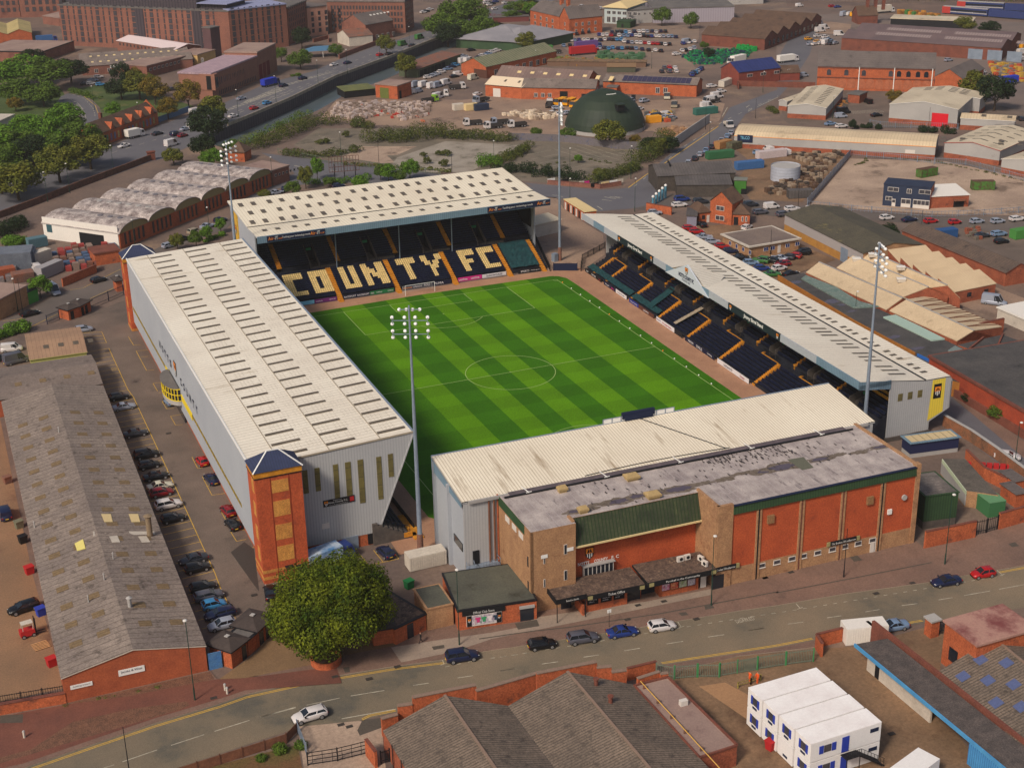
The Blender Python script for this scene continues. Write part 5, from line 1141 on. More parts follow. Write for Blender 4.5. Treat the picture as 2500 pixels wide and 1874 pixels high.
for a in V2:
    b=MB()
    for s in(-1,1): yy=a+s*1.05; b.mesh([(4.9,yy-.1,3.4),(7.9,yy-.1,3.4),(7.9,yy+.1,3.4),(4.9,yy+.1,3.4),(4.9,yy-.1,5.4),(7.9,yy-.1,6.6),(7.9,yy+.1,6.6),(4.9,yy+.1,5.4)],[(0,1,5,4),(2,3,7,6),(4,5,6,7),(0,4,7,3),(1,2,6,5)])
    b.box(7.7,7.9,a-1,a+1,3.4,6.6); b.build('vomitory_wall',TERR,Sr); MB().box(7.55,7.68,a-.7,a+.7,5.6,6.2).build('exit_sign',MATS['exit_sign_green'],Sr)
b=MB()
for a in A1[1:]:
    for k in range(16): y=a-6.4+k*.42+7.2; b.beam((4.6,y,3.5),(4.6,y,4.6),.05)
    b.beam((4.6,a+.8,4.6),(4.6,a+7.1,4.6),.07); b.beam((4.6,a+.8,4.05),(4.6,a+7.1,4.05),.05)
b.build('handrail',DARK,Sr)
for a in A1[1:]: MB().box(4.15,4.3,a+.6,a+6.9,3.5,3.62).build('walkway_edge',STEPY,Sr); MB().box(4.3,7.6,a+6.6,a+6.75,3.5,3.75).build('walkway_edge',STEPY,Sr)
b=MB(); 
for y0,y1 in ((41.9,49.5+3),(29,41.8),(15,28.2)):
    if True:
        n=10; r=random.Random(int(y0)); pts=[[(-1.5+1.5*i/3,y0+(y1-y0)*j/n,1.15+.6*i/3+r.uniform(-.08,.1)) for i in range(4)] for j in range(n+1)]
        for j in range(n):
            for i in range(3): b.face([pts[j][i],pts[j][i+1],pts[j+1][i+1],pts[j+1][i]])
b.build('tarpaulin',TEALT,Sr)
for a,e in ((52.5,49.9),): MB().box(-1.4,3.8,e,a+.5,.9,1.0).build('tarpaulin_base',TERRD,Sr)
b=MB(); n=8; r=random.Random(4)
pts=[[(-1.2+9*i/n,19.5+(-1.2 if j else 1.2)+1.5*i/n,1.5+9*i/n*.47+r.uniform(-.05,.1)) for i in range(n+1)] for j in range(2)]
for i in range(n): b.face([pts[0][i],pts[0][i+1],pts[1][i+1],pts[1][i]])
b.build('tarpaulin',TEALT,Sr)
b=MB(); pts=[(-1.2+6*i/n,7.2-1.4*i/n) for i in range(n+1)]
for i in range(n): (xa,ya),(xb,yb)=pts[i],pts[i+1]; b.face([(xa,ya-.6,1.55+i*.4),(xb,yb-.6,1.55+(i+1)*.4),(xb,yb+.6,1.55+(i+1)*.4),(xa,ya+.6,1.55+i*.4)])
b.build('pale_cover',mat('pale_cover_cloth',(150,136,118),grit=.2),Sr)
# touchline boards of the right stand
for i,(y0,y1,h_,bm_,tx,lb) in enumerate(((52.4,49.6,.9,SIGNK,[('ALEX',.5,1.2,.4,ADW)],'small black board at the far corner of the right touchline'),(49.2,43,.9,SIGNK,[('FOREST CARE',.3,2.4,.4,ADW),('bet',.85,.9,.4,REDS)],'black board with small red end panel on the right touchline'),(41.6,35,.9,ADN,[('DG LAW',.3,2.2,.4,ADW),('utilita',.75,1.6,.4,PINK)],'navy and pink board below the first teal cover'),(34.9,29.2,.9,ADW,[('Carpet People',.5,3.8,.4,ADN)],'white board with dark lettering next to the second aisle of the right touchline'),(27.8,23,.9,ADB,[('roofing and cladding',.5,3.6,.35,ADW)],'royal blue board on the right touchline'),(22.9,15.2,.9,mat('advert_brown',(90,54,44),grit=0),[('LIONS',.5,2.6,.4,ADW)],'brown board below the third teal cover'),(14,5.5,1.0,ADW,[('blueprint',.14,2,.4,ADB),('for a better future',.6,4.2,.45,REDS)],'long white board with red lettering on the right touchline'),(5.4,1.8,1.0,mat('advert_dark',(30,30,34),grit=0),[],'short dark board with no lettering on the right touchline'),(.5,-12.2,1.0,ADN,[('VISION',.2,2.4,.5,ADW),('OXILIS',.5,2.6,.6,ADW),('Carlsberg',.85,2,.5,ADW)],'navy board with large white lettering near the halfway line'),(-13.6,-26.2,1.0,ADW,[('CASTLE ROCK',.35,3.6,.5,ADN),('Greene',.8,1.8,.5,REDS)],'long white and navy board near the near end of the right touchline'))):
    def wp(y): c_,s_=math.cos(-math.radians(1.45)),math.sin(-math.radians(1.45)); return (42.8+c_*(-2.1)-s_*y, s_*(-2.1)+c_*y)
    a=wp(y0); e=wp(y1); adboard(a[0],a[1],e[0],e[1],h_,tx,bm_,label=lb)
for k in range(15):
    y=47-k*5.0; c_='white ball' 
    tag(MB().ball((0,0,.14),.16).build('football',SIGNW if k%5 else SIGNO,None,(33.4,y,.04)),'small ball on the right touchline, number %s along it counted from the far corner'%['one','two','three','four','five','six','seven','eight','nine','ten','eleven','twelve','thirteen','fourteen','fifteen'][k],'ball','balls laid along the right touchline')
# ---------------- near stand with ribbed roof
N=T('football_stand','low near stand with ribbed cream roof and grey cladding behind the near goal','football stand',(-38.4,-60.2,0),-math.radians(1.3))
LN=71.6
b=MB(); b.face([(0,0,14.8),(LN,0,14.8),(LN,-13.6,13.3),(0,-13.6,13.3)][::-1]); b.face([(0,0,14.5),(LN,0,14.5),(LN,-13.6,13.0),(0,-13.6,13.0)],1); b.face([(0,0,14.8),(0,-13.6,13.3),(0,-13.6,13.0),(0,0,14.5)],1); b.face([(LN,0,14.8),(LN,-13.6,13.3),(LN,-13.6,13.0),(LN,0,14.5)],1)
b.build('roof',[ROOFX,GREYL],N); b=MB(); b.beam((0,.1,14.65),(LN,.1,14.65),.25,.5); b.build('front_trim',STEEL,N); b=MB(); b.beam((1,-13.8,13.1),(LN-1.5,-13.8,13.1),.3,.45); b.build('rear_gutter',UNIT,N)
for X in(.25,LN-.25): b=MB(); b.face([(X,-.6,14.3),(X,-13.4,13.0),(X,-13.4,.0),(X,-.6,0)]); b.box(X,X+.2,-.9,-.6,0,14.2); b.build('side_cladding',GREYY,N)
for X in(.25,LN-7): MB().box(X,X+6.7,-13.5,-13.3,0,13).build('rear_cladding',GREYL,N)
b=MB(); b.mesh([(-.05,-.0,14.5),(-.05,-13.6,13.0),(-.05,-13.6,12.3),(-.05,-.0,12.6)],[(0,1,2,3)]); b.build('verge_trim',BLUEGY,N)
b=MB(); b.box(-.35,.3,-8.1,-7.5,0,13.6); b.box(-.2,.3,-1.1,-.6,0,14.3); b.build('side_column',GREYY,N); b=MB(); b.box(.12,.28,-12.8,-9,4.6,5.9); b.build('window_strip',GLASS,N)
b=MB(); b.cyl((4.2,-13.7,.2),(4.2,-13.7,13),.14,.14,8); b.cyl((5.0,-13.7,.2),(5.0,-13.7,13),.14,.14,8); b.cyl((7.8,-13.7,.2),(7.8,-13.7,6),.12,.12,8); b.build('downpipe',WOOD,N)
MB().box(1.5,2.5,-13.62,-13.5,2.6,4.8).build('door',SIGNK,N)
b=MB(); sn=MB()
for i in range(13):
    y=-.3-i*.8; z=.8+i*.42; b.box(.6,LN-.6,y-.81,y,0,z)
    for j in range(int((LN-2)/.55)): seat(sn,1+j*.55,y-.4,z,(0,1),0) if i<6 else None
b.build('terracing',TERR,N); tag(sn.build('seats',SEATN,N),kind='stuff')
b=MB(); b.beam((35.5,-.3,14.95),(44.2,-13.2,13.5),.08,.08); 
for i in range(16): b.beam((20+i*1.55,-13.2+.55*math.sin(i*.2),13.5),(21.55+i*1.55,-13.2+.55*math.sin(i*.2+.2),13.5),.08,.08)
b.build('roof_cable',DARK,N)
# scoreboard above its front edge
t=T('scoreboard','white and navy scoreboard standing on the front edge of the near stand roof','scoreboard',(-2.9,-60.9,14.7),-math.radians(1.3)); b=MB()
b.box(-6.4,6.4,-.1,.0,.1,1.0); b.build('white_panels',SIGNW,t); b=MB(); b.box(-3.0,2.8,-.3,.2,.5,1.55); b.box(-2.6,2.4,-.45,-.3,.2,1.1); b.build('display',NAVY,t); b=MB()
for x in [-6.4+i*1.6 for i in range(9)]: b.box(x-.07,x+.07,-.16,-.1,0,1.05)
b.box(-6.4,6.4,-.16,-.1,0,.12); b.box(-6.4,6.4,-.16,-.1,.95,1.05); b.build('frame',STEEL,t)
# stairs at the rear corner
t=T('metal_stairs','galvanised steel stairs and landing below the near stand door','stairs',(-36.8,-75.2,0)); b=MB(); b.box(.2,3.4,-.2,1.4,2.4,2.5)
for x,y in ((.3,-.1),(3.3,-.1),(.3,1.3),(3.3,1.3)): b.box(x-.06,x+.06,y-.06,y+.06,0,2.5)
b.build('landing',STEEL,t); b=MB()
for i in range(10): b.box(-1.6-.0,-.4,-1.6+i*.0-.3*i+1.2,-1.3-.3*i+1.2,2.3-i*.24,2.36-i*.24)
b.beam((-1.6,1.2,2.4),(-1.6,-1.8,0),.08,.2); b.beam((-.4,1.2,2.4),(-.4,-1.8,0),.08,.2); b.box(-1.6,.3,.2,1.4,2.4,2.5); b.build('stair_flight',STEEL,t); b=MB()
for a,e in (((-1.6,1.2,3.4),(-1.6,-1.8,1)),((-.4,1.2,3.4),(-.4,-1.8,1)),((.2,-.2,3.5),(3.4,-.2,3.5)),((3.4,-.2,3.5),(3.4,1.4,3.5)),((.2,-.2,3.0),(3.4,-.2,3.0))): b.beam(a,e,.06)
for k in range(8): b.beam((.2+k*.45,-.2,2.5),(.2+k*.45,-.2,3.5),.04)
for k in range(6): b.beam((-1.6,1.2-k*.6,2.4-k*.48),(-1.6,1.2-k*.6,3.4-k*.48),.04); b.beam((-.4,1.2-k*.6,2.4-k*.48),(-.4,1.2-k*.6,3.4-k*.48),.04)
b.build('handrail',STEEL,t)
# ---------------- brick hall in front of the near stand
Hh=T('brick_hall','large red brick hall with grey felt roof and green eaves facing the road','brick hall',(-33.2,-86.4,0),-math.radians(1.3))
def HL_(x,y): # world -> hall frame
    c_,s_=math.cos(math.radians(1.3)),math.sin(math.radians(1.3)); dx,dy=x+33.2,y+86.4; return (c_*dx-s_*dy, s_*dx+c_*dy)
HB=12.9; RX=62.2; FR=-4.3   # front line of the right-hand wing
def roofz(x,y): return 13.3+.0*x
b=MB(); out=[(0,12.8),(0,0),(6.9,0),(6.9,1.6),(27.4,1.6),(27.4,FR),(RX,FR),(RX,12.8)]
b.prism(out,HB+.3,13.25,1,0); o=b.build('roof',[HALLR,BRICKT],Hh)
b=MB(); b.box(0,.4,0,12.8,0,HB-1.2); b.box(.0,6.9,0,.4,0,13.2); b.box(6.5,6.9,.4,2.2,0,13.5); b.build('tan_wall',BRICKT,Hh); b=MB(); b.box(27.4,29.9,FR-.15,FR+.4,0,13.6); b.box(27.4,27.8,FR,2.2,0,13.6); b.build('tan_wall',BRICKT,Hh)
MB().box(.0,.4,0,2.4,HB-1.3,13.2).build('corner_pier',BRICKT,Hh); b=MB(); b.box(RX-.6,RX+.25,FR-.1,FR+.9,0,13.7); b.box(RX-.3,RX+.2,FR,12.8,12.9,13.5); b.build('corner_pier',BRICKT,Hh)
MB().box(-.06,.3,2.4,12.8,HB-1.2,13.2).build('green_side_panel',GREENY,Hh)
b=MB(); b.box(6.9,27.4,2.0,2.3,0,9.5); b.box(29.9,RX,FR+.05,FR+.4,2.9,12.0); b.box(RX-.3,RX,FR,12.8,0,HB); b.build('red_wall',PAINTR,Hh)
b=MB(); b.box(29.9,RX,FR+.02,FR+.4,0,2.9); b.build('tan_plinth',BRICKT,Hh)
b=MB(); x0,x1=6.95,27.35; v_=[(x0,.35+.0,9.2),(x1,.35,9.2),(x1,1.7,13.1),(x0,1.7,13.1),(x0,2.2,9.2),(x1,2.2,9.2),(x1,2.2,13.1),(x0,2.2,13.1)]
b.mesh(v_,[(0,1,2,3),(0,4,5,1),(0,3,7,4),(1,5,6,2),(3,2,6,7)]); b.build('green_mansard',mat('green_mansard',(70,76,54),(50,56,44),.5,grit=.12,ribs=('x',.55,.3),ribc=(40,58,34),stain=(92,100,62),ss=.4,sthr=.6,streak=(2,2,.3)),Hh)
b=MB(); b.box(6.9,27.4,.2,.5,9.0,9.25); b.build('mansard_gutter',CREAM,Hh)
b=MB(); v_=[(29.9,FR-.25,11.9),(RX-.6,FR-.25,11.9),(RX-.6,FR-.1,13.2),(29.9,FR-.1,13.2),(29.9,FR+.1,11.9),(RX-.6,FR+.1,11.9),(RX-.6,FR+.1,13.2),(29.9,FR+.1,13.2)]; b.mesh(v_,[(0,1,2,3),(0,4,5,1),(1,5,6,2),(0,3,7,4),(3,2,6,7)]); b.build('green_eaves',GREENC,Hh)
MB().box(29.9,RX-.6,FR-.28,FR+.2,13.22,13.32).build('eaves_trim',NAVY,Hh)
b=MB()
for xw in (1.0,8.3,15.5,22.5):
    hx=HL_(xw,-91.9)[0]
    for d_ in(-.3,.3): MB().box(hx+d_-.14,hx+d_+.14,FR-.12,FR+.1,0,11.9).build('brick_rib',BRICKT,Hh)
    MB().box(hx-.1,hx+.1,FR-.08,FR+.06,0,11.9).build('downpipe',DARK if xw in(1.0,22.5) else BRICKD,Hh)
for xw in (1.9,4.5,7.1,9.1,11.6,14.2,16.4,18.8,21.4):
    hx=HL_(xw,-91.9)[0]; q=MB(); q.box(hx-.6,hx+.6,FR-.05,FR+.1,1.85,2.6,0); q.box(hx-.5,hx+.5,FR-.07,FR-.04,1.95,2.5,1); q.box(hx-.66,hx+.66,FR-.1,FR+.1,1.75,1.86,0); q.build('window',[FRAMEW,GLASSF],Hh)
for xw,z in ((2.9,9.9),(20.2,9.4)): hx=HL_(xw,-91.9)[0]; q=MB(); q.box(hx-.55,hx+.55,FR-.35,FR,z-.7,z+.6); q.build('vent_box',mat('rusty_beige',(140,104,70),grit=.15),Hh)
hx=HL_(26.1,0)[0]; q=MB(); q.box(hx-.35,hx+.35,FR-.25,FR,6.2,7.0); q.build('alarm_box',SIGNW,Hh); q=MB(); q.cyl((hx+2.4,FR-.1,8.6),(hx+2.4,FR-.35,8.6),.45,.45,14); q.build('satellite_dish',UNIT,Hh)
hx=HL_(23.9,0)[0]; q=MB(); q.box(hx-.75,hx+.75,FR-.06,FR+.05,0,2.4); q.box(hx-.02,hx+.02,FR-.08,FR,0,2.4,1); q.build('door',[FRAMEW,DARK],Hh)
for xw,L_ in ((-2.6,5.0),(18.0,5.6)):
    hx=HL_(xw,0)[0]; z=3.35; q=MB(); q.box(hx-L_/2,hx+L_/2,FR-.3,FR-.15,z-.35,z+.35); q.box(hx-L_/2-.1,hx-L_/2+.45,FR-.32,FR-.14,z-.36,z+.36,1); q.box(hx+L_/2-.45,hx+L_/2+.1,FR-.32,FR-.14,z-.36,z+.36,1); s_=q.build('sign',[SIGNK,mat('olive_gold',(150,140,96),grit=0)],Hh); text('lettering','The Broken Wheelbarrow',SIGNW,s_,(hx,FR-.36,z),u,v,L_-1.3,.36)
hx=HL_(-3.4,0)[0]; q=MB(); q.box(hx-1,hx+.9,FR-.2,FR+.1,0,2.4); q.build('entrance_doors',GLASS,Hh)
for px_,py_,z,w_,h_ in ((-31.2,0,7.8,.28,1.3),(-27.9,0,8.6,.5,1.6),(-27.9,0,4.4,.5,1.6),(-31.2,0,4,.28,1.3)):
    hx=HL_(px_,-86)[0]; q=MB(); q.box(hx-w_/2,hx+w_/2,-.05,.1,z,z+h_,0); q.box(hx-w_/2+.07,hx+w_/2-.07,-.07,-.04,z+.07,z+h_-.07,1); q.build('window',[FRAMEW,GLASS],Hh)
for (o_,u_) in (((2.0,-.05,9.0),u),((6.0,-.05,9.3),u)): q=board('small_sign',SIGNW,Hh,o_,u_,v,1.0,.55,.05)
for y in (9,6.3,3.7): MB().box(-.07,0,y-.8,y+.8,10.5,11.4).build('window',FRAMEW,Hh)
for z in (7.2,3.2): MB().box(-.07,0,1.0,1.35,z,z+1.6).build('window',GLASS,Hh)
MB().cyl((-.15,12.6,0),(-.15,12.6,13.4),.16,.16,8).build('downpipe',BRICKO,Hh)
# name and badge on the recessed wall
hy=1.93
for s,xa,xb in (('NOTTS',-25.1,-23.3),('COUNTY',-22.5,-20.3),('F. C',-19.7,-18.5)): a=HL_(xa,-84.4)[0]; e=HL_(xb,-84.4)[0]; text('lettering',s,SIGNW,Hh,((a+e)/2,hy-.08,5.3),u,v,e-a,.55,bold=.02)
crest(Hh,(HL_(-21.6,0)[0]+.3,hy-.02,6.75),u,v,1.8)
q=MB(); a,e=8.8,13.6; q.box(a,e,hy-.5,hy,3.0,4.9,0)
for i in range(7): w_=(e-a-.1)/7; q.box(a+.12+i*w_,a+i*w_+w_-.05,hy-.54,hy-.45,3.15,4.7,1)
q.build('window',[FRAMEW,GLASS],Hh); q=MB(); q.box(a-.2,e+.2,hy-.75,hy,4.9,5.02); q.build('window_hood',UNIT,Hh)
# roof features
PV=[((c,x,y),rx,ry) for c,x,y,rx,ry in (('c3',970,1020,2.6,1.0),('c3',1120,980,1.6,.8),('c3',1300,950,2.2,.8),('c3',1440,925,3.0,1.1),('c3',680,1090,2.6,.7),('c4',220,785,2.2,.9),('c4',345,755,3.4,1.3),('c4',640,695,2.2,.7),('c4',1110,600,2.2,.6))]
b=MB(); b2=MB(); r=random.Random(9)
for (a,rx,ry) in PV:
    p=G(*a,13.3); hx,hy2=HL_(p.x,p.y)
    zk=zk+.002 if 'zk' in globals() else 13.262
    for mb,kx,zz in ((b2,1.2,zk),(MB(),.72,zk+.001)):
        ph=[r.uniform(.72,1.15) for _ in range(24)]; mb.face([(hx+rx*kx*ph[i]*math.cos(i*PI/12),hy2+ry*kx*ph[i]*math.sin(i*PI/12),zz) for i in range(24)])
        if mb is not b2: mb.build('puddle',PUD,Hh)
for a,rx,ry in ((('c3',1640,880),1.8,.6),(('c3',1800,850),2.2,.7),(('c3',820,1045),2.6,.6),(('c4',780,660),1.6,.6),(('c4',950,640),2,.7),(('c4',60,800),3,.5)):
    p=G(*a,13.3); hx,hy2=HL_(p.x,p.y); ph=[r.uniform(.6,1.2) for _ in range(24)]; zk+=.002; b2.face([(hx+rx*ph[i]*math.cos(i*PI/12),hy2+ry*ph[i]*math.sin(i*PI/12),zk) for i in range(24)])
b2.build('roof_stain',MOSS,Hh)
p=[HL_(*G('c4',x,y,13.3)) for x,y in ((385,700),(510,680),(590,760),(500,780))]; q=MB(); q.face([(a,e,13.305) for a,e in p]); q.build('felt_patch',mat('greenish_felt',(98,98,84),grit=.1),Hh)
b=MB(); r=random.Random(12)
for i in range(220):
    cx=r.uniform(10,60); cy_=r.uniform(2,11.5)
    if r.random()<.5: cx=38+r.uniform(-6,10); cy_=9+r.uniform(-2,2)
    zk+=.0003; b.face([(cx,cy_,zk),(cx+r.uniform(.1,.3),cy_,zk),(cx+r.uniform(.1,.3),cy_+r.uniform(.2,1.0),zk),(cx,cy_+r.uniform(.2,.8),zk)])
b.build('felt_tears',mat('dark_felt',(64,58,60),grit=.2),Hh)
VENTM=mat('vent_sandstone',(164,140,98),grit=.08)
for c_,x,y in (('c3',545,930),('c3',1080,835),('c3',1243,975),('c3',705,1090)):
    p=G(c_,x,y,13.6); hx,hy2=HL_(p.x,p.y); s_=1.1 if x in(1080,1243) else .75; q=MB(); q.box(hx-s_*.8,hx+s_*.8,hy2-s_*.6,hy2+s_*.6,13.25,13.6); q.box(hx-s_,hx+s_,hy2-s_*.8,hy2+s_*.8,13.62,13.95); q.mesh([(hx-s_,hy2-s_*.8,13.95),(hx+s_,hy2-s_*.8,13.95),(hx+s_,hy2+s_*.8,13.95),(hx-s_,hy2+s_*.8,13.95),(hx-s_*.6,hy2,14.4),(hx+s_*.6,hy2,14.4)],[(0,1,5,4),(1,2,5),(2,3,4,5),(3,0,4)]); q.build('roof_vent',VENTM,Hh)
b=MB(); b.box(1.5,RX-2.5,11.3,12.7,13.26,13.35); b.build('rear_gutter_bed',mat('gutter_bed',(104,92,96),(86,76,80),.5,grit=.15),Hh)
b=MB(); b.box(.4,RX-1.6,11.0,11.2,13.3,13.55); b.build('rear_upstand',DARK,Hh)
for c_,x,y in (('c3',230,890),('c3',825,770),('c3',1390,660),('c3',1935,555),('c4',575,450)):
    p=G(c_,x,y,13.7); hx,_=HL_(p.x,p.y); q=MB(); q.beam((hx-.3,12.9,13.75),(hx+.1,10.9,13.6),.1); q.beam((hx-.3,11.0,13.6),(hx+.6,11.1,13.6),.1); q.build('tie_bracket',SIGNW,Hh)
# ---------------- ticket office with canopies
GRAV=mat('mossy_gravel_roof',(108,88,76),(74,60,54),1.2,grit=.35,gs=3,stain=(150,126,104),ss=1.4,sthr=.58)
TO=T('ticket_office','single-storey brick ticket office with mossy gravel roof and black signs in front of the hall','ticket office',(-26,-89.4,0),-math.radians(3.4))
b=MB(); b.box(0,6.4,0,3,0,2.9); b.box(6.4,9.0,.9,3,0,2.9); b.box(11.6,17.6,.0,3,0,.9); b.box(11.6,17.6,.1,3,2.5,2.9)
for x in (11.6,17.4): b.box(x,x+.4,0,3,0,2.9)
b.build('wall',BRICKO,TO); b=MB(); b.box(6.5,8.8,.7,.9,0,2.7); b.box(9.2,11.5,1.6,1.8,0,2.8); b.build('door',GLASS,TO)
GOLD=MATS['olive_gold']
for x0,x1,s_,z_,yy in ((-.5,8.6,'Ticket Office',3.3,-1.3),(8.9,19.9,'Football in the Community',3.6,-1.6)):
    q=MB(); q.box(x0,x1,yy,4.0,z_-.05,z_+.35,1,0); q.box(x0,x1,yy-.1,yy,z_-.35,z_+.38,1); q.build('canopy_roof',[GRAV,SIGNK],TO)
    g=board('sign',SIGNK,TO,((x0+x1)/2,yy-.12,z_),u,v,x1-x0,.75,.05); text('lettering',s_,SIGNW,g,((x0+x1)/2,yy-.2,z_),u,v,2.6 if x0<0 else 5.4,.4)
    q=MB(); q.box(x0+.15,x0+.9,yy-.19,yy-.16,z_-.3,z_+.3); q.box(x1-.9,x1-.15,yy-.19,yy-.16,z_-.3,z_+.3); q.build('sign_corner',GOLD,g)
r=random.Random(2)
for x in (.6,2.7,4.7): g=board('poster',SIGNK,TO,(x+.4,-.03,1.85),u,v,1.7,1.2,.04); text('lettering',('Official match day\nticket prices','Season card\nrenewals','STADIUM STORE\nopen daily')[int(x)//2],ADW,g,(x+.4,-.09,1.85),u,v,1.2,.6)
pm=[mat('poster_'+n_,c_,c2,2.2,grit=.3,gs=4) for n_,c_,c2 in (('pink',(190,60,110),(210,190,200)),('red',(190,60,50),(220,170,120)),('green',(130,150,90),(200,200,180)),('white',(200,196,196),(160,140,160)))]
for i in range(4): g=board('poster',pm[i],TO,(12.5+i*1.38,-.05,1.75),u,v,1.2,1.3,.04)
b=MB(); b.box(18.0,20.2,3.2,3.4,0,2.8); b.build('side_wall',BRICKO,TO); MB().box(18.3,19.2,.2,.3,0,2.3).build('white_door',FRAMEW,TO)
EX=T('entrance_canopy','small mossy canopy on black posts at the left of the ticket office','canopy',(-31.1,-90.3,0),-math.radians(3)); q=MB(); q.box(0,4.6,0,3.4,3.55,3.8,1,0); q.box(0,4.6,-.1,0,3.2,3.95,1); q.box(-.1,0,0,3.4,3.2,3.95,1); q.build('canopy_roof',[GRAV,SIGNK],EX)
text('lettering','Executive Rooms',SIGNW,EX,(2.4,-.15,3.55),u,v,1.9,.28); q=MB()
for x,y in ((.15,.1),(4.5,.1)): q.cyl((x,y,0),(x,y,3.3),.07,.07,8)
q.build('post',DARK,EX); MB().box(2.0,3.6,3.2,3.35,0,2.3).build('door',GLASS,EX); q=MB(); q.box(4.2,4.5,.5,3.4,0,1.8); q.build('low_wall',BRICKO,EX)
for c_,x,y in (('c3',1455,1465),('c3',1508,1450),('c3',1615,1460),('c3',1645,1497)):
    p=G(c_,x,y,4.4); t=T('air_conditioner',{1455:'leftmost pale air conditioning box on the gravel roof',1508:'second pale air conditioning box from the left on the gravel roof',1615:'pale air conditioning box against the brown pier',1645:'rightmost pale air conditioning box nearest the roof edge'}[x],'air conditioner',(p.x,p.y,4.0),.0 if x<1600 else -1.3,'air conditioners on the ticket office roof'); MB().box(-.5,.5,-.2,.2,0,.8).build('casing',FRAMEW,t); MB().cyl((.1,-.22,.4),(.1,-.2,.4),.28,.28,12).build('fan',SIGNK,t)
# ---------------- club store and lower buildings
def store():
    A=G('d2',1640,525); B=G('d3',350,435); t=bld('club_store','low brick club store with grey-green felt roof and shirt display window','shop',A,B,G('d2',2010,10,3.3),3.1,'flat',wall=BRICKO,roofm=mat('store_roof_felt',(92,92,80),(78,78,70),.2,grit=.12,stain=(56,54,44),ss=.25,sthr=.58),par=.25,trim=DARK,over=.1)
    w=t['w']; g=board('sign',SIGNK,t,(3.7,-.1,2.75),u,v,6.2,.75,.08); text('lettering','Official Club Store',SIGNW,g,(3.7,-.2,2.75),u,v,3.1,.38)
    q=MB(); q.box(1.2,6.3,-.12,0,.55,2.3); q.build('window_frame',FRAMEW,t); gl=MB(); gl.box(2.0,5.5,-.15,-.1,.8,2.2); gl.build('window',pm[3],t); r_=[(200,60,120),(60,150,100),(220,210,210),(40,60,80)]
    for i in range(4): q=MB(); cx=2.5+i*.85; q.box(cx-.03,cx+.0,-.18,-.14,.8,2.2); q.mesh([(cx+.15,-.2,1.1),(cx+.6,-.2,1.1),(cx+.6,-.2,1.6),(cx+.75,-.2,1.6),(cx+.7,-.2,1.9),(cx+.05,-.2,1.9),(cx,-.2,1.6),(cx+.15,-.2,1.6)],[tuple(range(8))]); q.build('shirt',mat('shirt_%d'%i,r_[i],grit=0),t)
    for x in (1.6,5.9): MB().box(x-.35,x+.35,-.16,-.1,.6,2.25).build('side_panel',SIGNK,t); crest(t,(x,-.15,1.5),u,v,.6)
    MB().box(9.0,11.0,-.06,0,0,2.2).build('door',GLASS,t); MB().box(8.9,11.1,-.25,0,2.2,2.6).build('shutter_box',UNIT,t)
store()
bld('store_annex','tan brick annex left of the club store','shop annex',G('d2',1405,525),G('d2',1605,480),6,3.4,'flat',wall=BRICKT,roofm=MATS['store_roof_felt'],par=.2,over=.1,trim=BRICKT)
bld('turnstile_block','mossy-roofed low brick turnstile block right of the big tree','turnstile block',G('d2',1160,635),G('d2',1395,520),G('d2',1060,110,2.9),2.7,'flat',wall=BRICKO,roofm=GRAV,par=.15,over=.25,trim=DARK,doors=(('f',2.6,1.1,2.4,GLASS),))
def hutroof(name,label,A,B,d,h,rise=.9,doors=(),grp='turnstile huts'):
    t=bld(name,label,'turnstile hut',A,B,d,h,'hip',rise=rise,wall=BRICKO,roofm=mat('hut_tile_roof',(74,64,60),(62,54,52),.6,grit=.12),over=.45,doors=doors,group=grp,trim=DARK); q=MB(); q.box(t['w']/2-.3,t['w']/2+.3,t['d']/2-.3,t['d']/2+.3,h+rise,h+rise+.12); q.build('roof_finial',UNIT,t); return t
A=G('d1',1795,815); hutroof('turnstile_hut','brick turnstile hut with pyramid roof beside the blue gate',A,A+Vector((2.6,2.0)),3.8,2.9,.8,(('f',2.6,.9,2.2,GLASS),))
hutroof('turnstile_hut','brick turnstile hut with pyramid roof nearest the big tree',A+Vector((4.4,3.6)),A+Vector((7.4,6.4)),3.8,2.9,.8,(('f',1,1,2.2,GLASS),('f',2.6,1,2.2,GLASS)))
bld('turnstile_link','flat-roofed brick link between the two turnstile huts','turnstile link',A+Vector((2.8,2.2)),A+Vector((4.3,3.5)),3.2,2.5,'flat',wall=BRICKO,roofm=FLATG,par=.1,trim=DARK)
hutroof('turnstile_hut','brick hut with pyramid roof half hidden by the big tree',G('d2',1165,635)+Vector((-3,1)),G('d2',1165,635)+Vector((0,.6)),3.6,2.8,.8)
# far-left gate huts
A=G('b1',535,1050); hutroof('turnstile_hut','left of the two brick gate huts on the back street',A,G('b1',620,1020),3.4,2.6,.7,(('f',1,.9,2,DARK),)); hutroof('turnstile_hut','right of the two brick gate huts on the back street',G('b1',622,1020),G('b1',705,975),3.4,2.6,.7,(('f',1,.9,2,DARK),('f',2.4,.9,2,DARK)))
hutroof('turnstile_hut','brick hut with round green badge beside the far tower',G('b1',905,830),G('b1',950,822),3,2.8,.7)
# white hut and turnstile row at the far right corner
bld('white_hut','white corner building with pale roof between the two far stands','building',G('b3',325,575),G('b3',535,525),G('b3',480,370,4.0),3.4,'mono',rise=.5,wall=OFFW,roofm=UROOF)
a=G('b3',560,345); e=G('b3',720,445); t=bld('turnstile_row','long narrow turnstile row with cream roof and brown doors at the far right corner','turnstile row',a,e,G('b3',795,375,2.7) if False else 3.4,2.6,'flat',wall=BRICKO,roofm=CREAM,par=.15,trim=CREAM,over=.2,doors=[('f',1.1+i*1.9,1.0,2.1,(FRAMEW,DARK)[i%2]) for i in range(7)])
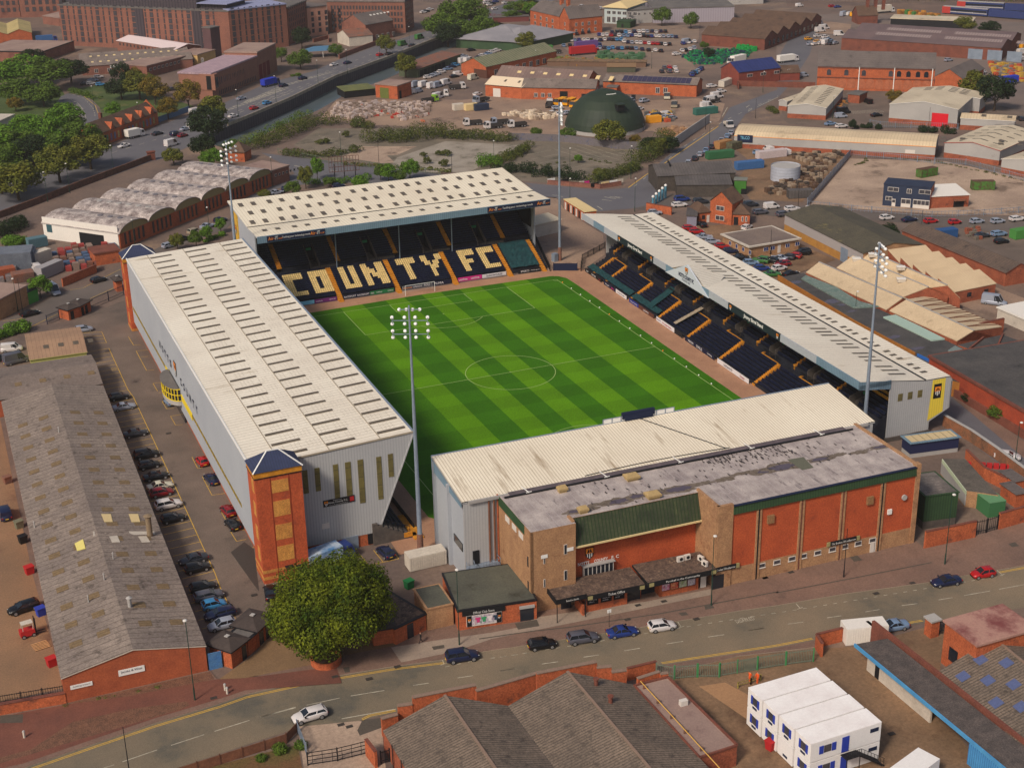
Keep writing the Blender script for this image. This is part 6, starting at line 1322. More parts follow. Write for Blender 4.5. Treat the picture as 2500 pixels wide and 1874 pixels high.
# gates between stands
railfence('gate','navy double gate between the two far stands',PL('b3',(478,825),(660,825)),2.0,NAVY,pale=0,solid=NAVY,cat='gate',gap=3)
railfence('fence','black railing sloping up beside the right stand',PL('b3',(690,828),(700,745),(875,650)),1.6,DARK,pale=.25)
railfence('fence','black railing beside the far stand steps',PL('b3',(452,828),(400,720),(340,590)),1.6,DARK,pale=.3)
bld('equipment_cabin','blue-grey box beside the back right floodlight','cabin',G('b3',487,760),G('b3',515,752),1.2,2,'flat',wall=STEEL,roofm=STEEL,par=.05,over=0)
# ---------------- floodlights
FLH=mat('floodlight_glass',(242,242,240),grit=0,rough=.7)
def flood(x,y,H,ang,label,patt):
    t=T('floodlight_mast',label,'floodlight',(x,y,0),ang,'stadium floodlight masts')
    MB().cyl((0,0,0),(0,0,3.5),.5,.48,10).build('mast_base',RUST,t); b=MB(); b.cyl((0,0,3.5),(0,0,H*.62),.38,.24,10); b.cyl((0,0,H*.62),(0,0,H),.22,.13,10); b.build('mast',STEEL,t)
    bar=MB(); 
    for (z,hw) in patt: bar.beam((-hw,-.25,z),(hw,-.25,z),.1,.1)
    for (z,hw) in patt[1:]:
        for s in(-1,1): bar.beam((s*hw,-.25,z-.5),(s*hw,-.25,z+.5),.07)
    bar.build('crossbar',STEEL,t)
    for (z,hw) in patt:
        for s in(-1,-.3,.3,1):
            for dz in ((0,) if z==patt[0][0] else (-.5,.5)):
                q=MB(); q.cyl((s*hw,-.3,z+dz),(s*hw,-.55,z+dz-.12),.2,.28,12,1); q.ball((s*hw,-.6,z+dz-.14),.25,1,.9,10); q.build('lamp',[STEEL,FLH],t)
    return t
PT=[(38.8,2.5),(35.4,4.2),(31.8,4.2)]
def MT(H): return [(H-.5,1.5),(H-2.2,2.6),(H-4.3,2.6)]
flood(-41.8,-63,40.8,math.radians(155),'near left floodlight mast standing in front of the pitch',MT(40.6))
flood(40.2,63.3,39.7,math.radians(68),'far right floodlight mast at the corner between the two stands',MT(39.7))
p=G('a1',1740,1085,39); flood(p.x,p.y,39,math.radians(40),'far left floodlight mast behind the arched workshops',MT(39))
p=G('b4',1098,610,39.5); flood(p.x,p.y,39.5,math.radians(72),'near right floodlight mast behind the hall roof',MT(39.5))
# ================================================================ BUILDINGS AROUND THE GROUND
V2_=Vector
def off(p,x,y): return p+Vector((x,y))
# ---- left side: arched workshops (six barrel vaults)
VR=mat('vault_roof',(190,178,172),(120,108,106),.45,grit=.3,gs=2.5,stain=(74,66,64),ss=1.1,sthr=.56)
A=G('b1',935,500); B=G('b1',1770,232); e2=G('a1',2095,1440); d=(e2-A).normalized(); Lv=(e2-A).length
wl=G('b1',260,450); 
n=6; wv=Lv/n; nrm=Vector((-d.y,d.x)); Dv=max(22,abs((wl-A).dot(nrm)))
t=bld('arched_workshop','brick workshop with six stained barrel-vault roofs and tall dark windows','workshop',A,e2,Dv,4.2,'arch',rise=2.1,spans=6,axis='y',wall=BRICKO,roofm=VR,over=.4,trim=UNIT,
  wins=[('f',k*wv+1.2,(k+1)*wv-1.2,5,.7,3.9,.85,WOOD,GLASS) for k in range(6)])
for k in range(6):
    q=MB(); q.face([(wv*(k+.5-.5*math.cos(PI*j/8)),-.06,4.1+2.1*math.sin(PI*j/8)) for j in range(9)]); q.build('arch_panel',mat('vault_gable',(150,134,92),grit=.08),t)
    for j in range(6 if k else 3):
        x=(k+.5)*wv; y=Dv*(.16+.13*j); q=MB(); q.cyl((x,y,6.4),(x,y,6.62),.8,.75,12); q.build('roof_dome_light',mat('rooflight_dark',(112,108,114),grit=.1) if k!=1 else UNIT,t)
q=MB(); q.box(-.25,-.02,.3,Dv,0,6.0); q.build('white_end_wall',WHITE,t); q=MB(); q.box(-.3,-.2,Dv*.2,Dv*.52,0,3.2); q.build('door',SIGNK,t); q=MB(); q.box(-.32,-.2,Dv*.88,Dv*.95,2,4.2); q.build('window',mat('teal_window',(50,84,92),grit=.05),t)
bld('brick_workshop','plain brick building at the right end of the arched workshops','building',off(e2,.3,.2),G('a2',340,1395),11,4.6,'flat',wall=BRICKF,roofm=FLATP,wins=[('f',1,14,8,2.6,3.4,.8)])
q=MB(); tt=T('stone_wall','long stone retaining wall between the street trees and the arched workshops','wall',(*G('a1',1170,1235),0)); P0=G('a1',1170,1235); b=MB()
for a,e in zip(PL('a1',(1170,1235),(880,1345),(600,1450),(300,1570),'b1',(0,260)),PL('a1',(880,1345),(600,1450),(300,1570),'b1',(0,260),(-300,350))): a-=P0; e-=P0; b.beam((a.x,a.y,.9),(e.x,e.y,.9),.5,2.0)
b.build('wall_face',mat('rough_stone',(112,76,62),(84,62,52),.8,grit=.3,gs=3),tt); q.box(-1.2,1.2,-.6,.6,0,2.6); q.box(-1.4,1.4,-.8,.8,2.6,2.9); q.build('gate_pier',BRICKD,tt)
# ---- long low brick roadside building with gables
A=G('a1',790,1130); B=G('a1',1225,958)
t=bld('gabled_pub','long brick roadside building with five small gables and coloured window panels','building',A,B,8.5,4.3,'gable',rise=3.4,wall=BRICKO,roofm=SLATED,over=.15,wins=())
w=t['w']; 
cols=[(60,130,60),(110,70,150),(60,110,170),(200,170,60),(150,60,50)]
for k in range(5):
    x=w*(.2+.175*k); q=MB(); q.mesh([(x-1.3,-.12,4.3),(x+1.3,-.12,4.3),(x,-.12,6.9),(x-1.3,2.5,4.4),(x+1.3,2.5,4.4),(x,3.2,6.9)],[(0,1,2),(0,2,5,3),(1,4,5,2)]); q.build('dormer_gable',BRICKO,t)
for k in range(14):
    x=w*(.1+.063*k); q=MB(); q.box(x-.45,x+.45,-.07,0,.9,3.2); q.build('window_panel',mat('panel_%d'%(k%5),cols[k%5],(120,120,120),2,grit=.2),t)
MB().box(w*.02,w*.08,-.07,0,1,3.4).build('window_panel',SIGNK,t); q=MB(); q.box(w*.33-.5,w*.33+.5,7,8,6,8.6); q.build('chimney',BRICKD,t); q=MB(); q.mesh([(w,0,4.3),(w,8.5,4.3),(w,4.25,8.6),(w+.5,0,4.3),(w+.5,8.5,4.3),(w+.5,4.25,8.6)],[(3,4,5),(0,2,1),(0,3,5,2),(1,2,5,4)]); q.build('gable_parapet',BRICKO,t)
# ---- kiosk with pyramid roof
A=G('a1',1765,1245); bld('brick_kiosk','small square brick lodge with pyramid roof behind the dark conifers','lodge',A,G('a1',1890,1250),5.5,3.2,'hip',rise=2.8,wall=BRICKO,roofm=SLATED,over=.4)
# ---- top-left works and apartment block
A=G('a1',490,350); B=G('a1',1790,415,0)
WF=[('f',1+i*3.3,2.6+i*3.3,1,2.1+k*2.55,4.25+k*2.55,.8 if i%3 else 1.9,DARK,GLASSF) for i in range(26) for k in range(7)]
d=(B-A); 
t=bld('apartment_block','big seven-storey red brick apartment block with narrow dark windows and set-back dark top floor','apartment block',A,B,22,18.5,'flat',wall=BRICKF,roofm=FLATG,par=.5,wins=[wd for wd in WF if wd[2]<(B-A).length-.5])
w=t['w']; q=MB(); q.box(4,w-18,3,21,18.6,24.5); q.build('top_floor',mat('dark_cladding',(70,62,68),grit=.06,ribs=('x',1.6,.3),ribc=(50,46,54)),t); q=MB(); q.box(w-16,w-3,3,20,18.6,21.5); q.build('top_floor',MATS['dark_cladding'],t); q=MB(); q.box(w-17,w-1,1,21,21.5,21.8); q.build('top_roof',mat('blue_grey_roof',(140,144,176),grit=.05),t)
for x0 in (.46,.79): q=MB(); q.box(w*x0,w*(x0+.05),-.15,0,0,18.9); q.build('dark_bay',MATS['dark_cladding'],t)
C_=G('a2',335,358); 
t=bld('apartment_block','right wing of the red brick apartment block facing the ring road','apartment block',off(B,.4,0),C_,20,19.0,'flat',wall=BRICKF,roofm=mat('blue_grey_roof',(140,144,176),grit=.05),par=.5,wins=[('f',1+i*3.0,2.4+i*3.0,1,2.1+k*2.6,4.3+k*2.6,.75 if i%3 else 1.7,DARK,GLASSF) for i in range(19) for k in range(7) if 2.4+i*3.0<(C_-B).length-1])
t=bld('apartment_block','narrow rear wing of the red brick apartment block','apartment block',off(C_,1.5,4),G('a2',485,280),14,16.5,'flat',wall=BRICKF,roofm=FLATG,par=.5,wins=[('f',1+i*2.4,2.4+i*2.4,1,2+k*2.7,3.9+k*2.7,.9,DARK,GLASSF) for i in range(9) for k in range(6) if 2.4+i*2.4<(G('a2',485,280)-C_).length-3])
t=bld('stair_tower','dark brick stair tower in front of the apartment block','tower',G('a1',1645,470),G('a1',1715,455),5,14,'flat',wall=mat('dark_brick_tower',(96,70,72),(84,62,66),.4,grit=.1),roofm=FLATG,group=None)
# fire-station-like civic building
A=G('a1',1645,768); B=G('a2',100,620)
t=bld('civic_building','brown brick civic building with sloping roof line and square corner window beside the ring road','civic building',A,B,14,9.5,'flat',wall=mat('brown_brick',(150,104,86),(134,92,78),.3,grit=.1),roofm=mat('lilac_roof',(176,150,158),(160,136,146),.3,grit=.08,ribs=('y',1.6,.15)),par=.6,wins=[('f',3,9,4,4.6,7.4,.5,DARK,GLASSF),('f',9.5,16,5,4.8,7.2,.5,WOOD,GLASSF),('f',17,28,8,5,7,.5,WOOD,GLASSF),('f',5,38,22,.6,2.4,.6,DARK,GLASSF)],group=None)
w=t['w']; q=MB(); q.box(-.3,2.6,-1.6,5,3.6,9.7); q.build('corner_bay',MATS['brown_brick'],t); q=MB(); q.box(.3,2.4,-1.68,-1.6,4.4,8.4); q.build('corner_window',GLASS,t); q=MB(); q.box(-.38,-.3,0,2,3.8,9); q.build('banner',SIGNK,t)
t=bld('civic_building','raised red-doored engine bays at the right end of the civic building','civic building',off(B,.2,.1),G('a2',245,545),14,11,'flat',wall=MATS['brown_brick'],roofm=FLATP,par=.6,doors=[('f',2.6+i*4.4,3.4,6,mat('dark_red_door',(110,24,36),grit=.05)) for i in range(3)])
# two-storey white-roofed, workshops, flat roofs
A=G('a1',910,400); B=G('a1',1360,475); bld('works_office','two-storey brick works with a long white roof behind the low workshops','works',A,B,14,5.0,'gable',rise=1.6,wall=BRICKF,roofm=mat('white_sheet_roof',(214,196,196),grit=.04),wins=[('f',1,40,14,3.2,4.4,1.0,DARK,GLASSF)])
bld('works_office','cream rendered two-storey end block beside the white-roofed works','works',G('a1',1365,500),G('a1',1530,510),14,4.6,'flat',wall=mat('cream_render',(206,170,112),(190,156,104),.4,grit=.1),roofm=FLATP,wins=[('f',1,16,3,1.4,3.6,1.3)])
A=G('a1',640,585); B=G('a1',1000,600,0); t=bld('workshop','low brick workshop with dotted grey roof and white sign','workshop',A,off(A,46,-4),30,3.8,'gable',rise=1.8,spans=2,wall=BRICKF,roofm=ASB,sky=[(3,43,12,(.12,.38,.62,.88),1.2,1.0,CREAM)],wins=[('f',3,30,5,.8,2.4,1.6)]); board('sign',SIGNW,t,(14,-.1,3.0),(1,0,0),(0,0,1),5,1.0)
A=G('a1',1140,600); t=bld('workshop','flat-roofed brick building with a strip of white windows behind the autumn trees','workshop',A,G('a1',1435,520),14,4.6,'flat',wall=BRICKF,roofm=FLATP,wins=[('f',1,28,10,2.4,3.6,1.6)])
t=bld('warehouse','low warehouse with broad grey flat roof at the left edge of the photo','warehouse',G('a1',-160,470),G('a1',330,480),30,4.2,'flat',wall=BRICKF,roofm=FLATP,trim=DARK)
t=bld('warehouse','brick shed with yellowed double-pitched roof beside the blue lorry','warehouse',G('a1',-120,360),G('a1',255,335),36,5,'gable',rise=2,axis='y',wall=BRICKO,roofm=mat('lichen_roof',(186,166,112),(160,144,100),.15,grit=.12),spans=2)
bld('brick_shed','small brick shed with pink roof beside the apartment block','shed',G('a1',335,185),G('a1',470,205),12,4,'mono',rise=1,wall=BRICKF,roofm=FLATP)
t=bld('mill','tall brick mill at the top left corner with rows of windows','mill',G('a1',-200,150),G('a1',160,135),24,24,'flat',wall=BRICKF,roofm=SLATE,wins=[('f',2,62,20,3+k*3.6,5.2+k*3.6,1.6,DARK,GLASSF) for k in range(6)])
t=bld('mill','tall brick mill just left of the apartment block, with arched openings','mill',G('a1',165,138),G('a1',478,128),24,22,'flat',wall=BRICKF,roofm=SLATE,wins=[('f',2,52,14,3+k*3.6,5.4+k*3.6,1.9,DARK,GLASSF) for k in range(6)])
t=bld('white_cabin','low white flat-roofed building half hidden by trees at the left edge','building',G('a1',-100,1060),G('a1',120,960),12,3.4,'flat',wall=OFFW,roofm=OFFW)
# ---- along the ring road, right of the apartment block
A=G('a2',640,250); B=G('a2',1235,255)
t=bld('mill','long five-storey brick mill with round-headed windows beside the ring road','mill',A,B,18,14.5,'flat',wall=BRICKF,roofm=SLATE,trim=SLATE,wins=[('f',1.5,(B-A).length-1,23,2.2+k*2.9,4.2+k*2.9,1.1,WOOD,GLASSF) for k in range(4)]+[('r',1,17,6,2.2+k*2.9,4.2+k*2.9,1.1,WOOD,GLASSF) for k in range(4)])
q=MB(); w=t['w']; q.mesh([(0,.5,14.8),(w,.5,14.8),(w,4,19),(0,4,19),(0,14,19),(w,14,19),(w,17.5,14.8),(0,17.5,14.8)],[(0,1,2,3),(3,2,5,4),(4,5,6,7),(0,3,4,7),(1,6,5,2)]); rr=q.build('mansard_roof',SLATE,t)
t=bld('mill','pale five-storey brick wing joining the apartment block and the long mill','mill',G('a2',485,285),G('a2',635,265),16,13.5,'flat',wall=mat('pale_brick',(190,140,120),(172,126,108),.3,grit=.12),roofm=SLATE,wins=[('f',1,24,6,1.6+k*2.7,3.4+k*2.7,1.4,DARK,GLASSF) for k in range(4)])
A=G('a2',930,330); B=G('a2',1140,290)
t=bld('brick_house','tall gabled brick building with slate roof and rooflights beside the ring road','building',A,B,16,8.0,'gable',rise=4.2,wall=BRICKF,roofm=SLATE,sky=[(8,22,6,(.35,),.8,1.2,WHITE)],wins=[('f',2,20,5,1,2.8,1.6)])
t=bld('white_cottage','white rendered low building with pointed gable beside the gabled brick house','building',G('a2',710,330),G('a2',800,360),12,4.2,'gable',rise=2.5,axis='y',wall=OFFW,roofm=RUST)
t=T('canopy','blue tent canopy on posts in the forecourt beside the ring road','canopy',(*G('a2',590,435),0),-.15); q=MB(); q.mesh([(-7,-4,3),(7,-4,3),(7,4,3),(-7,4,3),(-3.5,0,4.6),(3.5,0,4.6)],[(0,1,5,4),(1,2,5),(2,3,4,5),(3,0,4)]); q.build('canopy_top',mat('blue_canvas',(72,110,140),grit=.06),t)
q=MB()
for x in(-6.5,0,6.5):
    for y in(-3.6,3.6): q.cyl((x,y,0),(x,y,3),.1,.1,6)
q.build('post',SIGNW,t)
wallrun('brick_wall','low brick garden wall running beside the ring road',PL('a2',(520,330),(640,300),(640,330)),1.8,.4,BRICKF)
wallrun('brick_wall','brick boundary wall below the white cottage',PL('a2',(720,455),(860,400),(1000,350)),2,.4,BRICKF)
wallrun('blue_hoarding','long pale blue hoarding beside the road under autumn trees',PL('a1',(1225,945),(1350,900),(1460,860)),2,.2,mat('blue_hoarding',(96,122,150),grit=.1),cat='hoarding')
wallrun('parapet','long pale concrete parapet of the ring road above the canal',[p+Vector((0,.4)) for p in WL[1:]],1.15,.5,mat('parapet_concrete',(158,144,128),(138,128,114),.3,grit=.15,ribs=('x',2.5,.08)),cat='parapet')
railfence('bridge_railing','grey railings of the canal bridge beyond the willow',PL('a3',(-40,120),(260,150)),1.2,mat('bridge_red',(112,60,58),grit=.05),pale=.4)
bld('canal_bridge','dark red girder bridge over the canal at the top','bridge',G('a3',20,175),G('a3',290,165),5,2.4,'flat',wall=mat('bridge_red',(112,60,58),grit=.05),roofm=ASPH,par=.2)
# sheds by the canal
A=G('a2',1330,600); B=G('a2',1660,480); bld('open_shed','long open-fronted shed with rusty patched roof beside the canal','shed',A,B,9,3.4,'mono',rise=.8,wall=mat('shed_green',(88,96,72),(70,76,60),.4,grit=.15),roofm=RUST,doors=[('f',3+i*3.2,2.8,2.6,SIGNK) for i in range(7)])  # black door panels paint in the shade of the open bays
A=G('a2',765,760); B=G('a2',1000,735); bld('lean_to','green-roofed open lean-to on the canal bank','shed',A,B,9,2.6,'mono',rise=.4,wall=SIGNK,roofm=mat('green_felt',(108,110,66),(94,98,62),.3,grit=.1))
A=G('a2',1005,752); B=G('a2',1172,768); t=bld('brick_box','square flat-roofed brick substation with green doors','substation',A,B,10,5,'flat',wall=BRICKO,roofm=FLATP,doors=(('f',4,4,4,mat('green_door',(96,104,50),grit=.1)),('r',2,1.6,3,SIGNK)))
A=G('a2',1665,580); B=G('a2',1855,607); t=bld('brick_hall','long brick hall with moss-streaked roof and a round gable window','hall',A,B,46,4.6,'gable',rise=3,axis='y',wall=BRICKO,roofm=mat('mossy_roof',(120,118,92),(100,104,78),.3,grit=.12,ribs=('y',1.6,.2),ribc=(140,138,116)),doors=(('f',10.5,7,3.4,mat('dark_brown_door',(84,54,44),grit=.1)),),wins=[('r',4,40,8,.6,2.8,2.2)])
A=G('a2',1790,360); B=G('a3',20,378); t=bld('green_hall','low green-clad hall with grey pyramid roofs and solar panels','hall',A,G('a3',240,405),36,4.2,'hip',rise=4,wall=mat('dark_green_cladding',(50,70,50),(60,84,56),.2,grit=.1),roofm=mat('light_grey_roof',(146,142,146),(126,124,130),.1,grit=.06),over=.8)
bld('green_hall','right half of the green-clad hall with grey roof and dark panels','hall',G('a3',250,400),G('a3',500,300),34,4.2,'hip',rise=4.4,wall=MATS['dark_green_cladding'],roofm=MATS['light_grey_roof'],over=.8)
# long depot range
A=G('a2',1850,740); B=G('a2',2130,765); Cc=G('a3',800,775)
t=bld('depot_building','white-roofed left end of the long brick depot building','depot',A,B,12.5,4.3,'gable',rise=2.2,wall=BRICKO,roofm=mat('cream_sheet_roof',(220,200,172),grit=.04),trim=DARK,sky=[(4,16,2,(.28,),1.6,.9)],doors=(('f',5,3.2,3.2,FRAMEW),)); 
t=bld('depot_building','long brick depot building with weathered grey roof behind the yellow gritters','depot',off(B,.1,0),Cc,12.5,4.3,'gable',rise=2.4,wall=BRICKO,roofm=ASB,trim=DARK,wins=[('f',4,12,3,.8,2.4,1.4),('f',22,44,7,.4,2.4,1.6,DARK,GLASS)],doors=(('f',16,3,3.2,SIGNK),('r',6,6,3.6,STEEL)))
t=bld('depot_building','rear range of the depot with pale rooflights','depot',off(A,10,13.5),off(Cc,3,13.5),13,4.3,'gable',rise=3.2,wall=BRICKO,roofm=mat('brown_grey_sheet',(130,108,100),(112,94,90),.15,grit=.1,stain=(158,140,132),ss=.2,sthr=.6,ribs=('x',1.4,.1)),sky=[(6,50,8,(.2,),2.4,1.6,CREAM)])
A=G('a3',905,735); B=G('a3',1580,750); t=bld('depot_building','long brick depot range with solar panels along its roof','depot',off(A,0,5),B,11,4.4,'gable',rise=1.8,wall=BRICKO,roofm=ASB,trim=DARK,wins=[('f',20,26,2,.8,3,1.6)]); w=t['w']
for i in range(14): q=MB(); x=w*.2+i*w*.052; q.mesh([(x,.6,4.4+.5),(x+w*.048,.6,4.9),(x+w*.048,4.6,6.2),(x,4.6,6.2)],[(0,1,2,3)]); q.build('solar_panel',mat('solar_panel',(66,60,84),(56,52,74),.8,rough=.25,grit=.04),t)
bld('brick_outhouse','small flat-roofed brick outhouse in front of the solar-panelled depot','outhouse',G('a3',890,735),G('a3',965,738),6,3,'flat',wall=BRICKO,roofm=FLATG)
bld('tipping_bays','row of roofless concrete bays holding salvage','storage bays',G('a3',430,510),G('a3',1190,520),6,2.0,'flat',wall=mat('bay_wall',(112,86,70),grit=.15),roofm=mat('bay_rubble',(104,84,66),(140,110,80),.8,grit=.35,gs=2,stain=(60,56,50),ss=.9,sthr=.55),par=.1)
bld('low_shed','long low brown-roofed shed beside the container skips','shed',G('a3',890,560),G('a3',1110,560),7,2.2,'gable',rise=1,wall=mat('shed_grey_green',(80,80,66),grit=.1),roofm=mat('brown_felt',(126,100,74),grit=.12))
# red house
A=G('a3',300,200); B=G('a3',525,255); t=bld('red_house','three-storey red brick house with slate roof and tall chimneys','house',A,B,14,7.6,'gable',rise=4.5,wall=BRICKO,roofm=SLATE,wins=[('f',2,24,4,1+k*3,2.8+k*3,1.6) for k in range(2)]); 
for x in (18,24): q=MB(); q.box(x,x+1.5,6,7.5,10,16); q.build('chimney',BRICKO,t)
t=bld('red_house','gabled right wing of the red brick house','house',off(B,.2,0),G('a3',600,275),18,7.6,'gable',rise=5,axis='y',wall=BRICKO,roofm=SLATE,wins=[('f',2,8,1,1+k*3,2.6+k*3,1.2) for k in range(2)]+[('r',2,16,4,1+k*3,2.6+k*3,1.2) for k in range(2)])
# pale office and hall
A=G('a3',870,180); B=G('a3',1040,190); t=bld('white_office','two-storey white office with glazed front and cream pyramid roof','office',A,B,24,8,'hip',rise=2.2,wall=mat('pale_panel',(176,186,186),grit=.04),roofm=CREAM,wins=[('f',1,18,6,4.6,6.2,2,FRAMEW,GLASSF),('f',1,18,6,.6,3.4,2,FRAMEW,GLASSF)],over=1)
t=bld('white_office','grey panelled middle block with blue doors beside the white office','office',off(B,.3,0),G('a3',1240,175),20,6.5,'flat',wall=UNIT,roofm=FLATG,wins=[('f',2,20,6,4,5.2,1.2)],doors=(('f',18,2,3,mat('blue_door',(40,80,140),grit=0)),))
t=bld('grey_warehouse','long pale grey flat-roofed warehouse behind the two birches','warehouse',G('a3',1245,180),G('a3',1870,165),34,7,'flat',wall=mat('lilac_cladding',(156,148,158),grit=.03,ribs=('x',1.2,.1)),roofm=FLATG)
t=bld('grey_warehouse','distant flat-roofed warehouse at the top of the photo','warehouse',G('a3',1200,20),G('a3',1750,20),40,8,'flat',wall=UNIT,roofm=FLATG); t=bld('grey_warehouse','pale distant warehouse at the top right of centre','warehouse',G('a3',1800,40),G('a4',200,30),40,7,'flat',wall=UNIT,roofm=UROOF)
bld('green_cabin','green site cabin in front of the white office','cabin',G('a3',965,215),G('a3',1070,220),8,3,'flat',wall=GREENC,roofm=GREENC,par=.1,doors=(('f',3,1,2,DARK),))
# multi-ridge hall
A=G('a3',1620,350); B=G('a3',2105,388); t=bld('ridged_hall','long brick hall with many parallel dark roof ridges beside the green bins','hall',A,B,70,4.8,'gable',rise=2.8,spans=5,axis='x',wall=BRICKD,roofm=SLATED,wins=[('r',3,66,12,1,3.4,2.4,DARK,GLASS)])
# solar-roofed red house by the junction
A=G('a3',1905,665); B=G('a4',325,625); t=bld('solar_house','two-storey red brick building with a full blue solar roof by the road junction','building',A,B,12,5.2,'gable',rise=3.2,wall=mat('deep_red_brick',(132,66,54),(116,58,50),.4,grit=.1),roofm=mat('blue_solar_roof',(52,60,112),(44,52,98),.5,rough=.3,grit=.04,ribs=('x',1.7,.06),ribc=(30,36,70)),wins=[('f',2,28,4,3.0,4.2,2.6)])
bld('low_lodge','low brick wing with brown roof at the right of the solar-roofed building','building',off(B,.3,0),G('a4',480,620),9,3,'gable',rise=2.2,wall=MATS['deep_red_brick'],roofm=SLATED)
wallrun('brick_wall','long red brick boundary wall in front of the solar-roofed building',PL('a3',(1905,690),'a4',(0,665),(600,680)),2.2,.4,BRICKD)
# big round-arched brick hall
A=G('a4',610,690); B=G('a4',1510,715); t=bld('arched_brick_hall','massive orange brick hall with blind arches and big grey roof','hall',A,B,17,8.8,'gable',rise=4.6,wall=BRICKO,roofm=SLATE,over=.3)
w=t['w']
for i in range(12):
    x=w*(.06+i*.08); q=MB(); v_=[(x-1.6,-.08,.8),(x+1.6,-.08,.8)]+[(x+1.6*math.cos(PI*k/8),-.08,3.0+1.6*math.sin(PI*k/8)) for k in range(9)]; q.face(v_); q.build('blind_arch',mat('arch_infill',(176,104,74),(154,90,64),.6,grit=.15),t)
for i,x in enumerate((.1,.25,.4,.63,.7,.78,.86,.93)):
    X=w*x; q=MB(); q.face([(X-.8,-.06,5.6),(X+.8,-.06,5.6)]+[(X+.8*math.cos(PI*k/6),-.06,7.0+.8*math.sin(PI*k/6)) for k in range(7)]); q.build('window',GLASSF if i<4 else GLASS,t)
for x in (.36,.66,.98): MB().box(w*x-.15,w*x+.15,-.3,0,0,9).build('downpipe',SIGNW,t)
q=MB(); q.box(0,w,-.25,0,4.6,4.9); q.box(0,w,-.2,0,8.3,8.6); q.build('string_course',BRICKD,t)
Dd=G('a4',1725,735); bld('arched_brick_hall','gabled orange brick wing with a large blind arch at the right of the arched hall','hall',off(B,.4,.2),Dd,24,6,'gable',rise=3.2,axis='y',wall=BRICKO,roofm=SLATE)
A=G('a4',800,385); B=G('a4',2025,470); t=bld('long_depot','very long low brick depot with grey double roof and roller doors','depot',off(A,0,0),B,40,5.2,'gable',rise=2.2,spans=2,wall=BRICKD,roofm=mat('mauve_slate',(108,90,90),(94,80,82),.12,grit=.1),sky=[(10,100,3,(.18,.62),3,24,mat('roof_glazing',(140,124,122),grit=.08,ribs=('x',1.2,.2)))],doors=[('f',x,6,4.2,STEEL) for x in (58,66,74)]+[('f',88,7,4.4,SIGNK)],wins=[('f',96,112,3,1,3.6,3,FRAMEW,GLASSF)])
t=bld('dark_house','dark roofed house with tall chimneys in front of the white lorry','house',G('a4',930,190),G('a4',1080,185),10,4,'gable',rise=4,wall=BRICKD,roofm=SLATED); 
for x in(5,9,13): q=MB(); q.box(x,x+1.4,4,5.4,6,12); q.build('chimney',BRICKD,t)
bld('shed','long flat pale-roofed shed behind the long depot','shed',G('a4',1180,200),G('a4',1810,225),12,3.4,'flat',wall=DARK,roofm=UROOF)
# ---- trading estate units
def unit(label,A,B,depth,h,rise,axis='y',sk=(),mt=UROOF,trim=SIGNW,ph=1.6,**k): return bld('industrial_unit',label,'industrial unit',A,B,depth,h,'gable',rise=rise,axis=axis,wall=UNIT,roofm=mt,plinth=(ph,BRICK),trim=trim,sky=sk,over=.2,ridge=None,**k)
A=G('a4',385,910); B=G('a4',680,928); unit('white-roofed unit with rows of small rooflights beside the road bend',A,B,G('a4',850,690,4.2),4.2,1.1,sk=[(3,34,11,(.25,.72),2.4,.8)])
unit('small lean-to unit on the left side of the white unit by the road bend',G('a4',318,850),G('a4',380,858),24,3.4,.6,sk=[(4,20,3,(.5,),2,1)])
A=G('a4',1165,945); B=G('a4',1690,990); unit('large pale unit with red roller door',A,B,22,6.3,1.8,sk=(),doors=(('f',(B-A).length*.75,5.5,4.6,mat('red_door',(206,24,40),grit=0)),)); dd_=(B-A).normalized(); A2=A+Vector((-dd_.y,dd_.x))*22.3; unit('rear half of the large pale unit, with dashes of rooflights',A2,A2+dd_*26,11,6.0,1.6,sk=[(1,10,4,(.25,.4,.6,.75),2.6,.9)])
A=G('a4',1715,1000); B=G('a4',2130,1025); unit('low unit with three dark rooflights at the right edge',A,B,9,3.8,.8,axis='x',sk=[(3,28,3,(.35,),2,1.6)],mt=UROOFX)
A=G('a3',1870,1140); B=G('a4',1520,1232)
t=bld('industrial_unit','very long cream-roofed unit with red brick base and orange-edged end','industrial unit',A,B,15,4.6,'gable',prof=[(0,3.9),(.12,5.0),(.5,5.7),(.88,5.0),(1,3.9)],wall=UNIT,roofm=UROOFX,plinth=(1.4,BRICK),trim=SIGNO,sky=[(62,108,8,(.25,.42),1.3,1.6)],over=.1); w=t['w']
q=MB(); q.box(1,6,-.2,-.02,2.0,4.4); q.build('sign',NAVY,t); text('lettering','TELCO',CYAN,t,(3.5,-.25,3.5),(1,0,0),(0,0,1),3,1); q=MB(); q.box(54,57,-.1,0,1.5,2.6); q.build('window',[FRAMEW],t)
A=G('a4',1590,1215); B=G('a4',2015,1280); unit('cream-roofed unit with white ridge and many dark dashes beside the concrete lot',A,B,G('a4',2110,1000,4.6),4.6,1.4,sk=[(3,34,6,(.2,.43,.57,.8),2.4,.7)],trim=REDS)
A=G('a4',2030,1330); B=G('a4',2400,1400); unit('low cream-roofed unit cut off by the right edge of the photo',A,B,24,4.0,1.2,sk=[(3,20,3,(.3,.6),2,1)])
bld('brick_outhouse','small flat brick outhouse between two trading estate units','outhouse',G('a4',850,790),G('a4',940,800),7,3,'flat',wall=BRICK,roofm=FLATG)
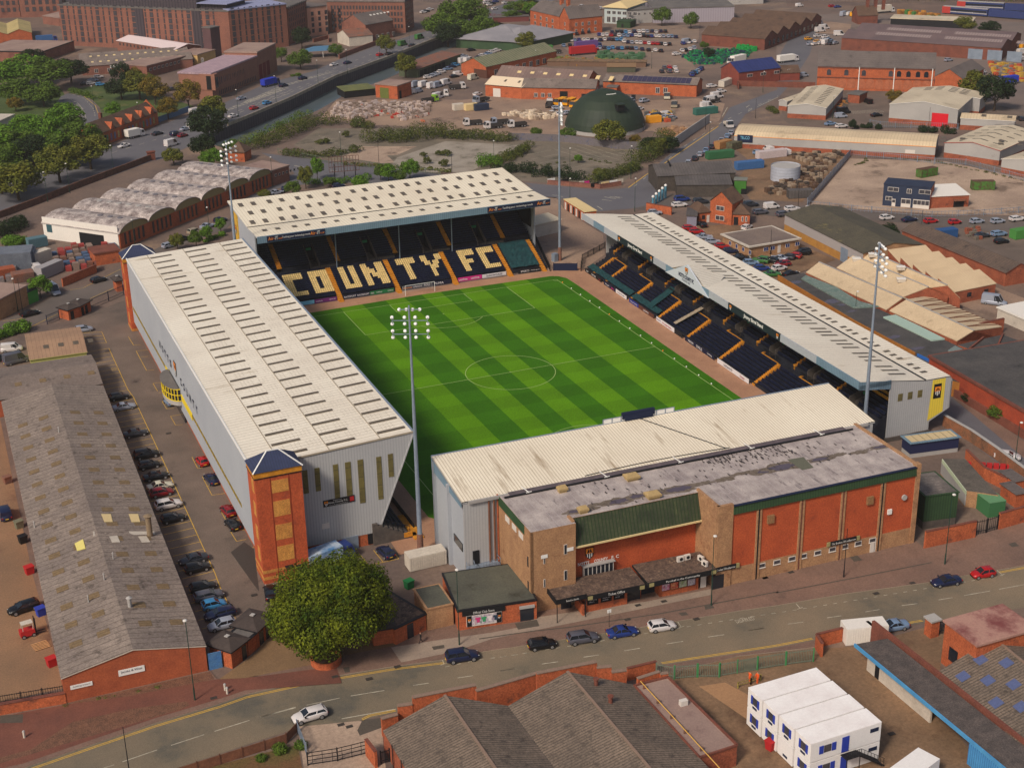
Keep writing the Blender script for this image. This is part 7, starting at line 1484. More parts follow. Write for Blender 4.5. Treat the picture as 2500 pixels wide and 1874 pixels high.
# ---- concrete lot: navy office and annex
A=G('b4',1118,320); B=G('b4',1480,352); NV=mat('navy_cladding',(44,54,76),(40,48,70),.3,grit=.05)
t=bld('navy_office','two-storey navy blue office with white windows on the concrete lot','office',A,B,7,6.0,'flat',wall=NV,roofm=NV,par=.2,over=.1,wins=[('f',.9,4.4,1,4.2,5.4,3.0),('f',5.9,8.1,1,4.0,5.3,1.3),('f',9.2,13.2,1,4.2,5.4,3.2),('f',.4,2.9,1,1.6,2.7,1.8)]); w=t['w']
for x,ww,hh in ((3.3,1.0,2.0),(6.9,2.6,2.4),(11.4,4.4,2.4)): q=MB(); q.box(x*w/13.9-ww/2,x*w/13.9+ww/2,-.08,0,.05,hh+.1,0); [q.box(x*w/13.9-ww/2+.1+i*(ww-.1)/max(1,int(ww)),x*w/13.9-ww/2+(i+1)*(ww-.1)/max(1,int(ww)),-.1,-.07,1.1,hh-.1,1) for i in range(max(1,int(ww)))]; q.build('door',[FRAMEW,GLASSF],t)
q=MB(); q.box(w,w+.05,0,7,0,6); q.build('brick_side',BRICK,t)
t=bld('annex','brick annex with white ribbed roof and striped awning beside the navy office','annex',off(B,.3,.9),G('b4',1780,330),G('b4',1835,160,3.4),3.3,'mono',rise=.5,wall=BRICK,roofm=WHITE); q=MB(); q.box(7,10.4,-1.2,0,2.0,2.2); q.build('awning',WOOD,t); MB().box(7.2,10.2,-.05,0,0,2).build('door',SIGNK,t)
for c_,x,y,a_,lb in (('b4',1460,95,.1,'rusty open skip with green panels behind the navy office'),('b4',1890,195,-.45,'rusty open skip with green panels right of the annex')):
    p=G(c_,x,y); box_container(p.x,p.y,a_,6.5,2.4,2.5,mat('skip_green',(70,130,50),(80,60,46),1.5,grit=.2),lb,name='skip',cat='skip',openm=mat('skip_inside',(90,62,50),grit=.2))
# ---- scrap yard and sheds
SG=mat('grey_sheet_shed',(96,90,88),(78,74,74),.25,grit=.15,ribs=('x',.9,.15))
A=G('b3',1430,260); B=G('b3',1850,255); bld('timber_shed','grey corrugated shed with dark timber front beside the junction','shed',A,B,G('b3',1850,165,4),3.6,'mono',rise=.8,wall=WOODG,roofm=SG)
bld('timber_shed','sagging double-gabled grey shed behind the timber-fronted shed','shed',off(A,-2,8),off(B,6,8),13,4.6,'gable',rise=2,spans=1,axis='x',wall=WOODG,roofm=SG)
A=G('b3',1870,232); B=G('b3',1960,235); bld('green_shed','bright green shed with grey roof in the scrap yard','shed',A,B,G('b3',2050,100,4),4,'mono',rise=-.4,wall=mat('bright_green_sheet',(66,120,46),(58,108,42),.4,grit=.08),roofm=mat('grey_green_roof',(120,122,114),grit=.08),doors=(('f',2.8,1.6,1.6,SIGNK),))
A=G('b3',1598,460); t=bld('brick_cottage','two-storey orange brick gatehouse with steep gable and white windows','house',off(A,3.4,0),G('b3',1850,475),6.4,5.8,'gable',rise=3,axis='y',wall=BRICKO,roofm=SLATED,wins=[('f',1.2,4.8,1,.9,2.2,2.6),('f',1.2,4.8,1,3.6,4.9,2.4)]); bld('brick_cottage','left single-storey wing of the gatehouse','house',A,off(A,3.3,-.1),6,3,'hip',rise=2,wall=BRICKO,roofm=SLATED,wins=[('f',.8,2,1,1,2.1,.9,DARK,GLASS)],doors=(('f',2.8,.8,2.0,FRAMEW),)); bld('brick_cottage','right single-storey wing of the gatehouse','house',off(G('b3',1850,475),.1,.6),G('b3',1990,475),6,3.1,'hip',rise=2.2,wall=BRICKO,roofm=SLATED,wins=[('f',2.6,4.6,2,1,2.4,.5)],doors=(('f',1.4,1.2,2.2,DARK),))
t=bld('kiosk','small grey kiosk with black fascia in front of the gatehouse','kiosk',G('b3',1505,480),G('b3',1580,482),7,2.8,'flat',wall=mat('lilac_grey',(130,128,144),grit=.05),roofm=SG)
A=G('b3',1810,600); B=G('b3',1985,725); E_=G('b4',470,660)
t=bld('flat_office','single-storey tan office with overhanging grey flat roof and blue windows','office',B,E_,G('b3',1800,545,2.8),2.7,'flat',wall=BRICKT,roofm=mat('office_felt',(128,112,102),(112,98,92),.2,grit=.12),trim=OFFW,over=.5,wins=[('f',4,8,2,1.0,2.1,1.4,FRAMEW,mat('blue_pane',(40,56,110),grit=0)),('f',10,16,2,1.0,2.1,1.3,FRAMEW,mat('blue_pane',(40,56,110),grit=0)),('l',2,14,4,1.0,2.1,1.0,FRAMEW,mat('blue_pane',(40,56,110),grit=0))],doors=(('f',9,.9,2.1,FRAMEW),))
A=G('b4',795,745); B=G('b4',1150,735,0); FL=G('b4',360,520)
d=(A-FL); t=bld('long_shed','long shed with dark mottled roof, grey upper wall and ochre base','warehouse',FL,off(A,d.x*.35,d.y*.35),17,4.6,'gable',rise=1.6,wall=mat('lilac_wall',(160,152,150),grit=.05),roofm=mat('dark_mottled_roof',(88,82,68),(74,70,60),.3,grit=.2,stain=(140,128,80),ss=.12,sthr=.62,ribs=('x',1.0,.1)),plinth=(2.0,mat('ochre_brick',(176,128,62),(160,114,58),.5,grit=.12)),doors=(('f',d.length+1.5,3.2,3.6,STEEL),),end=BRICKT)
A=G('b4',1265,610); B=G('b4',2060,945); bld('long_brick_shed','long narrow brick shed with dark streaked roof','shed',A,B,8,3.2,'gable',rise=1.8,wall=BRICK,roofm=mat('streaked_dark_roof',(100,84,74),(84,72,66),.3,grit=.18,stain=(62,54,50),ss=.5,sthr=.55,ribs=('x',.9,.15)),trim=BRICKD)
# white pitched roofs behind the right stand
WR=mat('cream_pitched_roof',(208,184,150),(194,170,138),.1,grit=.05,ribs=('y',.7,.12),ribc=(186,164,134),stain=(160,140,112),ss=.2,sthr=.64)
WR2=mat('cream_pitched_roof_across',(208,184,150),(194,170,138),.1,grit=.05,ribs=('x',.7,.12),ribc=(186,164,134),stain=(160,140,112),ss=.2,sthr=.64)
h_=3.0
# gable roofs seen from above: two ridges running towards the bottom right
def roofbits(label,E0,R0,E1,E0b,R0b,E1b,he,hr,wall,rm=None):
    """gable roof from eaves/ridge/eaves at the far end to the same at the near end"""
    t=T('front_warehouse',label,'warehouse',(E0.x,E0.y,0)); L=lambda p,z:(p.x-E0.x,p.y-E0.y,z)
    b=MB(); b.face([L(E0,he),L(R0,hr),L(R0b,hr),L(E0b,he)]); b.face([L(R0,hr),L(E1,he),L(E1b,he),L(R0b,hr)]); b.face([L(E0,he-.12),L(R0,hr-.12),L(R0b,hr-.12),L(E0b,he-.12)]); b.face([L(R0,hr-.12),L(E1,he-.12),L(E1b,he-.12),L(R0b,hr-.12)])
    o=b.build('roof',rm or ASBF,t); q=MB(); q.beam(L(R0,hr+.05),L(R0b,hr+.05),.35,.12); q.build('ridge_cap',MATS['coping_stone'] if not rm else UNIT,o)
    q=MB(); q.face([L(E0,0),L(E1,0),L(E1,he-.15),L(R0,hr-.15),L(E0,he-.15)]); q.face([L(E0,0),L(E0b,0),L(E0b,he-.15),L(E0,he-.15)]); q.face([L(E1,0),L(E1b,0),L(E1b,he-.15),L(E1,he-.15)]); q.face([L(E0b,0),L(E1b,0),L(E1b,he-.15),L(R0b,hr-.15),L(E0b,he-.15)]); q.build('wall',wall,t); return t
CRM=mat('cream_pitched_plain',(206,184,152),(190,168,138),.15,grit=.08,stain=(160,140,114),ss=.25,sthr=.6)
RBQ=[('nearest long cream pitched roof beside the black flat roof',(530,835,630,757,0,0),(1150,1125,1275,1035,0,0),3,4.6),('middle cream pitched roof with box vents',(765,800,895,705,0,0),(1270,1030,1475,950,0,0),3,5.2),('right cream pitched roof with brick gable',(955,735,1035,682,0,0),(1480,955,1620,935,0,0),3,5),('low cream roof with dark zigzag panels behind a brick parapet',(1170,1130,1305,1045,1480,1015),(1695,1365,1825,1285,2045,1255),2.6,4.3)]
for lb,fa,ne,he,hr in RBQ:
    E0,R0=G('b4',*fa[:2],he),G('b4',*fa[2:4],hr); E0b,R0b=G('b4',*ne[:2],he),G('b4',*ne[2:4],hr); E1=R0+(R0-E0)*.8 if not fa[4] else G('b4',*fa[4:],he); E1b=R0b+(R0b-E0b)*.8 if not ne[4] else G('b4',*ne[4:],he)
    t=roofbits(lb,E0,R0,E1,E0b,R0b,E1b,he,hr,BRICK,CRM)
for i in range(7):
    a=R0.lerp(R0b,.1+.13*i)-E0; c=E1.lerp(E1b,.16+.13*i)-E0; f=E1.lerp(E1b,.1+.13*i)-E0; q=MB(); q.beam((a.x,a.y,hr+.05),(c.x,c.y,he+.08),.3,.1); q.beam((a.x,a.y,hr+.05),(f.x,f.y,he+.08),.16,.1); q.build('zigzag_rooflight',WOOD,t)
for c_,x,y in (('b4',920,735),('b4',1045,700),('b4',1262,800),('b4',1265,893)):
    p=G(c_,x,y,5); t=T('roof_box','pale box vent on the cream pitched roofs, '+{920:'far left one',1045:'second from the left',1262:'right-hand upper one',1265:'right-hand lower one'}[x],'roof vent',(p.x,p.y,4.3),-.5,'box vents on the cream roofs'); MB().box(-.9,.9,-.6,.6,.2,.9).build('casing',OFFW,t); MB().box(-1,1,-.7,.7,.9,1.05).build('lid',WHITE,t)
RA=G('b4',1675,1070); RB=G('b4',1995,1010)
for i in range(5):
    a=G('b4',1675-i*104,990-i*55,3.0); e=G('b4',1995-i*112+(0),925-i*48,3.0)
    bld('workshop','%s of five stepped cream roofs, counted from the right'%('first','second','third','fourth','fifth')[i],'workshop',a,e,5.6,3.0,'mono',rise=1.7,wall=BRICK,roofm=WR2,over=.1,group='stepped cream roofs',wins=[('f',2,12,2,1.2,2.2,1.2,DARK,GLASS)] if i==0 else ())
wallrun('brick_parapet','brick parapet at the near end of the zigzag cream roof',PL('b4',(1700,1370),(2045,1300)),3.2,.4,BRICK,BRICKD)
# black flat roof running behind the right stand
pts=PL('b4',(315,870),(510,835),(760,980),(1130,1130),(1600,1350),(1900,1490),(2212,1600),(2330,1700),(2212,1800),(1600,1650),z=3.4)
t=T('flat_roof_range','long black felt flat roof with ochre fascia directly behind the right stand','building',(*pts[0],0)); q=MB(); q.prism([(p.x-pts[0].x,p.y-pts[0].y) for p in pts],0,3.2,1,0); q.build('range_body',[FLATB,mat('ochre_fascia',(168,108,44),(150,96,42),.4,grit=.1)],t); q=MB()
e0=PL('b4',(315,870),(900,1220),(1370,1470),z=3.4); 
for a,e in zip(e0,e0[1:]): q.beam((a.x-pts[0].x,a.y-pts[0].y,3.2),(e.x-pts[0].x,e.y-pts[0].y,3.2),.25,1.3)
q.build('ochre_fascia',MATS['ochre_fascia'],t); q=MB(); a,e=PL('b4',(1390,1475),(1590,1575),z=3.4); q.beam((a.x-pts[0].x,a.y-pts[0].y,3.1),(e.x-pts[0].x,e.y-pts[0].y,3.1),.25,1.3); q.build('blue_fascia',mat('bright_blue',(40,100,180),grit=.05),t)
for nm,ps,m_ in (('rooflight_strip',PL('b4',(495,885),(530,860),(760,950),(940,1060),(1090,1100),(900,1110),z=3.4),mat('patched_teal_roof',(96,118,112),(120,132,124),.6,grit=.2,stain=(190,190,180),ss=.5,sthr=.6)),('rooflight_strip',PL('b4',(1125,1182),(1220,1165),(1400,1250),(1600,1350),(1500,1362),z=3.4),mat('pale_teal_roof',(160,182,170),grit=.05)),('rooflight_strip',PL('b4',(1625,1440),(1680,1405),(1900,1510),(1850,1580),z=3.4),mat('grey_teal_roof',(120,132,130),grit=.1,ribs=('x',.6,.2)))):
    q=MB(); q.prism([(p.x-pts[0].x,p.y-pts[0].y) for p in ps],3.21,3.5); q.build(nm,m_,t)
b=MB(); r=random.Random(8)
for x,y,rx,ry in ((450,912,1.8,1.0),(740,1060,2.6,1.3),(820,1085,1.4,.8),(880,1136,1.3,.5),(1210,1335,1.8,.8),(1390,1422,1.6,.7)):
    p=G('b4',x,y,3.2); b.face([(p.x-pts[0].x+rx*r.uniform(.7,1.2)*math.cos(k*PI/10),p.y-pts[0].y+ry*r.uniform(.7,1.2)*math.sin(k*PI/10),3.215) for k in range(20)])
b.build('puddle',PUD,t)
# roofs at the right edge below the cream roofs
pts=PL('b4',(1700,1390),(1900,1340),(2050,1310),(2350,1420),(2350,1640),(2212,1560),z=3)
t=T('parapet_roof','dark parapet-walled flat roofs at the right edge','building',(*pts[0],0)); q=MB(); q.prism([(p.x-pts[0].x,p.y-pts[0].y) for p in pts],0,2.8,1,0); q.build('body',[FLATB,BRICK],t)
for k in range(3): a=pts[0].lerp(pts[4],.15+.28*k)-pts[0]; e=pts[1+k]-pts[0]; q=MB(); q.beam((a.x,a.y,3.0),(e.x,e.y,3.0),.35,.5); q.build('parapet',BRICKD,t)
bld('white_shed','white low roof at the right edge beside the silver van','shed',G('b4',2000,1200),G('b4',2300,1330),12,2.6,'flat',wall=OFFW,roofm=WHITE)
# orange wall building beyond the lane
A=G('c4',1645,190); B=G('c4',2212,530); d=(B-A); t=bld('orange_warehouse','long orange-painted brick warehouse beyond the lane on the right','warehouse',off(A,-d.x*.35,-d.y*.35),off(B,d.x*.3,d.y*.3),30,4.6,'flat',wall=mat('orange_brick_wall',(166,72,46),(146,64,44),.4,grit=.12,stain=(120,50,36),ss=.15,sthr=.6),roofm=FLATB,par=.5,trim=BRICKD)
q=MB(); q.box(1,t['w'],-.5,-.02,0,1.6); q.build('lower_wall',BRICKD,t)
wallrun('retaining_wall','weathered brick and concrete wall along the near side of the lane',PL('c4',(1590,440),(1800,560),(2000,700),(2212,860),(2300,930)),2.2,.5,mat('weathered_wall',(150,96,66),(112,84,66),.4,grit=.2,stain=(80,66,56),ss=.3,sthr=.55),UNIT)
# ---- lower right corner of the ground
A=G('c4',1325,690); t=bld('shelter','cream-roofed open shelter with navy and white wall behind the hall','shelter',G('c4',1330,690),G('c4',1700,640),G('c4',1590,475,3),2.8,'flat',wall=mat('navy_wall',(34,38,72),grit=.05),roofm=mat('cream_ribbed_roof',(196,176,138),grit=.08,ribs=('x',1.4,.15)),par=.15,over=.3,trim=BLUEG,plinth=(.8,UNIT))
bld('green_container_building','dark green clad box building with slate roof at the right end of the hall','building',G('c4',1425,1240),G('c4',1680,1205),G('c4',1450,795,6.0),5.8,'flat',wall=GREENC,roofm=mat('weathered_slate_roof',(128,118,112),(84,80,78),.4,grit=.2,ribs=('y',.9,.15)),par=.1,over=.15,trim=GREENC,plinth=(1.4,TERR))
pts=PL('c4',(1580,690),(1760,690),(2015,970),(1765,935),z=3); t=T('wedge_turnstiles','wedge-shaped turnstile block with weathered boarded roof and white front','turnstile block',(*G('c4',1765,1080),0)); q=MB(); o_=t.location; q.prism([(p.x-o_.x,p.y-o_.y) for p in pts],0,2.9,1,0); q.build('body',[mat('boarded_roof',(100,92,84),(82,76,70),.5,grit=.2),BRICKT],t)
a,e=pts[0],pts[3]; q=MB(); q.beam((a.x-o_.x-.1,a.y-o_.y-.2,1.4),(e.x-o_.x-.1,e.y-o_.y-.2,1.4),.15,2.2); q.build('white_front',UNIT,t); q=MB(); q.beam((a.x-o_.x-.2,a.y-o_.y-.3,2.7),(e.x-o_.x-.2,e.y-o_.y-.3,2.7),.12,.7); q.build('sign_strip',mat('sign_pale_green',(190,200,170),grit=.1),t)
wallrun('brick_wall','brick wall at the right end of the hall facing the pavement',PL('c4',(1440,1385),(1830,1300)),2.9,.35,BRICKO,BRICKD); wallrun('brick_wall','brick wall with black badge sign at the right edge',PL('c4',(2010,1240),(2400,1130)),2.9,.35,BRICKO,BRICKD)
wallrun('brick_wall','curved brick wall behind the wedge-shaped turnstiles',PL('c4',(1760,710),(1900,850),(2080,940),(2120,900)),2.2,.35,BRICKO,BRICKD)
railfence('gate','black double gates with white notices beside the green box',PL('c4',(1835,1285),(1920,1268),(2005,1240)),2.6,DARK,pale=.35,cat='gate')
bld('ticket_hut','green flat-topped box behind the black double gates','hut',G('c4',1935,1150),G('c4',2060,1130),4,2.6,'flat',wall=mat('box_green',(60,110,70),grit=.06),roofm=mat('box_green_top',(96,140,100),grit=.06),par=.1,over=.05)
for i,(x,y) in enumerate(((2150,880),(2160,980))): bld('turnstile_hut',('upper','lower')[i]+' of two dark-roofed turnstile huts at the right edge','turnstile hut',G('c4',x-20,y+90),G('c4',x+60,y+75),4,2.4,'flat',wall=BRICKO,roofm=SLATE,par=.1,group='turnstile huts at the right edge')
p=G('c4',1955,765); t=T('barrier_stack','pile of red and white plastic road barriers against the brick wall','barriers',(*p,0),-.6); q=MB()
for i in range(7): q.box(-4+i*1.1,-3.1+i*1.1,-.3+.05*(i%2),.3,0,.9)
q.build('barrier',REDS,t)
# ---- left: long warehouse beside the car park
A=G('d1',510,1085); B=G('d1',1605,832); R0=G('c1',790,135,3.9); 
t=bld('long_warehouse','very long brick warehouse with pale mottled cement roof at the left','warehouse',A,B,abs((R0-B).length),3.9,'gable',rise=1.9,axis='y',wall=mat('orange_brick',(168,88,56),(148,76,50),.5,grit=.2,gs=4),roofm=ASBW,over=.15,trim=OFFW,sky=[(4,88,16,(.14,.34,.64,.86),1.7,1.5,mat('yellowed_rooflight',(128,106,78),(114,96,72),1,grit=.2,ribs=('y',.6,.2)))]); w=t['w']; D_=t['d']
for s,x,z,ww,hh in (('sign',w*.47,2.8,3.4,.9),('sign',w*.12,2.3,2.8,.6)): g=board('sign',SIGNW,t,(x,-.06,z),(1,0,0),(0,0,1),ww,hh,.05)
text('lettering','Jacobs & West',NAVY,t,(w*.47,-.14,2.9),(1,0,0),(0,0,1),2.8,.4); text('lettering','Ashling Court',NAVY,t,(w*.12,-.14,2.35),(1,0,0),(0,0,1),2.2,.25)
zt=lambda x: 3.9+1.9*(1-abs(x/w-.5)*2)+.2
for c_,x,y,kk in (('c1',1155,1260,'flue'),('c1',460,520,'s'),('c1',262,1190,'s'),('d1',810,165,'s'),('d1',685,310,'s'),('d1',1008,370,'m'),('c1',880,1500,'s')):
    p=G(c_,x,y,5); dx,dy=p.x-A.x,p.y-A.y; a=math.atan2(B.y-A.y,B.x-A.x); lx=dx*math.cos(a)+dy*math.sin(a); ly=-dx*math.sin(a)+dy*math.cos(a); q=MB(); r_,h2=(.45,3.4) if kk=='flue' else (.1,.9) if kk=='s' else (.28,1.4); q.cyl((lx,ly,zt(lx)-.3),(lx,ly,zt(lx)+h2),r_,r_,10); q.cyl((lx,ly,zt(lx)+h2),(lx,ly,zt(lx)+h2+.25),r_*1.6,r_*.4,10); q.build('flue',UNIT if kk!='flue' else mat('flue_tan',(130,112,90),grit=.1),t)
for c_,pts_,m_ in (('c1',[(780,1118),(855,1118),(870,1180),(805,1180)],CREAM),('c1',[(992,1118),(1065,1118),(1082,1180),(1015,1180)],CREAM),('c1',[(575,1345),(640,1312),(660,1385),(595,1402)],mat('yellow_rooflight',(220,205,120),grit=.05)),('c1',[(842,1290),(905,1285),(928,1335),(865,1338)],OFFW),('c1',[(1065,1290),(1130,1288),(1160,1335),(1095,1338)],OFFW),('c1',[(715,1252),(1190,1252),(1200,1275),(720,1288)],OFFW)):
    q=MB(); v_=[]
    for x,y in pts_:
        z=5
        for _ in range(4): p=G(c_,x,y,z); dx,dy=p.x-A.x,p.y-A.y; a=math.atan2(B.y-A.y,B.x-A.x); lx=dx*math.cos(a)+dy*math.sin(a); ly=-dx*math.sin(a)+dy*math.cos(a); z=zt(lx)+.06
        v_.append((lx,ly,z))
    q.face(v_); q.face([(x,y,z-.05) for x,y,z in v_]); q.build('replacement_sheet',m_,t)
# sheds behind it
A=G('b1',640,1300+0,3.6); 
t=bld('cross_shed','grey sheet-roofed shed lying across the far end of the long warehouse','warehouse',G('c1',-60,255,3.4),G('c1',790,120,3.4),G('b1',700,1310,3.6),3.4,'gable',rise=1.3,wall=mat('orange_brick',(168,88,56),grit=.1),roofm=ASB,over=.1,trim=DARK,sky=[(3,26,5,(.28,),1.4,1.3,mat('yellowed_rooflight',(128,106,78),grit=.1))])
t=bld('tan_shed','small shed with tan roof, four rooflights and yellow-green trim','shed',G('b1',235,1355,3),G('b1',665,1295,3),G('b1',590,1100,3.2),3,'gable',rise=.9,wall=mat('lime_trim_wall',(176,176,100),grit=.05),roofm=mat('tan_sheet_roof',(164,132,106),(150,120,98),.3,grit=.08,ribs=('x',.8,.1)),trim=mat('lime_trim_wall',(176,176,100),grit=.05),sky=[(2,14,4,(.3,),1.6,1.1,SKYL)])
bld('brick_house','tan brick building at the left edge beside the green doors','building',G('b1',0,1050),G('b1',225,930),8,4.6,'flat',wall=BRICKT,roofm=FLATP,par=.3); 
bld('green_doors','pair of tall green doors beside the climbing ivy','gate',G('b1',222,930),G('b1',302,895),.4,3,'flat',wall=mat('green_doors',(70,140,60),grit=.05),roofm=DARK,par=.05)
# scaffold yard
wallrun('brick_wall','brick yard wall along the back street with stacked timber behind',PL('b1',(485,790),(745,680),(740,650)),2.0,.35,BRICKO,BRICKD)
bld('brick_outhouse','roofless brick outhouse at the corner of the scaffold yard','outhouse',G('b1',740,630),G('b1',930,600),6,3,'flat',wall=BRICKO,roofm=BRICKD)
DRT=mat('grey_tarpaulin',(112,118,128),(96,102,114),.4,grit=.12)
for i,(c_,x,y,a_,L_,W_,H_,m_,lb) in enumerate((('b1',90,640,-.2,11,7,4.6,DRT,'big load wrapped in grey tarpaulin at the left edge'),('b1',205,620,-.2,5,5,4,DRT,'smaller load wrapped in grey tarpaulin'),('b1',300,610,.6,7,2.4,3.2,OFFW,'white box trailer nearest the white workshop wall'),('b1',385,700,.75,8,2.4,3.0,mat('grey_trailer',(150,146,148),grit=.05),'grey topped white trailer beside the tall gate'),('b1',180,740,.1,5,3.5,2.2,RUST,'rusty open crate stack beside the ivy'),('b1',40,720,.1,5,3,2.6,mat('rust_orange',(150,80,54),grit=.15),'orange rusty container at the left edge'),('b1',290,480,.2,5,2.5,2.6,mat('teal_wagon',(80,110,120),grit=.1),'small teal roofed wagon near the white workshop wall'))):
    p=G(c_,x,y); box_container(p.x,p.y,a_,L_,W_,H_,m_,lb,name='wrapped_load' if m_ is DRT else 'trailer',cat='load' if m_ is DRT else 'trailer')
# ---- foreground, bottom
mat('coping_stone',(134,112,98),grit=.12)
he,hr=3.0,5.2
E0=G('d2',1058,1290,he); R0=G('d2',1535,1018,hr); E1=G('d3',125,1098,he); R1=G('d3',585,835,hr); E2=G('d3',1090,935,he)
dv=(G('d3',1220,1580,hr)-R1).normalized()
t=roofbits('left of two big grey corrugated roofs in the foreground',E0,R0,E1,E0+dv*42,R0+dv*42,E1+dv*42,he,hr,BRICK); a=(E0+dv*3)-E0; q=MB()
for k in range(3): p=dv*(4+k*3.2); q2=MB(); q2.cyl((p.x-.2,p.y,.2),(p.x-.2,p.y,3.6),.07,.07,6); q2.build('downpipe',DARK,t)
t=roofbits('right of two big grey corrugated roofs in the foreground',E1+dv*.05,R1,E2,E1+dv*42,R1+dv*42,E2+dv*42,he,hr,BRICK)
for c_,x,y in (('d3',807,915),('d3',918,1050)): p=G(c_,x,y,5); q=MB(); dx,dy=p.x-t.location.x,p.y-t.location.y; q.cyl((dx,dy,3.6),(dx,dy,5.4),.28,.28,10,0); q.cyl((dx,dy,5.4),(dx,dy,5.55),.4,.4,10,0); q.build('chimney',BRICKD,t)
ss=[('d2',1045,1200),('d2',1170,1165),('d2',1170,1100),('d2',1285,1085),('d2',1285,1035),('d2',1775,938),('d2',1775,985),('d3',345,850),('d3',810,760),('d3',810,805),('d3',925,795),('d3',925,840),('d3',1040,825)]
hs=[2.6,3.4,4.2,3.6,4.6,3.9,3.4]; seg=[(0,1),(2,3),(4,5),(6,7),(7,8),(9,10),(11,12)]
for i,((a,e),hh) in enumerate(zip(seg,[2.6,3.3,4.2,3.6,4.7,4.0,3.4])):
    p=G(*ss[a],hh); q_=G(*ss[e],hh); t=T('parapet_wall','%s step of the stepped brick parapet in front of the grey roofs'%('lowest left','second','third','fourth','highest','sixth','last right')[i],'wall',(p.x,p.y,0),group='stepped brick parapet'); d=q_-p
    MB().beam((0,0,hh/2),(d.x,d.y,hh/2),.4,hh).build('wall_face',BRICKO,t); MB().beam((0,0,hh+.06),(d.x,d.y,hh+.06),.6,.12).build('coping',MATS['coping_stone'],t)
# flat pink roof beside them
p0,p1,p2,p3=G('d3',1100,945,3.0),G('d3',1360,880,3.0),G('d3',1895,1405,3.0),G('d3',1605,1500,3.0)
t=T('flat_range','long narrow flat roof with pinkish felt and a yellow gas pipe','building',(p0.x,p0.y,0)); L=lambda p:(p.x-p0.x,p.y-p0.y); q=MB(); q.prism([L(p) for p in (p0,p1,p2,p3)],0,2.95,1,0); q.build('body',[FLATP,BRICK],t); q=MB()
for a,e in ((p0,p3),(p1,p2),(p2,p3),(p0,p1)): q.beam((*L(a),3.05),(*L(e),3.05),.25,.25)
q.build('roof_edge',BRICKD,t); a,e=G('d3',1150,910,3.5),G('d3',1770,1590,3.5); q=MB(); q.cyl((*L(a),3.5),(*L(e),3.5),.07,.07,6); q.build('gas_pipe',mat('gas_pipe_yellow',(206,160,80),grit=0),t); q=MB()
for x,y in ((1180,965),(1285,1078),(1390,1195),(1495,1308),(1620,1443)): p=G('d3',x,y,3.0); lx,ly=L(p); q2=MB(); q2.box(lx-.2,lx+.2,ly-.1,ly+.1,2.96,3.5); q2.build('pipe_support',RUST,t)
p=G('d3',1480,1090,3.0); lx,ly=L(p); q2=MB(); q2.box(lx-.5,lx+.5,ly-.3,ly+.3,2.96,3.7); q2.build('roof_box',FRAMEW,t)
q=MB(); 
for x in (1650,1770,1840): p=G('d3',x,1545-(x-1650)*.35,1.8); lx,ly=L(p); q.box(lx-.5,lx+.5,ly-.05,ly+.1,1.4,2.2)
q.build('window',GLASSF,t)
for x,y,x2,y2,hh,lb in ((1125,890,1295,835,3.6,'short brick parapet at the top of the pinkish flat roof'),(1300,855,1360,845,3.4,'tiny brick parapet beside the green gates')):
    wallrun('parapet_wall',lb,[G('d3',x,y,hh),G('d3',x2,y2,hh)],hh,.4,BRICKO,MATS['coping_stone'])
wallrun('brick_wall','low brick wall segment left of the green gates',PL('d3',(1045,905),(1270,850)),1.9,.3,BRICKO,BRICKD)
# ---- portable cabins
CW=mat('cabin_white',(228,224,222),grit=.03); CB=mat('cabin_blue',(40,60,160),grit=0); ch=2.75
a=G('d4',80,955,2*ch); e=G('d4',600,802,2*ch); dirl=(e-a); Lc=dirl.length; dirl/=Lc; f=G('d4',455,1290,2*ch); across=(f-a); wc=across.length/3.06; across.normalize(); ang=math.atan2(dirl.y,dirl.x)
for i in range(4):
    for lv in range(2):
        o=a+across*wc*(i+.5)+dirl*Lc/2
        t=T('portable_cabin','%s %s white site cabin of the stacked row, counted from the road'%(('lower','upper')[lv],('first','second','third','fourth')[i]),'cabin',(o.x,o.y,lv*ch),ang,'stacked white site cabins')
        q=MB(); q.box(-Lc/2,Lc/2,-wc/2+.09,wc/2-.09,.1,ch-.06); q.build('cabin_body',CW,t)
        if lv: q=MB(); q.box(-Lc/2-.05,Lc/2+.05,-wc/2+.1,wc/2-.1,ch-.05,ch+.02); q.build('roof',mat('cabin_roof_white',(240,236,234),(226,218,216),.3,grit=.03),t)
        if not(lv==0 and i==2):
            q=MB(); q.box(-Lc/2-.04,-Lc/2,-.55,.45,1.0,2.1); q.build('window',GLASSF,t)
            for s in(-.8,.6): q=MB(); q.box(-Lc/2-.06,-Lc/2,s-.2,s+.2,.95,2.15); q.build('shutter',CB,t)
        q=MB(); q.box(-Lc/2-.05,-Lc/2,-.5,.4,.45,.75); q.build('name_plate',NAVY,t)
        if i==3:
            x=-.2; s=-wc/2+.09
            q=MB(); q.box(-Lc/2+1.9,-Lc/2+2.9,s-.05,s,1.0,2.0); q.build('window',GLASSF,t); q=MB(); q.box(-Lc/2+1.2,-Lc/2+1.8,s-.06,s,.95,2.05); q.build('shutter',CB,t); q=MB(); q.box(-Lc/2+3.0,-Lc/2+3.6,s-.06,s,.95,2.05); q.build('shutter',CB,t)
            q=MB(); q.box(-.6,.4,s-.06,s,.15,2.3); q.build('door',CB,t); q=MB(); q.box(Lc/2-1.6,Lc/2-.4,s-.06,s,1.7,2.2); q.build('name_plate',NAVY,t)
fo=a+across*wc*4+dirl*Lc/2
t=T('escape_stairs','dark steel escape stairs on the side of the white cabins','stairs',(fo.x,fo.y,0),ang); q=MB(); q.box(-.9,1.2,-1.3,-.1,ch,ch+.08); q.build('landing',DARK,t); q=MB()
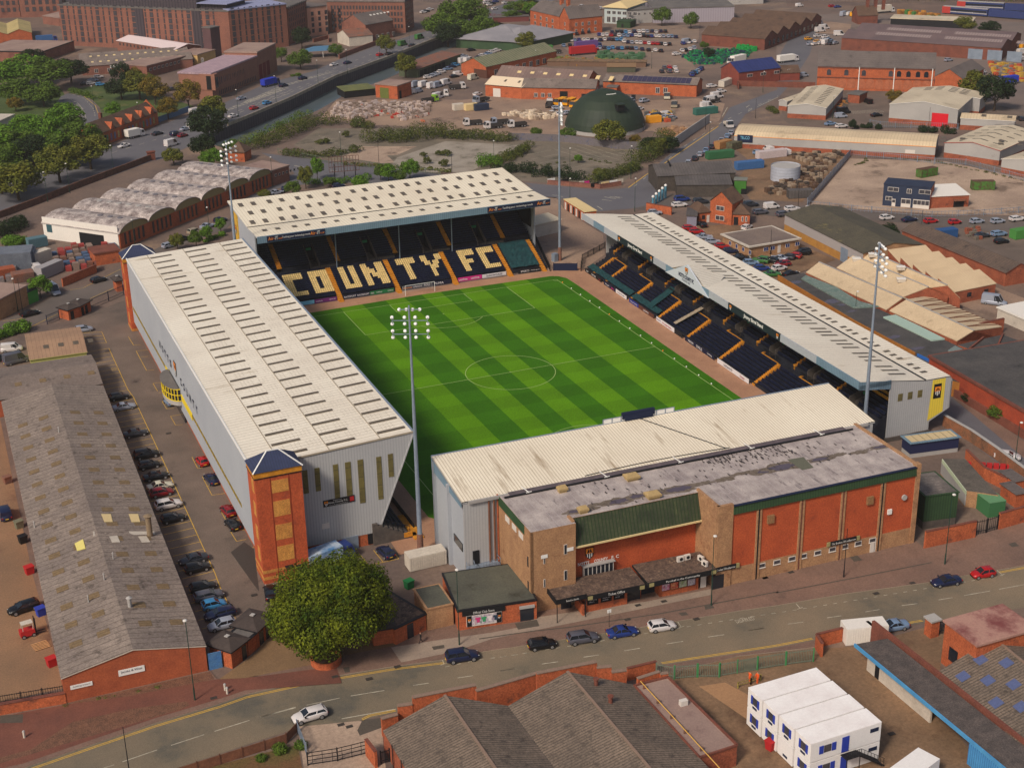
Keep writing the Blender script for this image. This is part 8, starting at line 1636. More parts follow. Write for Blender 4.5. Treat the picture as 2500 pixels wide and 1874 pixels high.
for i in range(11): q.box(1.2+i*.32,1.5+i*.32,-1.3,-.1,ch-.1-i*.24,ch-.04-i*.24)
q.beam((1.2,-1.3,ch),(4.8,-1.3,.2),.06,.2); q.beam((1.2,-.1,ch),(4.8,-.1,.2),.06,.2); q.build('stair_flight',DARK,t); q=MB()
for zz in (.5,1.05): q.beam((-.9,-1.3,ch+zz),(1.2,-1.3,ch+zz),.05); q.beam((1.2,-1.3,ch+zz),(4.8,-1.3,.2+zz),.05)
for i in range(9): x=-.9+i*.26; q.beam((x,-1.3,ch),(x,-1.3,ch+1.05),.04)
for i in range(8): x=1.2+i*.5; z=ch-i*.36; q.beam((x,-1.3,z),(x,-1.3,z+1.05),.04)
for x in(-.8,1.1): q.beam((x,-1.25,0),(x,-1.25,ch),.08)
q.build('handrail',DARK,t)
p=G('d4',1120,1590); t=bld('portable_cabin','white cabin roof just showing at the bottom edge','cabin',off(p,-1,-6),off(p,5,-4),3,2.7,'flat',wall=CW,roofm=CW,par=.05,over=0)
# dark roof with blue fascia, container etc.
a=G('d4',905,625,3.4); b_=G('d4',1160,580,3.4); dd=(G('d4',2060,1580,3.4)-a).normalized()
t=T('long_shed_range','long shed with dark gravelly roof and bright blue fascia','shed',(a.x,a.y,0)); L=lambda p:(p.x-a.x,p.y-a.y); q=MB(); e_=[a,b_,b_+dd*60,a+dd*60]; q.prism([L(p) for p in e_],3.1,3.4,0,0); GR=mat('dark_gravel_roof',(96,86,82),(74,68,66),1.0,grit=.35,gs=5); q.build('roof',GR,t)
q=MB(); q.beam((*L(a),3.3),(*L(a+dd*60),3.3),.2,.5); q.build('fascia',mat('sky_blue_paint',(80,150,196),(70,136,184),.5,grit=.06),t); q=MB(); c1=a+dd*23; q.beam((*L(c1),1.5),(*L(a+dd*60),1.5),.2,3); q.build('blue_wall',mat('blue_cladding',(74,144,196),(66,130,182),.4,grit=.06,ribs=('y',.35,.25),ribc=(50,106,160)),t)
n_=Vector((-dd.y,dd.x)); q=MB(); w0=a+n_*1.2+dd*1.6; q.beam((*L(w0),1.3),(*L(w0+dd*13),1.3),.3,2.6); q.build('white_store_front',OFFW,t); q=MB(); q.beam((*L(w0+dd*1.8-n_*.18),1.2),(*L(w0+dd*2.6-n_*.18),1.2),.1,2.2); q.build('door',SIGNK,t)
q=MB(); w1=b_+n_*.6-dd*4; q.beam((*L(w1),1.9),(*L(w1+dd*64),1.9),.4,3.8); q.build('boundary_wall',BRICKD,t)
p=G('d4',925,590); box_container(p.x+.8,p.y-.3,-.1+math.atan2((G('d4',1000,500)-G('d4',810,530)).y,(G('d4',1000,500)-G('d4',810,530)).x),6,2.5,2.7,WHITE,'white steel container with stained roof beside the road')
wallrun('brick_wall','brick boundary wall right of the green gates',PL('d4',(650,725),(605,650),(805,600)),2.1,.3,BRICKO,BRICKD)
wallrun('brick_wall','tall leaning brick wall behind the white container',[G('d4',1000,450,2.6),G('d4',1150,570,2.6)],2.6,.35,BRICKO,BRICKD)
A=G('d4',1605,455,6.3); B=G('d4',1850,640,6.3)
t=bld('brick_block','two-storey red brick block with pink-stained flat roof at the right edge','building',A,B,G('d4',2050,340,6.3),6.3,'flat',wall=BRICKO,roofm=mat('pink_stained_roof',(172,132,118),(156,112,104),.2,grit=.08,stain=(120,66,64),ss=.1,sthr=.5),par=.3,wins=[('f',1,3.4,1,1.4,3.4,1.7,DARK,GLASS)])
e0=G('d4',1550,835,3.2); r0=G('d4',1975,575,5.4); e1=G('d4',2300,620,3.2); dv2=(G('d4',2212,1420,3.2)-e0).normalized()
t=roofbits('grey corrugated roof with blue rooflights at the bottom right',e0,r0,e1,e0+dv2*40,r0+dv2*40,e1+dv2*40,3.2,5.4,BRICK)
for x,y in ((1745,840),(1875,755),(1935,895),(2070,805),(2000,1045),(2130,950),(2190,1100)):
    p=G('d4',x,y,4.3); u_=(r0-e0).normalized(); q=MB(); v_=[]
    for s1,s2 in((-1,-1),(1,-1),(1,1),(-1,1)):
        pt=p+u_*.75*s1+dv2*.75*s2; f_=(pt-e0); s_=f_.dot(u_)-0; z=3.2+2.2*max(0,min(1,(f_-dv2*f_.dot(dv2)).length/((r0-e0)-dv2*(r0-e0).dot(dv2)).length))+.07; v_.append((pt.x-e0.x,pt.y-e0.y,z))
    q.face(v_); q.face([(x_,y_,z-.05) for x_,y_,z in v_]); q.build('skylight',mat('blue_rooflight',(84,94,132),grit=.1),t)
# piers, gates, fences of the foreground
p=G('d4',1495,555); t=T('gate_pier','square brick gate pier with stone cap beside the brick block','pier',(*p,0)); MB().box(-.7,.7,-.7,.7,0,2.6).build('shaft',BRICKO,t); MB().box(-.9,.9,-.9,.9,2.6,2.85).build('cap',UNIT,t)
railfence('gate','dark iron gate between the brick pier and the brick block',PL('d4',(1520,550),(1600,545)),2.2,DARK,pale=.2,cat='gate')
GRN=mat('fence_green',(70,140,84),grit=.05); PALE=mat('fence_grey_green',(112,122,106),grit=.05)
for i,(c_,x0,y0,c2,x1,y1) in enumerate((('d3',1410,895,'d3',1585,880),('d3',1590,880,'d3',1755,880),('d3',1760,875,'d3',2050,825),('d4',0,850,'d4',150,825),('d4',155,822,'d4',370,788),('d4',375,787,'d4',585,760))):
    railfence('palisade_gate','%s green-framed palisade panel from the left along the site entrance'%('first','second','third','fourth','fifth','sixth')[i],[G(c_,x0,y0),G(c2,x1,y1)],2.1,PALE,pale=.22,rails=(.12,.9),gap=4,group='green palisade gates',cat='gate' if i in(0,1,4,5) else 'fence',postm=GRN)
railfence('palisade_fence','grey palisade fence between the brick wall and the green gates',PL('d3',(1270,870),(1405,895)),2.0,PALE,pale=.22)
railfence('timber_fence','long brown timber panel fence along the road at the bottom left',PL('d1',(1000,1800),(1350,1665),(2212,1390),'d2',(410,1290)),1.5,WOOD,pale=0,solid=WOOD,gap=2.4,postm=mat('post_brown',(96,62,48),grit=.1))
railfence('mesh_fence','grey mesh fence panel at the end of the timber fence',PL('d2',(400,1300),(470,1480)),1.8,STEEL,pale=.25)
t=railfence('yard_gate','black barred double gate with notices at the bottom',PL('d2',(480,1560),(710,1525),(930,1470)),1.9,DARK,pale=1.0,rails=(.1,.4,.7,.98),gap=5,cat='gate')
wallrun('brick_wall','leaning brick wall right of the black barred gate',PL('d2',(935,1480),(1010,1580)),2.4,.35,BRICKO,BRICKD); railfence('gate','small black pedestrian gate right of the barred gate',PL('d2',(1045,1550),(1112,1530)),1.9,DARK,pale=.15,cat='gate')
railfence('iron_railing','black iron railings on a brick wall at the left edge',PL('d1',(-300,1180),(0,1085),(495,1005)),1.3,DARK,pale=.3)
wallrun('brick_wall','low brick wall below the iron railings at the left',[p-Vector((0,.6)) for p in PL('d1',(-300,1230),(0,1150),(510,1060))],1.6,.5,BRICKO,BRICKD)
A=G('d1',1610,825); t=T('blue_gate','narrow blue metal gate between the warehouse and the turnstile hut','gate',(*A,0)); MB().box(.1,1.9,-.1,.0,0,2.6).build('leaf',mat('gate_blue',(60,110,170),(80,120,160),1,grit=.15),t)
for c_,pts_,h_,m_,lb,s_ in (('b1',[(700,960),(840,900),(955,850)],2.4,NAVY,'dark steel fence between the gate huts and the far tower',.3),('b1',[(365,1080),(460,1040)],2.2,NAVY,'short dark fence left of the gate huts',.3),('a4',[(1020,970),(1100,985),(1700,1000)],2.2,STEEL,'grey palisade fence in front of the red-doored unit',.6),('a4',[(870,1200),(1520,1265),(1760,1275),(2212,1400)],2,STEEL,'grey palisade fence along the back of the concrete lot',.6),('b4',[(540,320),(870,-60)],2.2,STEEL,'grey sheet fence between the scrap yard and the concrete lot',.5),('b4',[(540,330),(880,365),(1500,415),(1900,400),(2300,370)],1.8,STEEL,'light mesh fence along the front of the concrete lot',1.0),('a2',[(250,1185),(640,1260),(1500,1350)],1.8,mat('faded_green_fence',(100,112,92),grit=.1),'faded green fence along the waste lot',.6)):
    railfence('fence',lb,PL(c_,*pts_),h_,m_,pale=s_,gap=5,solid=MATS['galvanised_steel'] if c_=='b4' and len(pts_)==2 else None)
wallrun('concrete_wall','pale concrete panel wall running down the road beside the dome',PL('a3',(1400,1140),(1540,1040),(1680,945)),3,.3,UNIT,cat='wall')
GF=mat('graffiti_wall',(118,112,112),(90,84,92),1.2,grit=.3,gs=1.2,stain=(40,70,110),ss=.5,sthr=.56)
wallrun('graffiti_wall','graffiti-covered wall in front of the green dome',PL('a2',(2050,1080),'a3',(130,1080),(560,1095),(980,1150),(1230,1150)),2.4,.3,GF,cat='wall')
b=MB(); r=random.Random(4)
wallrun('brick_wall','low brick corner wall with posters at the road junction',PL('a3',(430,1420),(840,1455),(1000,1430)),1.2,.35,BRICKF,BRICKD)
for i,(x,y) in enumerate(((455,1400),(560,1405),(690,1420),(730,1420),(790,1435),(870,1425),(935,1415),(980,1405))):
    p=G('a3',x,y+14); t=T('roadside_banner','%s small banner from the left on the corner wall of the junction'%('first','second','third','fourth','fifth','sixth','seventh','eighth')[i],'banner',(p.x,p.y-.5,0),.05,'banners on the corner wall'); MB().box(-1.3 if i not in(2,3) else -.8,1.3 if i not in(2,3) else .8,-.05,.05,.5,1.6).build('banner_panel',(SIGNW,SIGNK,OFFW,PINK,SIGNK,CREAM,SIGNW,OFFW)[i],t)
# ---- dome
p=G('a3',925,1010); W_=(G('a3',1243,1010)-G('a3',612,1010)).length/2
t=T('green_dome','big dark green domed salt barn with pale concrete ring','dome',(p.x,p.y+W_*.35,0)); b=MB(); n=40; prof=[(1.0,1.4),(.97,3.2),(.9,5.6),(.78,8.2),(.6,10.6),(.4,12.2),(.2,13.2),(.05,13.7),(0,13.72)]; v_=[(W_*r_*math.cos(2*PI*i/n),W_*r_*math.sin(2*PI*i/n),z) for r_,z in prof for i in range(n)]
b.mesh(v_,[(j*n+i,j*n+(i+1)%n,(j+1)*n+(i+1)%n,(j+1)*n+i) for j in range(len(prof)-1) for i in range(n)],0,False); b.build('dome_shell',mat('dome_green',(46,58,44),(36,48,38),.15,grit=.05,rough=.6),t); b=MB(); b.cyl((0,0,0),(0,0,1.6),W_*.985,W_*.985,n); b.build('ring_wall',UNIT,t)
b=MB(); b.box(-1.3,1.3,-W_*.86,-W_*.7,8.2,10.2); b.build('hatch',SIGNK,t); b=MB(); b.box(-1.5,1.5,-W_*.9,-W_*.7,10.2,10.5); b.build('hatch_hood',MATS['dome_green'],t)
b=MB()
for i in range(9): a_=-1.9+i*.09; b.ball((W_*.33*math.cos(a_*1.0)*1.0,W_*.33*math.sin(a_),12.5),.3,0,.5,6)
b.build('dome_light',SIGNW,t)
# billboard frame and other poles
p=G('a2',765,1385); t=T('billboard','empty steel billboard frame on posts behind the far stand','billboard',(*p,0),-.12); b=MB()
for x in [-4.6+i*.92 for i in range(11)]: b.beam((x,0,2.6),(x,0,7.2),.12)
for z in (2.6,4.1,5.7,7.2): b.beam((-4.6,0,z),(4.6,0,z),.14)
b.build('frame',mat('rusty_brown',(96,66,58),grit=.1),t); b=MB()
for x in(-3,0,3.4): b.beam((x,.3,0),(x,.3,5),.25)
b.build('post',DARK,t)
p=G('b3',1365,165); t=T('billboard','tall narrow dark roadside billboard by the junction','billboard',(*p,0),1.2); MB().box(-2.4,2.4,-.15,.15,1,7).build('panel',SIGNK,t); MB().box(-.2,.2,.15,.4,0,5).build('post',DARK,t); MB().box(-2.2,2.2,-.19,-.15,1.3,4).build('poster',pm[1],t)
for i in range(5):
    p=G('b3',1245+i*24,320-i*14); t=T('dredging_pipe','%s white-topped teal pipe standing beside the brick wall, from the left'%('first','second','third','fourth','fifth')[i],'pipe',(*p,0),group='row of teal pipes'); MB().cyl((0,0,0),(0,0,2.4+i*.3),.35,.35,10).build('pipe',mat('teal_pipe',(80,130,150),grit=.1),t); MB().ball((0,0,2.5+i*.3),.45,0,1,8).build('pipe_cap',SIGNW,t)
wallrun('brick_wall','orange brick wall in front of the teal pipes',PL('b3',(1195,360),(1390,395)),2.2,.4,BRICKO,BRICKD)
p=G('b4',368,120); t=T('water_tank','round pale galvanised tank in the scrap yard','tank',(*p,0)); b=MB(); b.cyl((0,0,0),(0,0,4.4),4.4,4.4,28,0,False); b.build('tank_shell',mat('tank_galvanised',(176,180,192),(160,164,176),.4,grit=.05,rough=.35,ribs=('z',.9,.1)),t); MB().cyl((0,0,4.0),(0,0,4.1),4.3,4.3,28).build('tank_top',UNIT,t)
# ================================================================ VEHICLES
ORD='first second third fourth fifth sixth seventh eighth ninth tenth eleventh twelfth thirteenth fourteenth fifteenth sixteenth seventeenth eighteenth nineteenth twentieth'.split()
def od(i): return ORD[i] if i<20 else 'twenty-'+ORD[i-20] if i<29 else 'thirtieth'
KD={'h':'hatchback','s':'saloon','e':'estate','u':'suv','m':'mpv','c':'small car','v':'van','l':'large van'}
CD={'k':'black','w':'white','i':'silver','g':'grey','d':'dark grey','r':'red','R':'dark red','b':'blue','B':'dark blue','p':'pale blue','t':'light blue','y':'yellow','G':'green','L':'lime','o':'orange','e':'beige','c':'cream'}
def cars(where,group,items,ang,near=False,name='parked_car',z=.02):
    for i,it in enumerate(items):
        c,x,y,kc=it[:4]; a=it[4] if len(it)>4 else ang; k=KD[kc[0]]; col=CD[kc[1]]; p=G(c,x,y,.75)
        car(p.x,p.y,math.radians(a),k,col,'%s %s, %s %s'%(col,k.upper() if k in('suv','mpv') else k,od(i),where),group,near=near,name=name,z=z)
def ex(c,l): return [(c,)+t for t in l]
cars('from the far end along the warehouse bays','cars in the bays beside the long warehouse',ex('c1',[(920,210,'hk'),(955,285,'si'),(1045,490,'sd'),(1130,655,'uk'),(1150,735,'hk'),(1205,820,'sk'),(1235,895,'sc'),(1245,945,'hR'),(1300,1040,'mw'),(1335,1145,'hk'),(1490,1460,'sd',184),(1520,1525,'hk')])+ex('d1',[(1565,175,'hk'),(1610,245,'eg'),(1650,310,'ct'),(1695,385,'eB',183),(1710,465,'hi',182)]),3,True)
cars('from the far end beside the big stand','cars beside the big left stand',ex('b1',[(645,1110,'hi',0)])+ex('c1',[(1305,245,'cp'),(1555,705,'cr'),(1630,840,'sB'),(1755,1085,'hR'),(1790,1190,'hk')])+ex('d1',[(2085,215,'sk',80)])+ex('c2',[(1075,1405,'hB',100)]),98,True)
RAD=math.degrees(math.atan2(*((G('d3',1200,490)-G('d3',0,675)).yx)))
cars('from the left parked along the main road','cars parked along the main road',ex('d2',[(1670,710,'uB')])+ex('d3',[(390,615,'hk'),(705,570,'mg'),(1010,520,'sb'),(1315,475,'hw')])+ex('d4',[(1610,130,'sB',RAD+180),(1895,70,'cr',RAD+180)]),RAD,True)
cars('of three driving near the ground','cars driving near the ground',[('d2',490,1165,'ew',RAD+192),('c4',2085,665,'ew',-42),('d4',1200,475,'sp',RAD+180)],0,True,'moving_car')
cars('in the left edge yards','vehicles in the left yard',[('c1',35,1110,'vB',95),('d1',180,335,'ek',192),('b1',90,1260,'vw',-8),('b1',5,1335,'sk',10),('b1',130,1350,'lg',15),('b1',280,640,'vw',100),('b1',455,597,'sB',-15),('b1',410,818,'li',-75)],0,True)
cars('from the left on the back street by the arched workshops','cars on the back street',ex('b1',[(230,988,'sk',22),(760,730,'hk',22),(1303,465,'hi'),(1413,412,'sk'),(1505,360,'me'),(1600,315,'si'),(1700,270,'hB')])+ex('b2',[(235,215,'si',15),(295,190,'hB',70),(715,165,'hB',0)]),25)
cars('from the bottom on the ring road','vehicles on the ring road',ex('a1',[(955,1120,'sw',210),(1215,1025,'sd'),(1355,1030,'uB'),(1410,1040,'hR'),(1430,990,'si'),(1495,975,'lw'),(1325,1108,'lw'),(1510,865,'lw'),(1800,890,'sw'),(1860,755,'si'),(1960,830,'hr'),(2060,790,'ht')])+ex('a2',[(290,655,'sB'),(440,600,'eB'),(680,495,'sw'),(785,480,'sB'),(1035,420,'hr'),(1105,412,'sd'),(1210,340,'lG'),(1285,348,'sd'),(1340,290,'lG')]),33)
cars('in the car parks by the low workshops','cars by the low workshops',ex('a1',[(655,642,'sd'),(700,640,'hw'),(715,615,'si'),(760,590,'hw'),(775,648,'ht'),(1440,600,'si'),(1500,605,'hG'),(1495,635,'sw'),(1540,682,'si'),(1330,685,'sd'),(1585,450,'ei'),(355,892,'sk',80)]),5)
cars('from the left beside the rusty-roofed shed','cars beside the rusty-roofed shed',ex('a2',[(1405,592,'hw'),(1437,580,'si'),(1470,568,'si'),(1510,550,'hw'),(1560,528,'sp'),(1590,510,'sB'),(1620,498,'ht'),(1610,585,'sk'),(1800,440,'sB'),(1830,425,'hw'),(1870,412,'sp'),(1905,398,'hw'),(1940,385,'hw'),(1740,382,'sk'),(1680,430,'si'),(1640,570,'vw')]),12)
cars('in the depot yard by the canal','vans in the depot yard',ex('a2',[(1300,705,'vw'),(1330,700,'vi'),(1310,655,'li'),(1375,655,'lw'),(1440,665,'lw'),(1480,660,'li'),(1485,745,'lw'),(1720,470,'lw'),(1675,472,'lw'),(1755,600,'lc'),(1545,640,'lw'),(1790,725,'ew')]),30)
cars('in the yards around the dome','vehicles behind the dome',ex('a3',[(510,830,'ei',-8),(985,760,'hp'),(1070,775,'vi'),(1180,775,'ui'),(1350,880,'vw',0),(1700,662,'ew',5),(1665,820,'lw',0),(1710,770,'lw',5),(1740,742,'lw',10),(1430,415,'ew',5),(1775,700,'hw',5),(1510,325,'li',10)]),20)
cars('from the top beside the long cream-roofed unit','cars up the road beside the long unit',ex('a3',[(1850,1020,'si'),(1820,1045,'hp'),(1775,1078,'si'),(1735,1105,'hr'),(1700,1125,'sd'),(1655,1155,'sp'),(1610,1185,'hi'),(1570,1215,'sd'),(1520,1248,'hi'),(1465,1285,'sk')]),52)
cars('around the gatehouse and junction','cars around the gatehouse',ex('b3',[(1312,140,'ei',80),(1260,370,'hi',-20),(1450,312,'ew'),(1470,268,'ub'),(1580,322,'sd'),(1615,287,'ud'),(1625,462,'hk',80),(1970,483,'hw',30)]),-8)
cars('from the left along the right stand fence','cars along the fence behind the right stand',ex('b3',[(1530,490,'hr'),(1580,515,'hr'),(1640,555,'si'),(1705,592,'hi'),(1780,630,'hr'),(1845,665,'hB'),(1925,712,'sk')])+ex('b4',[(30,718,'sk'),(105,755,'hp'),(190,798,'hb'),(270,842,'sG')]),-18,)
cars('in the tan office yard','cars in the office yard',ex('b4',[(180,738,'uG'),(255,737,'hk'),(320,720,'si'),(385,712,'hd'),(435,702,'hr'),(500,680,'uk',170),(350,765,'hR',170),(325,797,'hw',5),(415,840,'sk',5)]),125)
cars('on the street by the concrete lot','cars along the street by the concrete lot',ex('b4',[(105,310,'ud'),(180,367,'eg'),(265,325,'vw'),(360,383,'eg'),(425,343,'ew'),(500,388,'hw'),(590,352,'vw'),(715,402,'hi'),(775,375,'hi'),(1155,408,'hw'),(1330,423,'sB'),(1495,435,'hr'),(1680,443,'cr'),(1850,437,'hi'),(2010,436,'hi'),(2160,420,'ew'),(990,505,'lw',-15),(1890,545,'sd'),(2020,535,'ep'),(2040,590,'hk')]),-4)
p=G('b4',1985,1045,1.2); car(p.x,p.y,math.radians(-50),'large van','silver','long silver van parked beside the stepped cream roofs','vans',near=True)
cars('on the trading estate','vehicles on the trading estate',ex('a4',[(160,1170,'hp',20),(240,1150,'vw',90),(315,1172,'hB',80),(370,1172,'vw',90),(720,950,'sp'),(805,970,'ew'),(800,893,'vi',-10),(820,862,'lk'),(1010,782,'vk',80),(1075,883,'sk'),(1830,835,'vi'),(2185,912,'hd',70),(2185,1000,'sg',70),(2150,1105,'vw'),(2180,1130,'hp')]),0)
cars('in the top right depot yard','vehicles at the top right depot',ex('a4',[(480,42,'vw'),(550,297,'hy'),(620,275,'hw'),(680,280,'hw'),(620,320,'hy'),(670,305,'hw'),(710,305,'hp'),(640,235,'lw'),(670,215,'lw'),(790,265,'lw',-20),(730,45,'hr'),(775,50,'sb'),(510,580,'vi'),(1630,460,'hi'),(2005,265,'vi'),(2200,405,'lw'),(2195,455,'vw')]),5)
r=random.Random(41); pal='wiiwkdbgrBpwksB'
for ri,(x0,y0,x1,y1,n) in enumerate(((930,246,1340,240,13),(830,266,1420,280,20),(580,305,1000,302,14),(1020,320,1370,340,12),(560,346,650,346,3),(835,366,1110,370,9),(1160,376,1310,388,4),(660,258,750,242,3),(1310,548,1425,548,3),(1335,520,1410,520,3),(1540,572,1620,520,6),(1475,330,1560,315,3),(1470,385,1560,372,4))):
    w_='from the left, %s row of far car park'%od(ri) if ri<8 else 'in the %s small group near far car park'%od(ri-8)
    cars(w_,'cars in the far car park',[('a3',x0+(x1-x0)*i/max(1,n-1)+r.uniform(-4,4),y0+(y1-y0)*i/max(1,n-1)+r.uniform(-3,3),r.choice('hhsheu')+r.choice('wiiwkdbgrBpwktB')) for i in range(n)],70)
for lb_,gp,rw in (('behind the solar-roofed depot','vans behind the dome',(('a3',960,800,1140,840,5),('a3',1230,900,1400,905,5),('a3',640,870,480,870,4))),('in the upper right depot yards','vehicles in the far depot yards',(('a4',420,180,640,170,6),('a4',560,340,760,330,6),('a4',1900,560,1850,640,4),('a4',2080,330,2200,360,5),('a4',820,110,900,120,3)))):
    cars(lb_,gp,[(c,x0+(x1-x0)*i/(n-1)+r.uniform(-6,6),y0+(y1-y0)*i/(n-1)+r.uniform(-6,6),r.choice('vlhe')+r.choice('wwwiyd')) for c,x0,y0,x1,y1,n in rw for i in range(n)],25)
r=random.Random(42)
cars('at the top of the ring road','cars at the top of the ring road',[('a2',x,y,r.choice('hsh')+r.choice('wwibBk')) for x,y in ((1370,92),(1395,85),(1420,70),(1850,20),(1880,35),(1905,25),(1920,65),(1930,10),(2000,20),(1860,5))]+[('a3',x,y,'hw' if x%3 else 'sB') for x,y in ((745,75),(775,62),(815,70),(850,62),(700,45))],20)
def lr(c,x,y,a,L,cab,bm,lb,kind='box',H=3.2): p=G(c,x,y,1.2); lorry(p.x,p.y,math.radians(a),L,cab,bm,lb,kind,H=H)
YG=mat('gritter_yellow',(226,156,36),grit=.06); DKB=mat('tipper_dark',(58,54,54),grit=.1); GRB=mat('lorry_green',(70,130,60),grit=.05)
for i,(x,y) in enumerate(((530,782),(600,785),(655,802),(735,802))): lr('a3',x,y,215,7,'yellow',YG,'%s yellow gritting lorry from the left beside the depot'%od(i),'gritter')
for i,(c,x,y,a,cb) in enumerate((('a2',1750,940,175,'white'),('a2',1910,965,178,'white'),('a2',1960,935,176,'silver'),('a2',2095,955,176,'white'),('a2',1630,665,-5,'white'),('a2',1500,720,-25,'white'),('a2',1815,765,195,'silver'),('a2',1420,765,10,'lime'),('a3',445,800,60,'white'),('a3',1355,735,240,'cream'),('a3',1410,800,240,'beige'),('a3',1695,772,190,'white'),('a3',480,395,170,'yellow'))): lr(c,x,y,a,6.6,cb,DKB,'%s cabbed flatbed truck, %s of the scattered depot trucks'%(cb,od(i)),'tipper')
lr('a3',715,402,0,14,'red',REDS,'long red curtain-sided lorry in front of the far car park',H=3.9); lr('a3',745,360,0,13,'blue',mat('lorry_purple',(100,72,130),grit=.04),'purple trailer behind the red lorry',H=3.8); lr('a3',410,388,175,7,'white',GRB,'small white and green lorry by the small tree')
lr('a4',1095,85,-3,17,'white',OFFW,'big white articulated lorry at the top right',H=4); lr('a4',390,458,5,10,'white',WHITE,'white box lorry behind the solar-roofed building'); lr('a3',1890,465,200,10,'white',WHITE,'white lorry left of the solar-roofed building'); lr('a4',2075,628,180,10,'white',mat('lorry_blue',(34,54,170),grit=.04),'white-cabbed lorry with blue box at the right edge'); lr('a1',360,305,-5,10,'blue',mat('lorry_dull_blue',(50,90,140),grit=.05),'blue lorry with pale top beside the yellowed roof')
lr('a2',190,640,33,9,'blue',MATS['lorry_blue'],'bright blue lorry driving on the ring road'); lr('a1',1040,1035,28,7,'white',WHITE,'white and green box van driving past the gabled building'); lr('a3',1828,955,255,5.5,'white',OFFW,'white flat truck driving down the road past the dome','tipper'); lr('c2',640,1450,14,8,'blue',mat('trailer_blue_white',(70,120,170),(190,200,210),.4,grit=.1),'blue and white catering trailer beside the stair tower',H=3)
p=G('c2',650,1400,2.4); text('lettering','BURGERS & FRIES',ADW,[o for o in C.objects if o.get('label')=='blue and white catering trailer beside the stair tower'][0],(-.9,-1.3,1.9),(1,0,0),(0,0,1),4.4,.5)
def train(c,x0,y0,x1,y1,n,lb):
    a,e=G(c,x0,y0),G(c,x1,y1); d=(e-a).normalized(); t=T('train',lb,'train',(*a,0),math.atan2(d.y,d.x))
    for i in range(n):
        s=i*23.5; w=MB(); w.box(s,s+23,-1.4,1.4,.5,3.6); w.build('carriage',mat('train_blue',(44,56,104),grit=.03),t)
        if i==0: MB().box(s-.3,s+4,-1.46,1.46,.5,3.7).build('cab_nose',mat('train_red',(172,56,50),grit=.03),t); w=MB(); w.box(s+(4 if i==0 else 1),s+22.5,-1.45,1.45,1.9,2.8); w.build('window_band',GLASS,t); w=MB(); w.box(s+4,s+22.8,-1.44,1.44,1.2,1.7); w.build('stripe',UNIT,t); w=MB(); w.box(s,s+23,-1.2,1.2,3.6,3.9); w.build('carriage_roof',UNIT,t)
train('a4',1590,105,2300,160,4,'red-nosed blue and white train on the tracks at the top right'); train('a4',1700,65,2300,95,4,'second train just behind the red-nosed one')
b=MB()
for k in range(7): strip(b,PL('a4',(380,5+k*7),(1400,25+k*9),(2400,75+k*12)),.35,.06)
tag(b.build('rail_tracks',RUST),kind='structure'); scrub('weeds',PL('b4',(900,20),(960,0),(1010,-40)),1.2,.5,400,SCRUBM,2,.3); scrub('weeds',PL('b4',(1180,-40),(1500,-20),(2212,130)),1.0,.5,900,SCRUBM,4,.3); scrub('weeds',PL('d1',(440,1120),(700,1060),(1300,940)),.3,.25,500,LG,5,.15); scrub('weeds',PL('a3',(300,1290),(760,1230),(1080,1290)),2,.5,900,SCRUBM,6,.3)
scrub('trackside_trees',PL('a4',(900,-12),(1500,0),(2300,20)),12,7,4000,LO,3,.9)
# ================================================================ TREES AND SCRUB
MC={'g':LG,'d':LD,'o':LO,'a':LA,'b':LB}
def trees(where,group,L,z=4.5,k_=1,**k):
    for i,(c,x,y,R,H,mc) in enumerate(L):
        p=G(c,x,y,z if R>2.5 else 2); nm={'g':'green','d':'dark green','o':'olive','a':'autumn-tinted','b':'bright green'}[mc]
        tree(p.x,p.y,R*k_,H,MC[mc],'%s tree, %s %s'%(nm,od(i),where),group=group,**k)
trees('in the wooded park at the left edge','park trees at the left',ex('a1',[(50,600,8,12,'b'),(210,570,9,13,'b'),(390,610,9,13,'g'),(130,720,7,10,'g'),(540,560,7,10,'d'),(250,440,5,8,'d'),(330,730,7,10,'g'),(190,960,5,8,'b'),(110,770,3,6,'a'),(440,870,3,4,'g'),(500,950,7,11,'b'),(630,1050,6,9,'g'),(330,1050,7,10,'b'),(140,1130,7,10,'g'),(20,1130,8,11,'b'),(420,1170,7,10,'g'),(250,1190,7,10,'d'),(30,1240,6,9,'g'),(690,1200,7,10.5,'o'),(450,1300,7,10.5,'o'),(130,1430,8,11,'o'),(560,1170,5,7,'o'),(0,1380,6,9,'g')]),k_=1.22)
trees('of the trees along the ring road from the left','ring road trees',ex('a1',[(870,820,3.5,6,'b'),(930,560,5,8,'d'),(1030,560,4,7,'a'),(930,680,7,10,'d'),(1070,680,8,11,'o'),(1190,720,6.5,10,'a'),(1290,830,4.5,8,'a'),(1450,750,6,10,'a'),(1330,1170,4,6,'o'),(1600,1000,7.5,13,'d'),(1640,880,6,11,'o'),(1560,1120,5,9,'d'),(1630,1190,4.5,7,'b'),(1780,1080,3.5,5,'g')])+ex('a2',[(270,400,3.5,6,'g'),(430,300,5.5,9,'d'),(420,455,6.5,9,'g'),(690,360,4,6,'g'),(1080,350,5,8.5,'o'),(1230,520,5.5,10,'o')]))
trees('by the canal and top of the photo','trees by the canal bridge',ex('a2',[(1500,230,10,13,'g'),(1620,190,11,15,'g'),(1740,160,11,15,'g'),(1560,290,8,10,'d'),(1840,240,8,11,'g'),(1700,250,9,11,'g'),(2090,40,8,6,'g'),(2180,10,8,6,'d'),(2190,60,5,7,'b')])+ex('a3',[(150,90,6,5,'g'),(280,40,8,7,'o'),(270,320,5.5,8.5,'o'),(1315,130,5.5,10,'g'),(1540,150,4.5,8.5,'g'),(1680,370,3,5,'d'),(1640,350,2.5,4,'g')]))
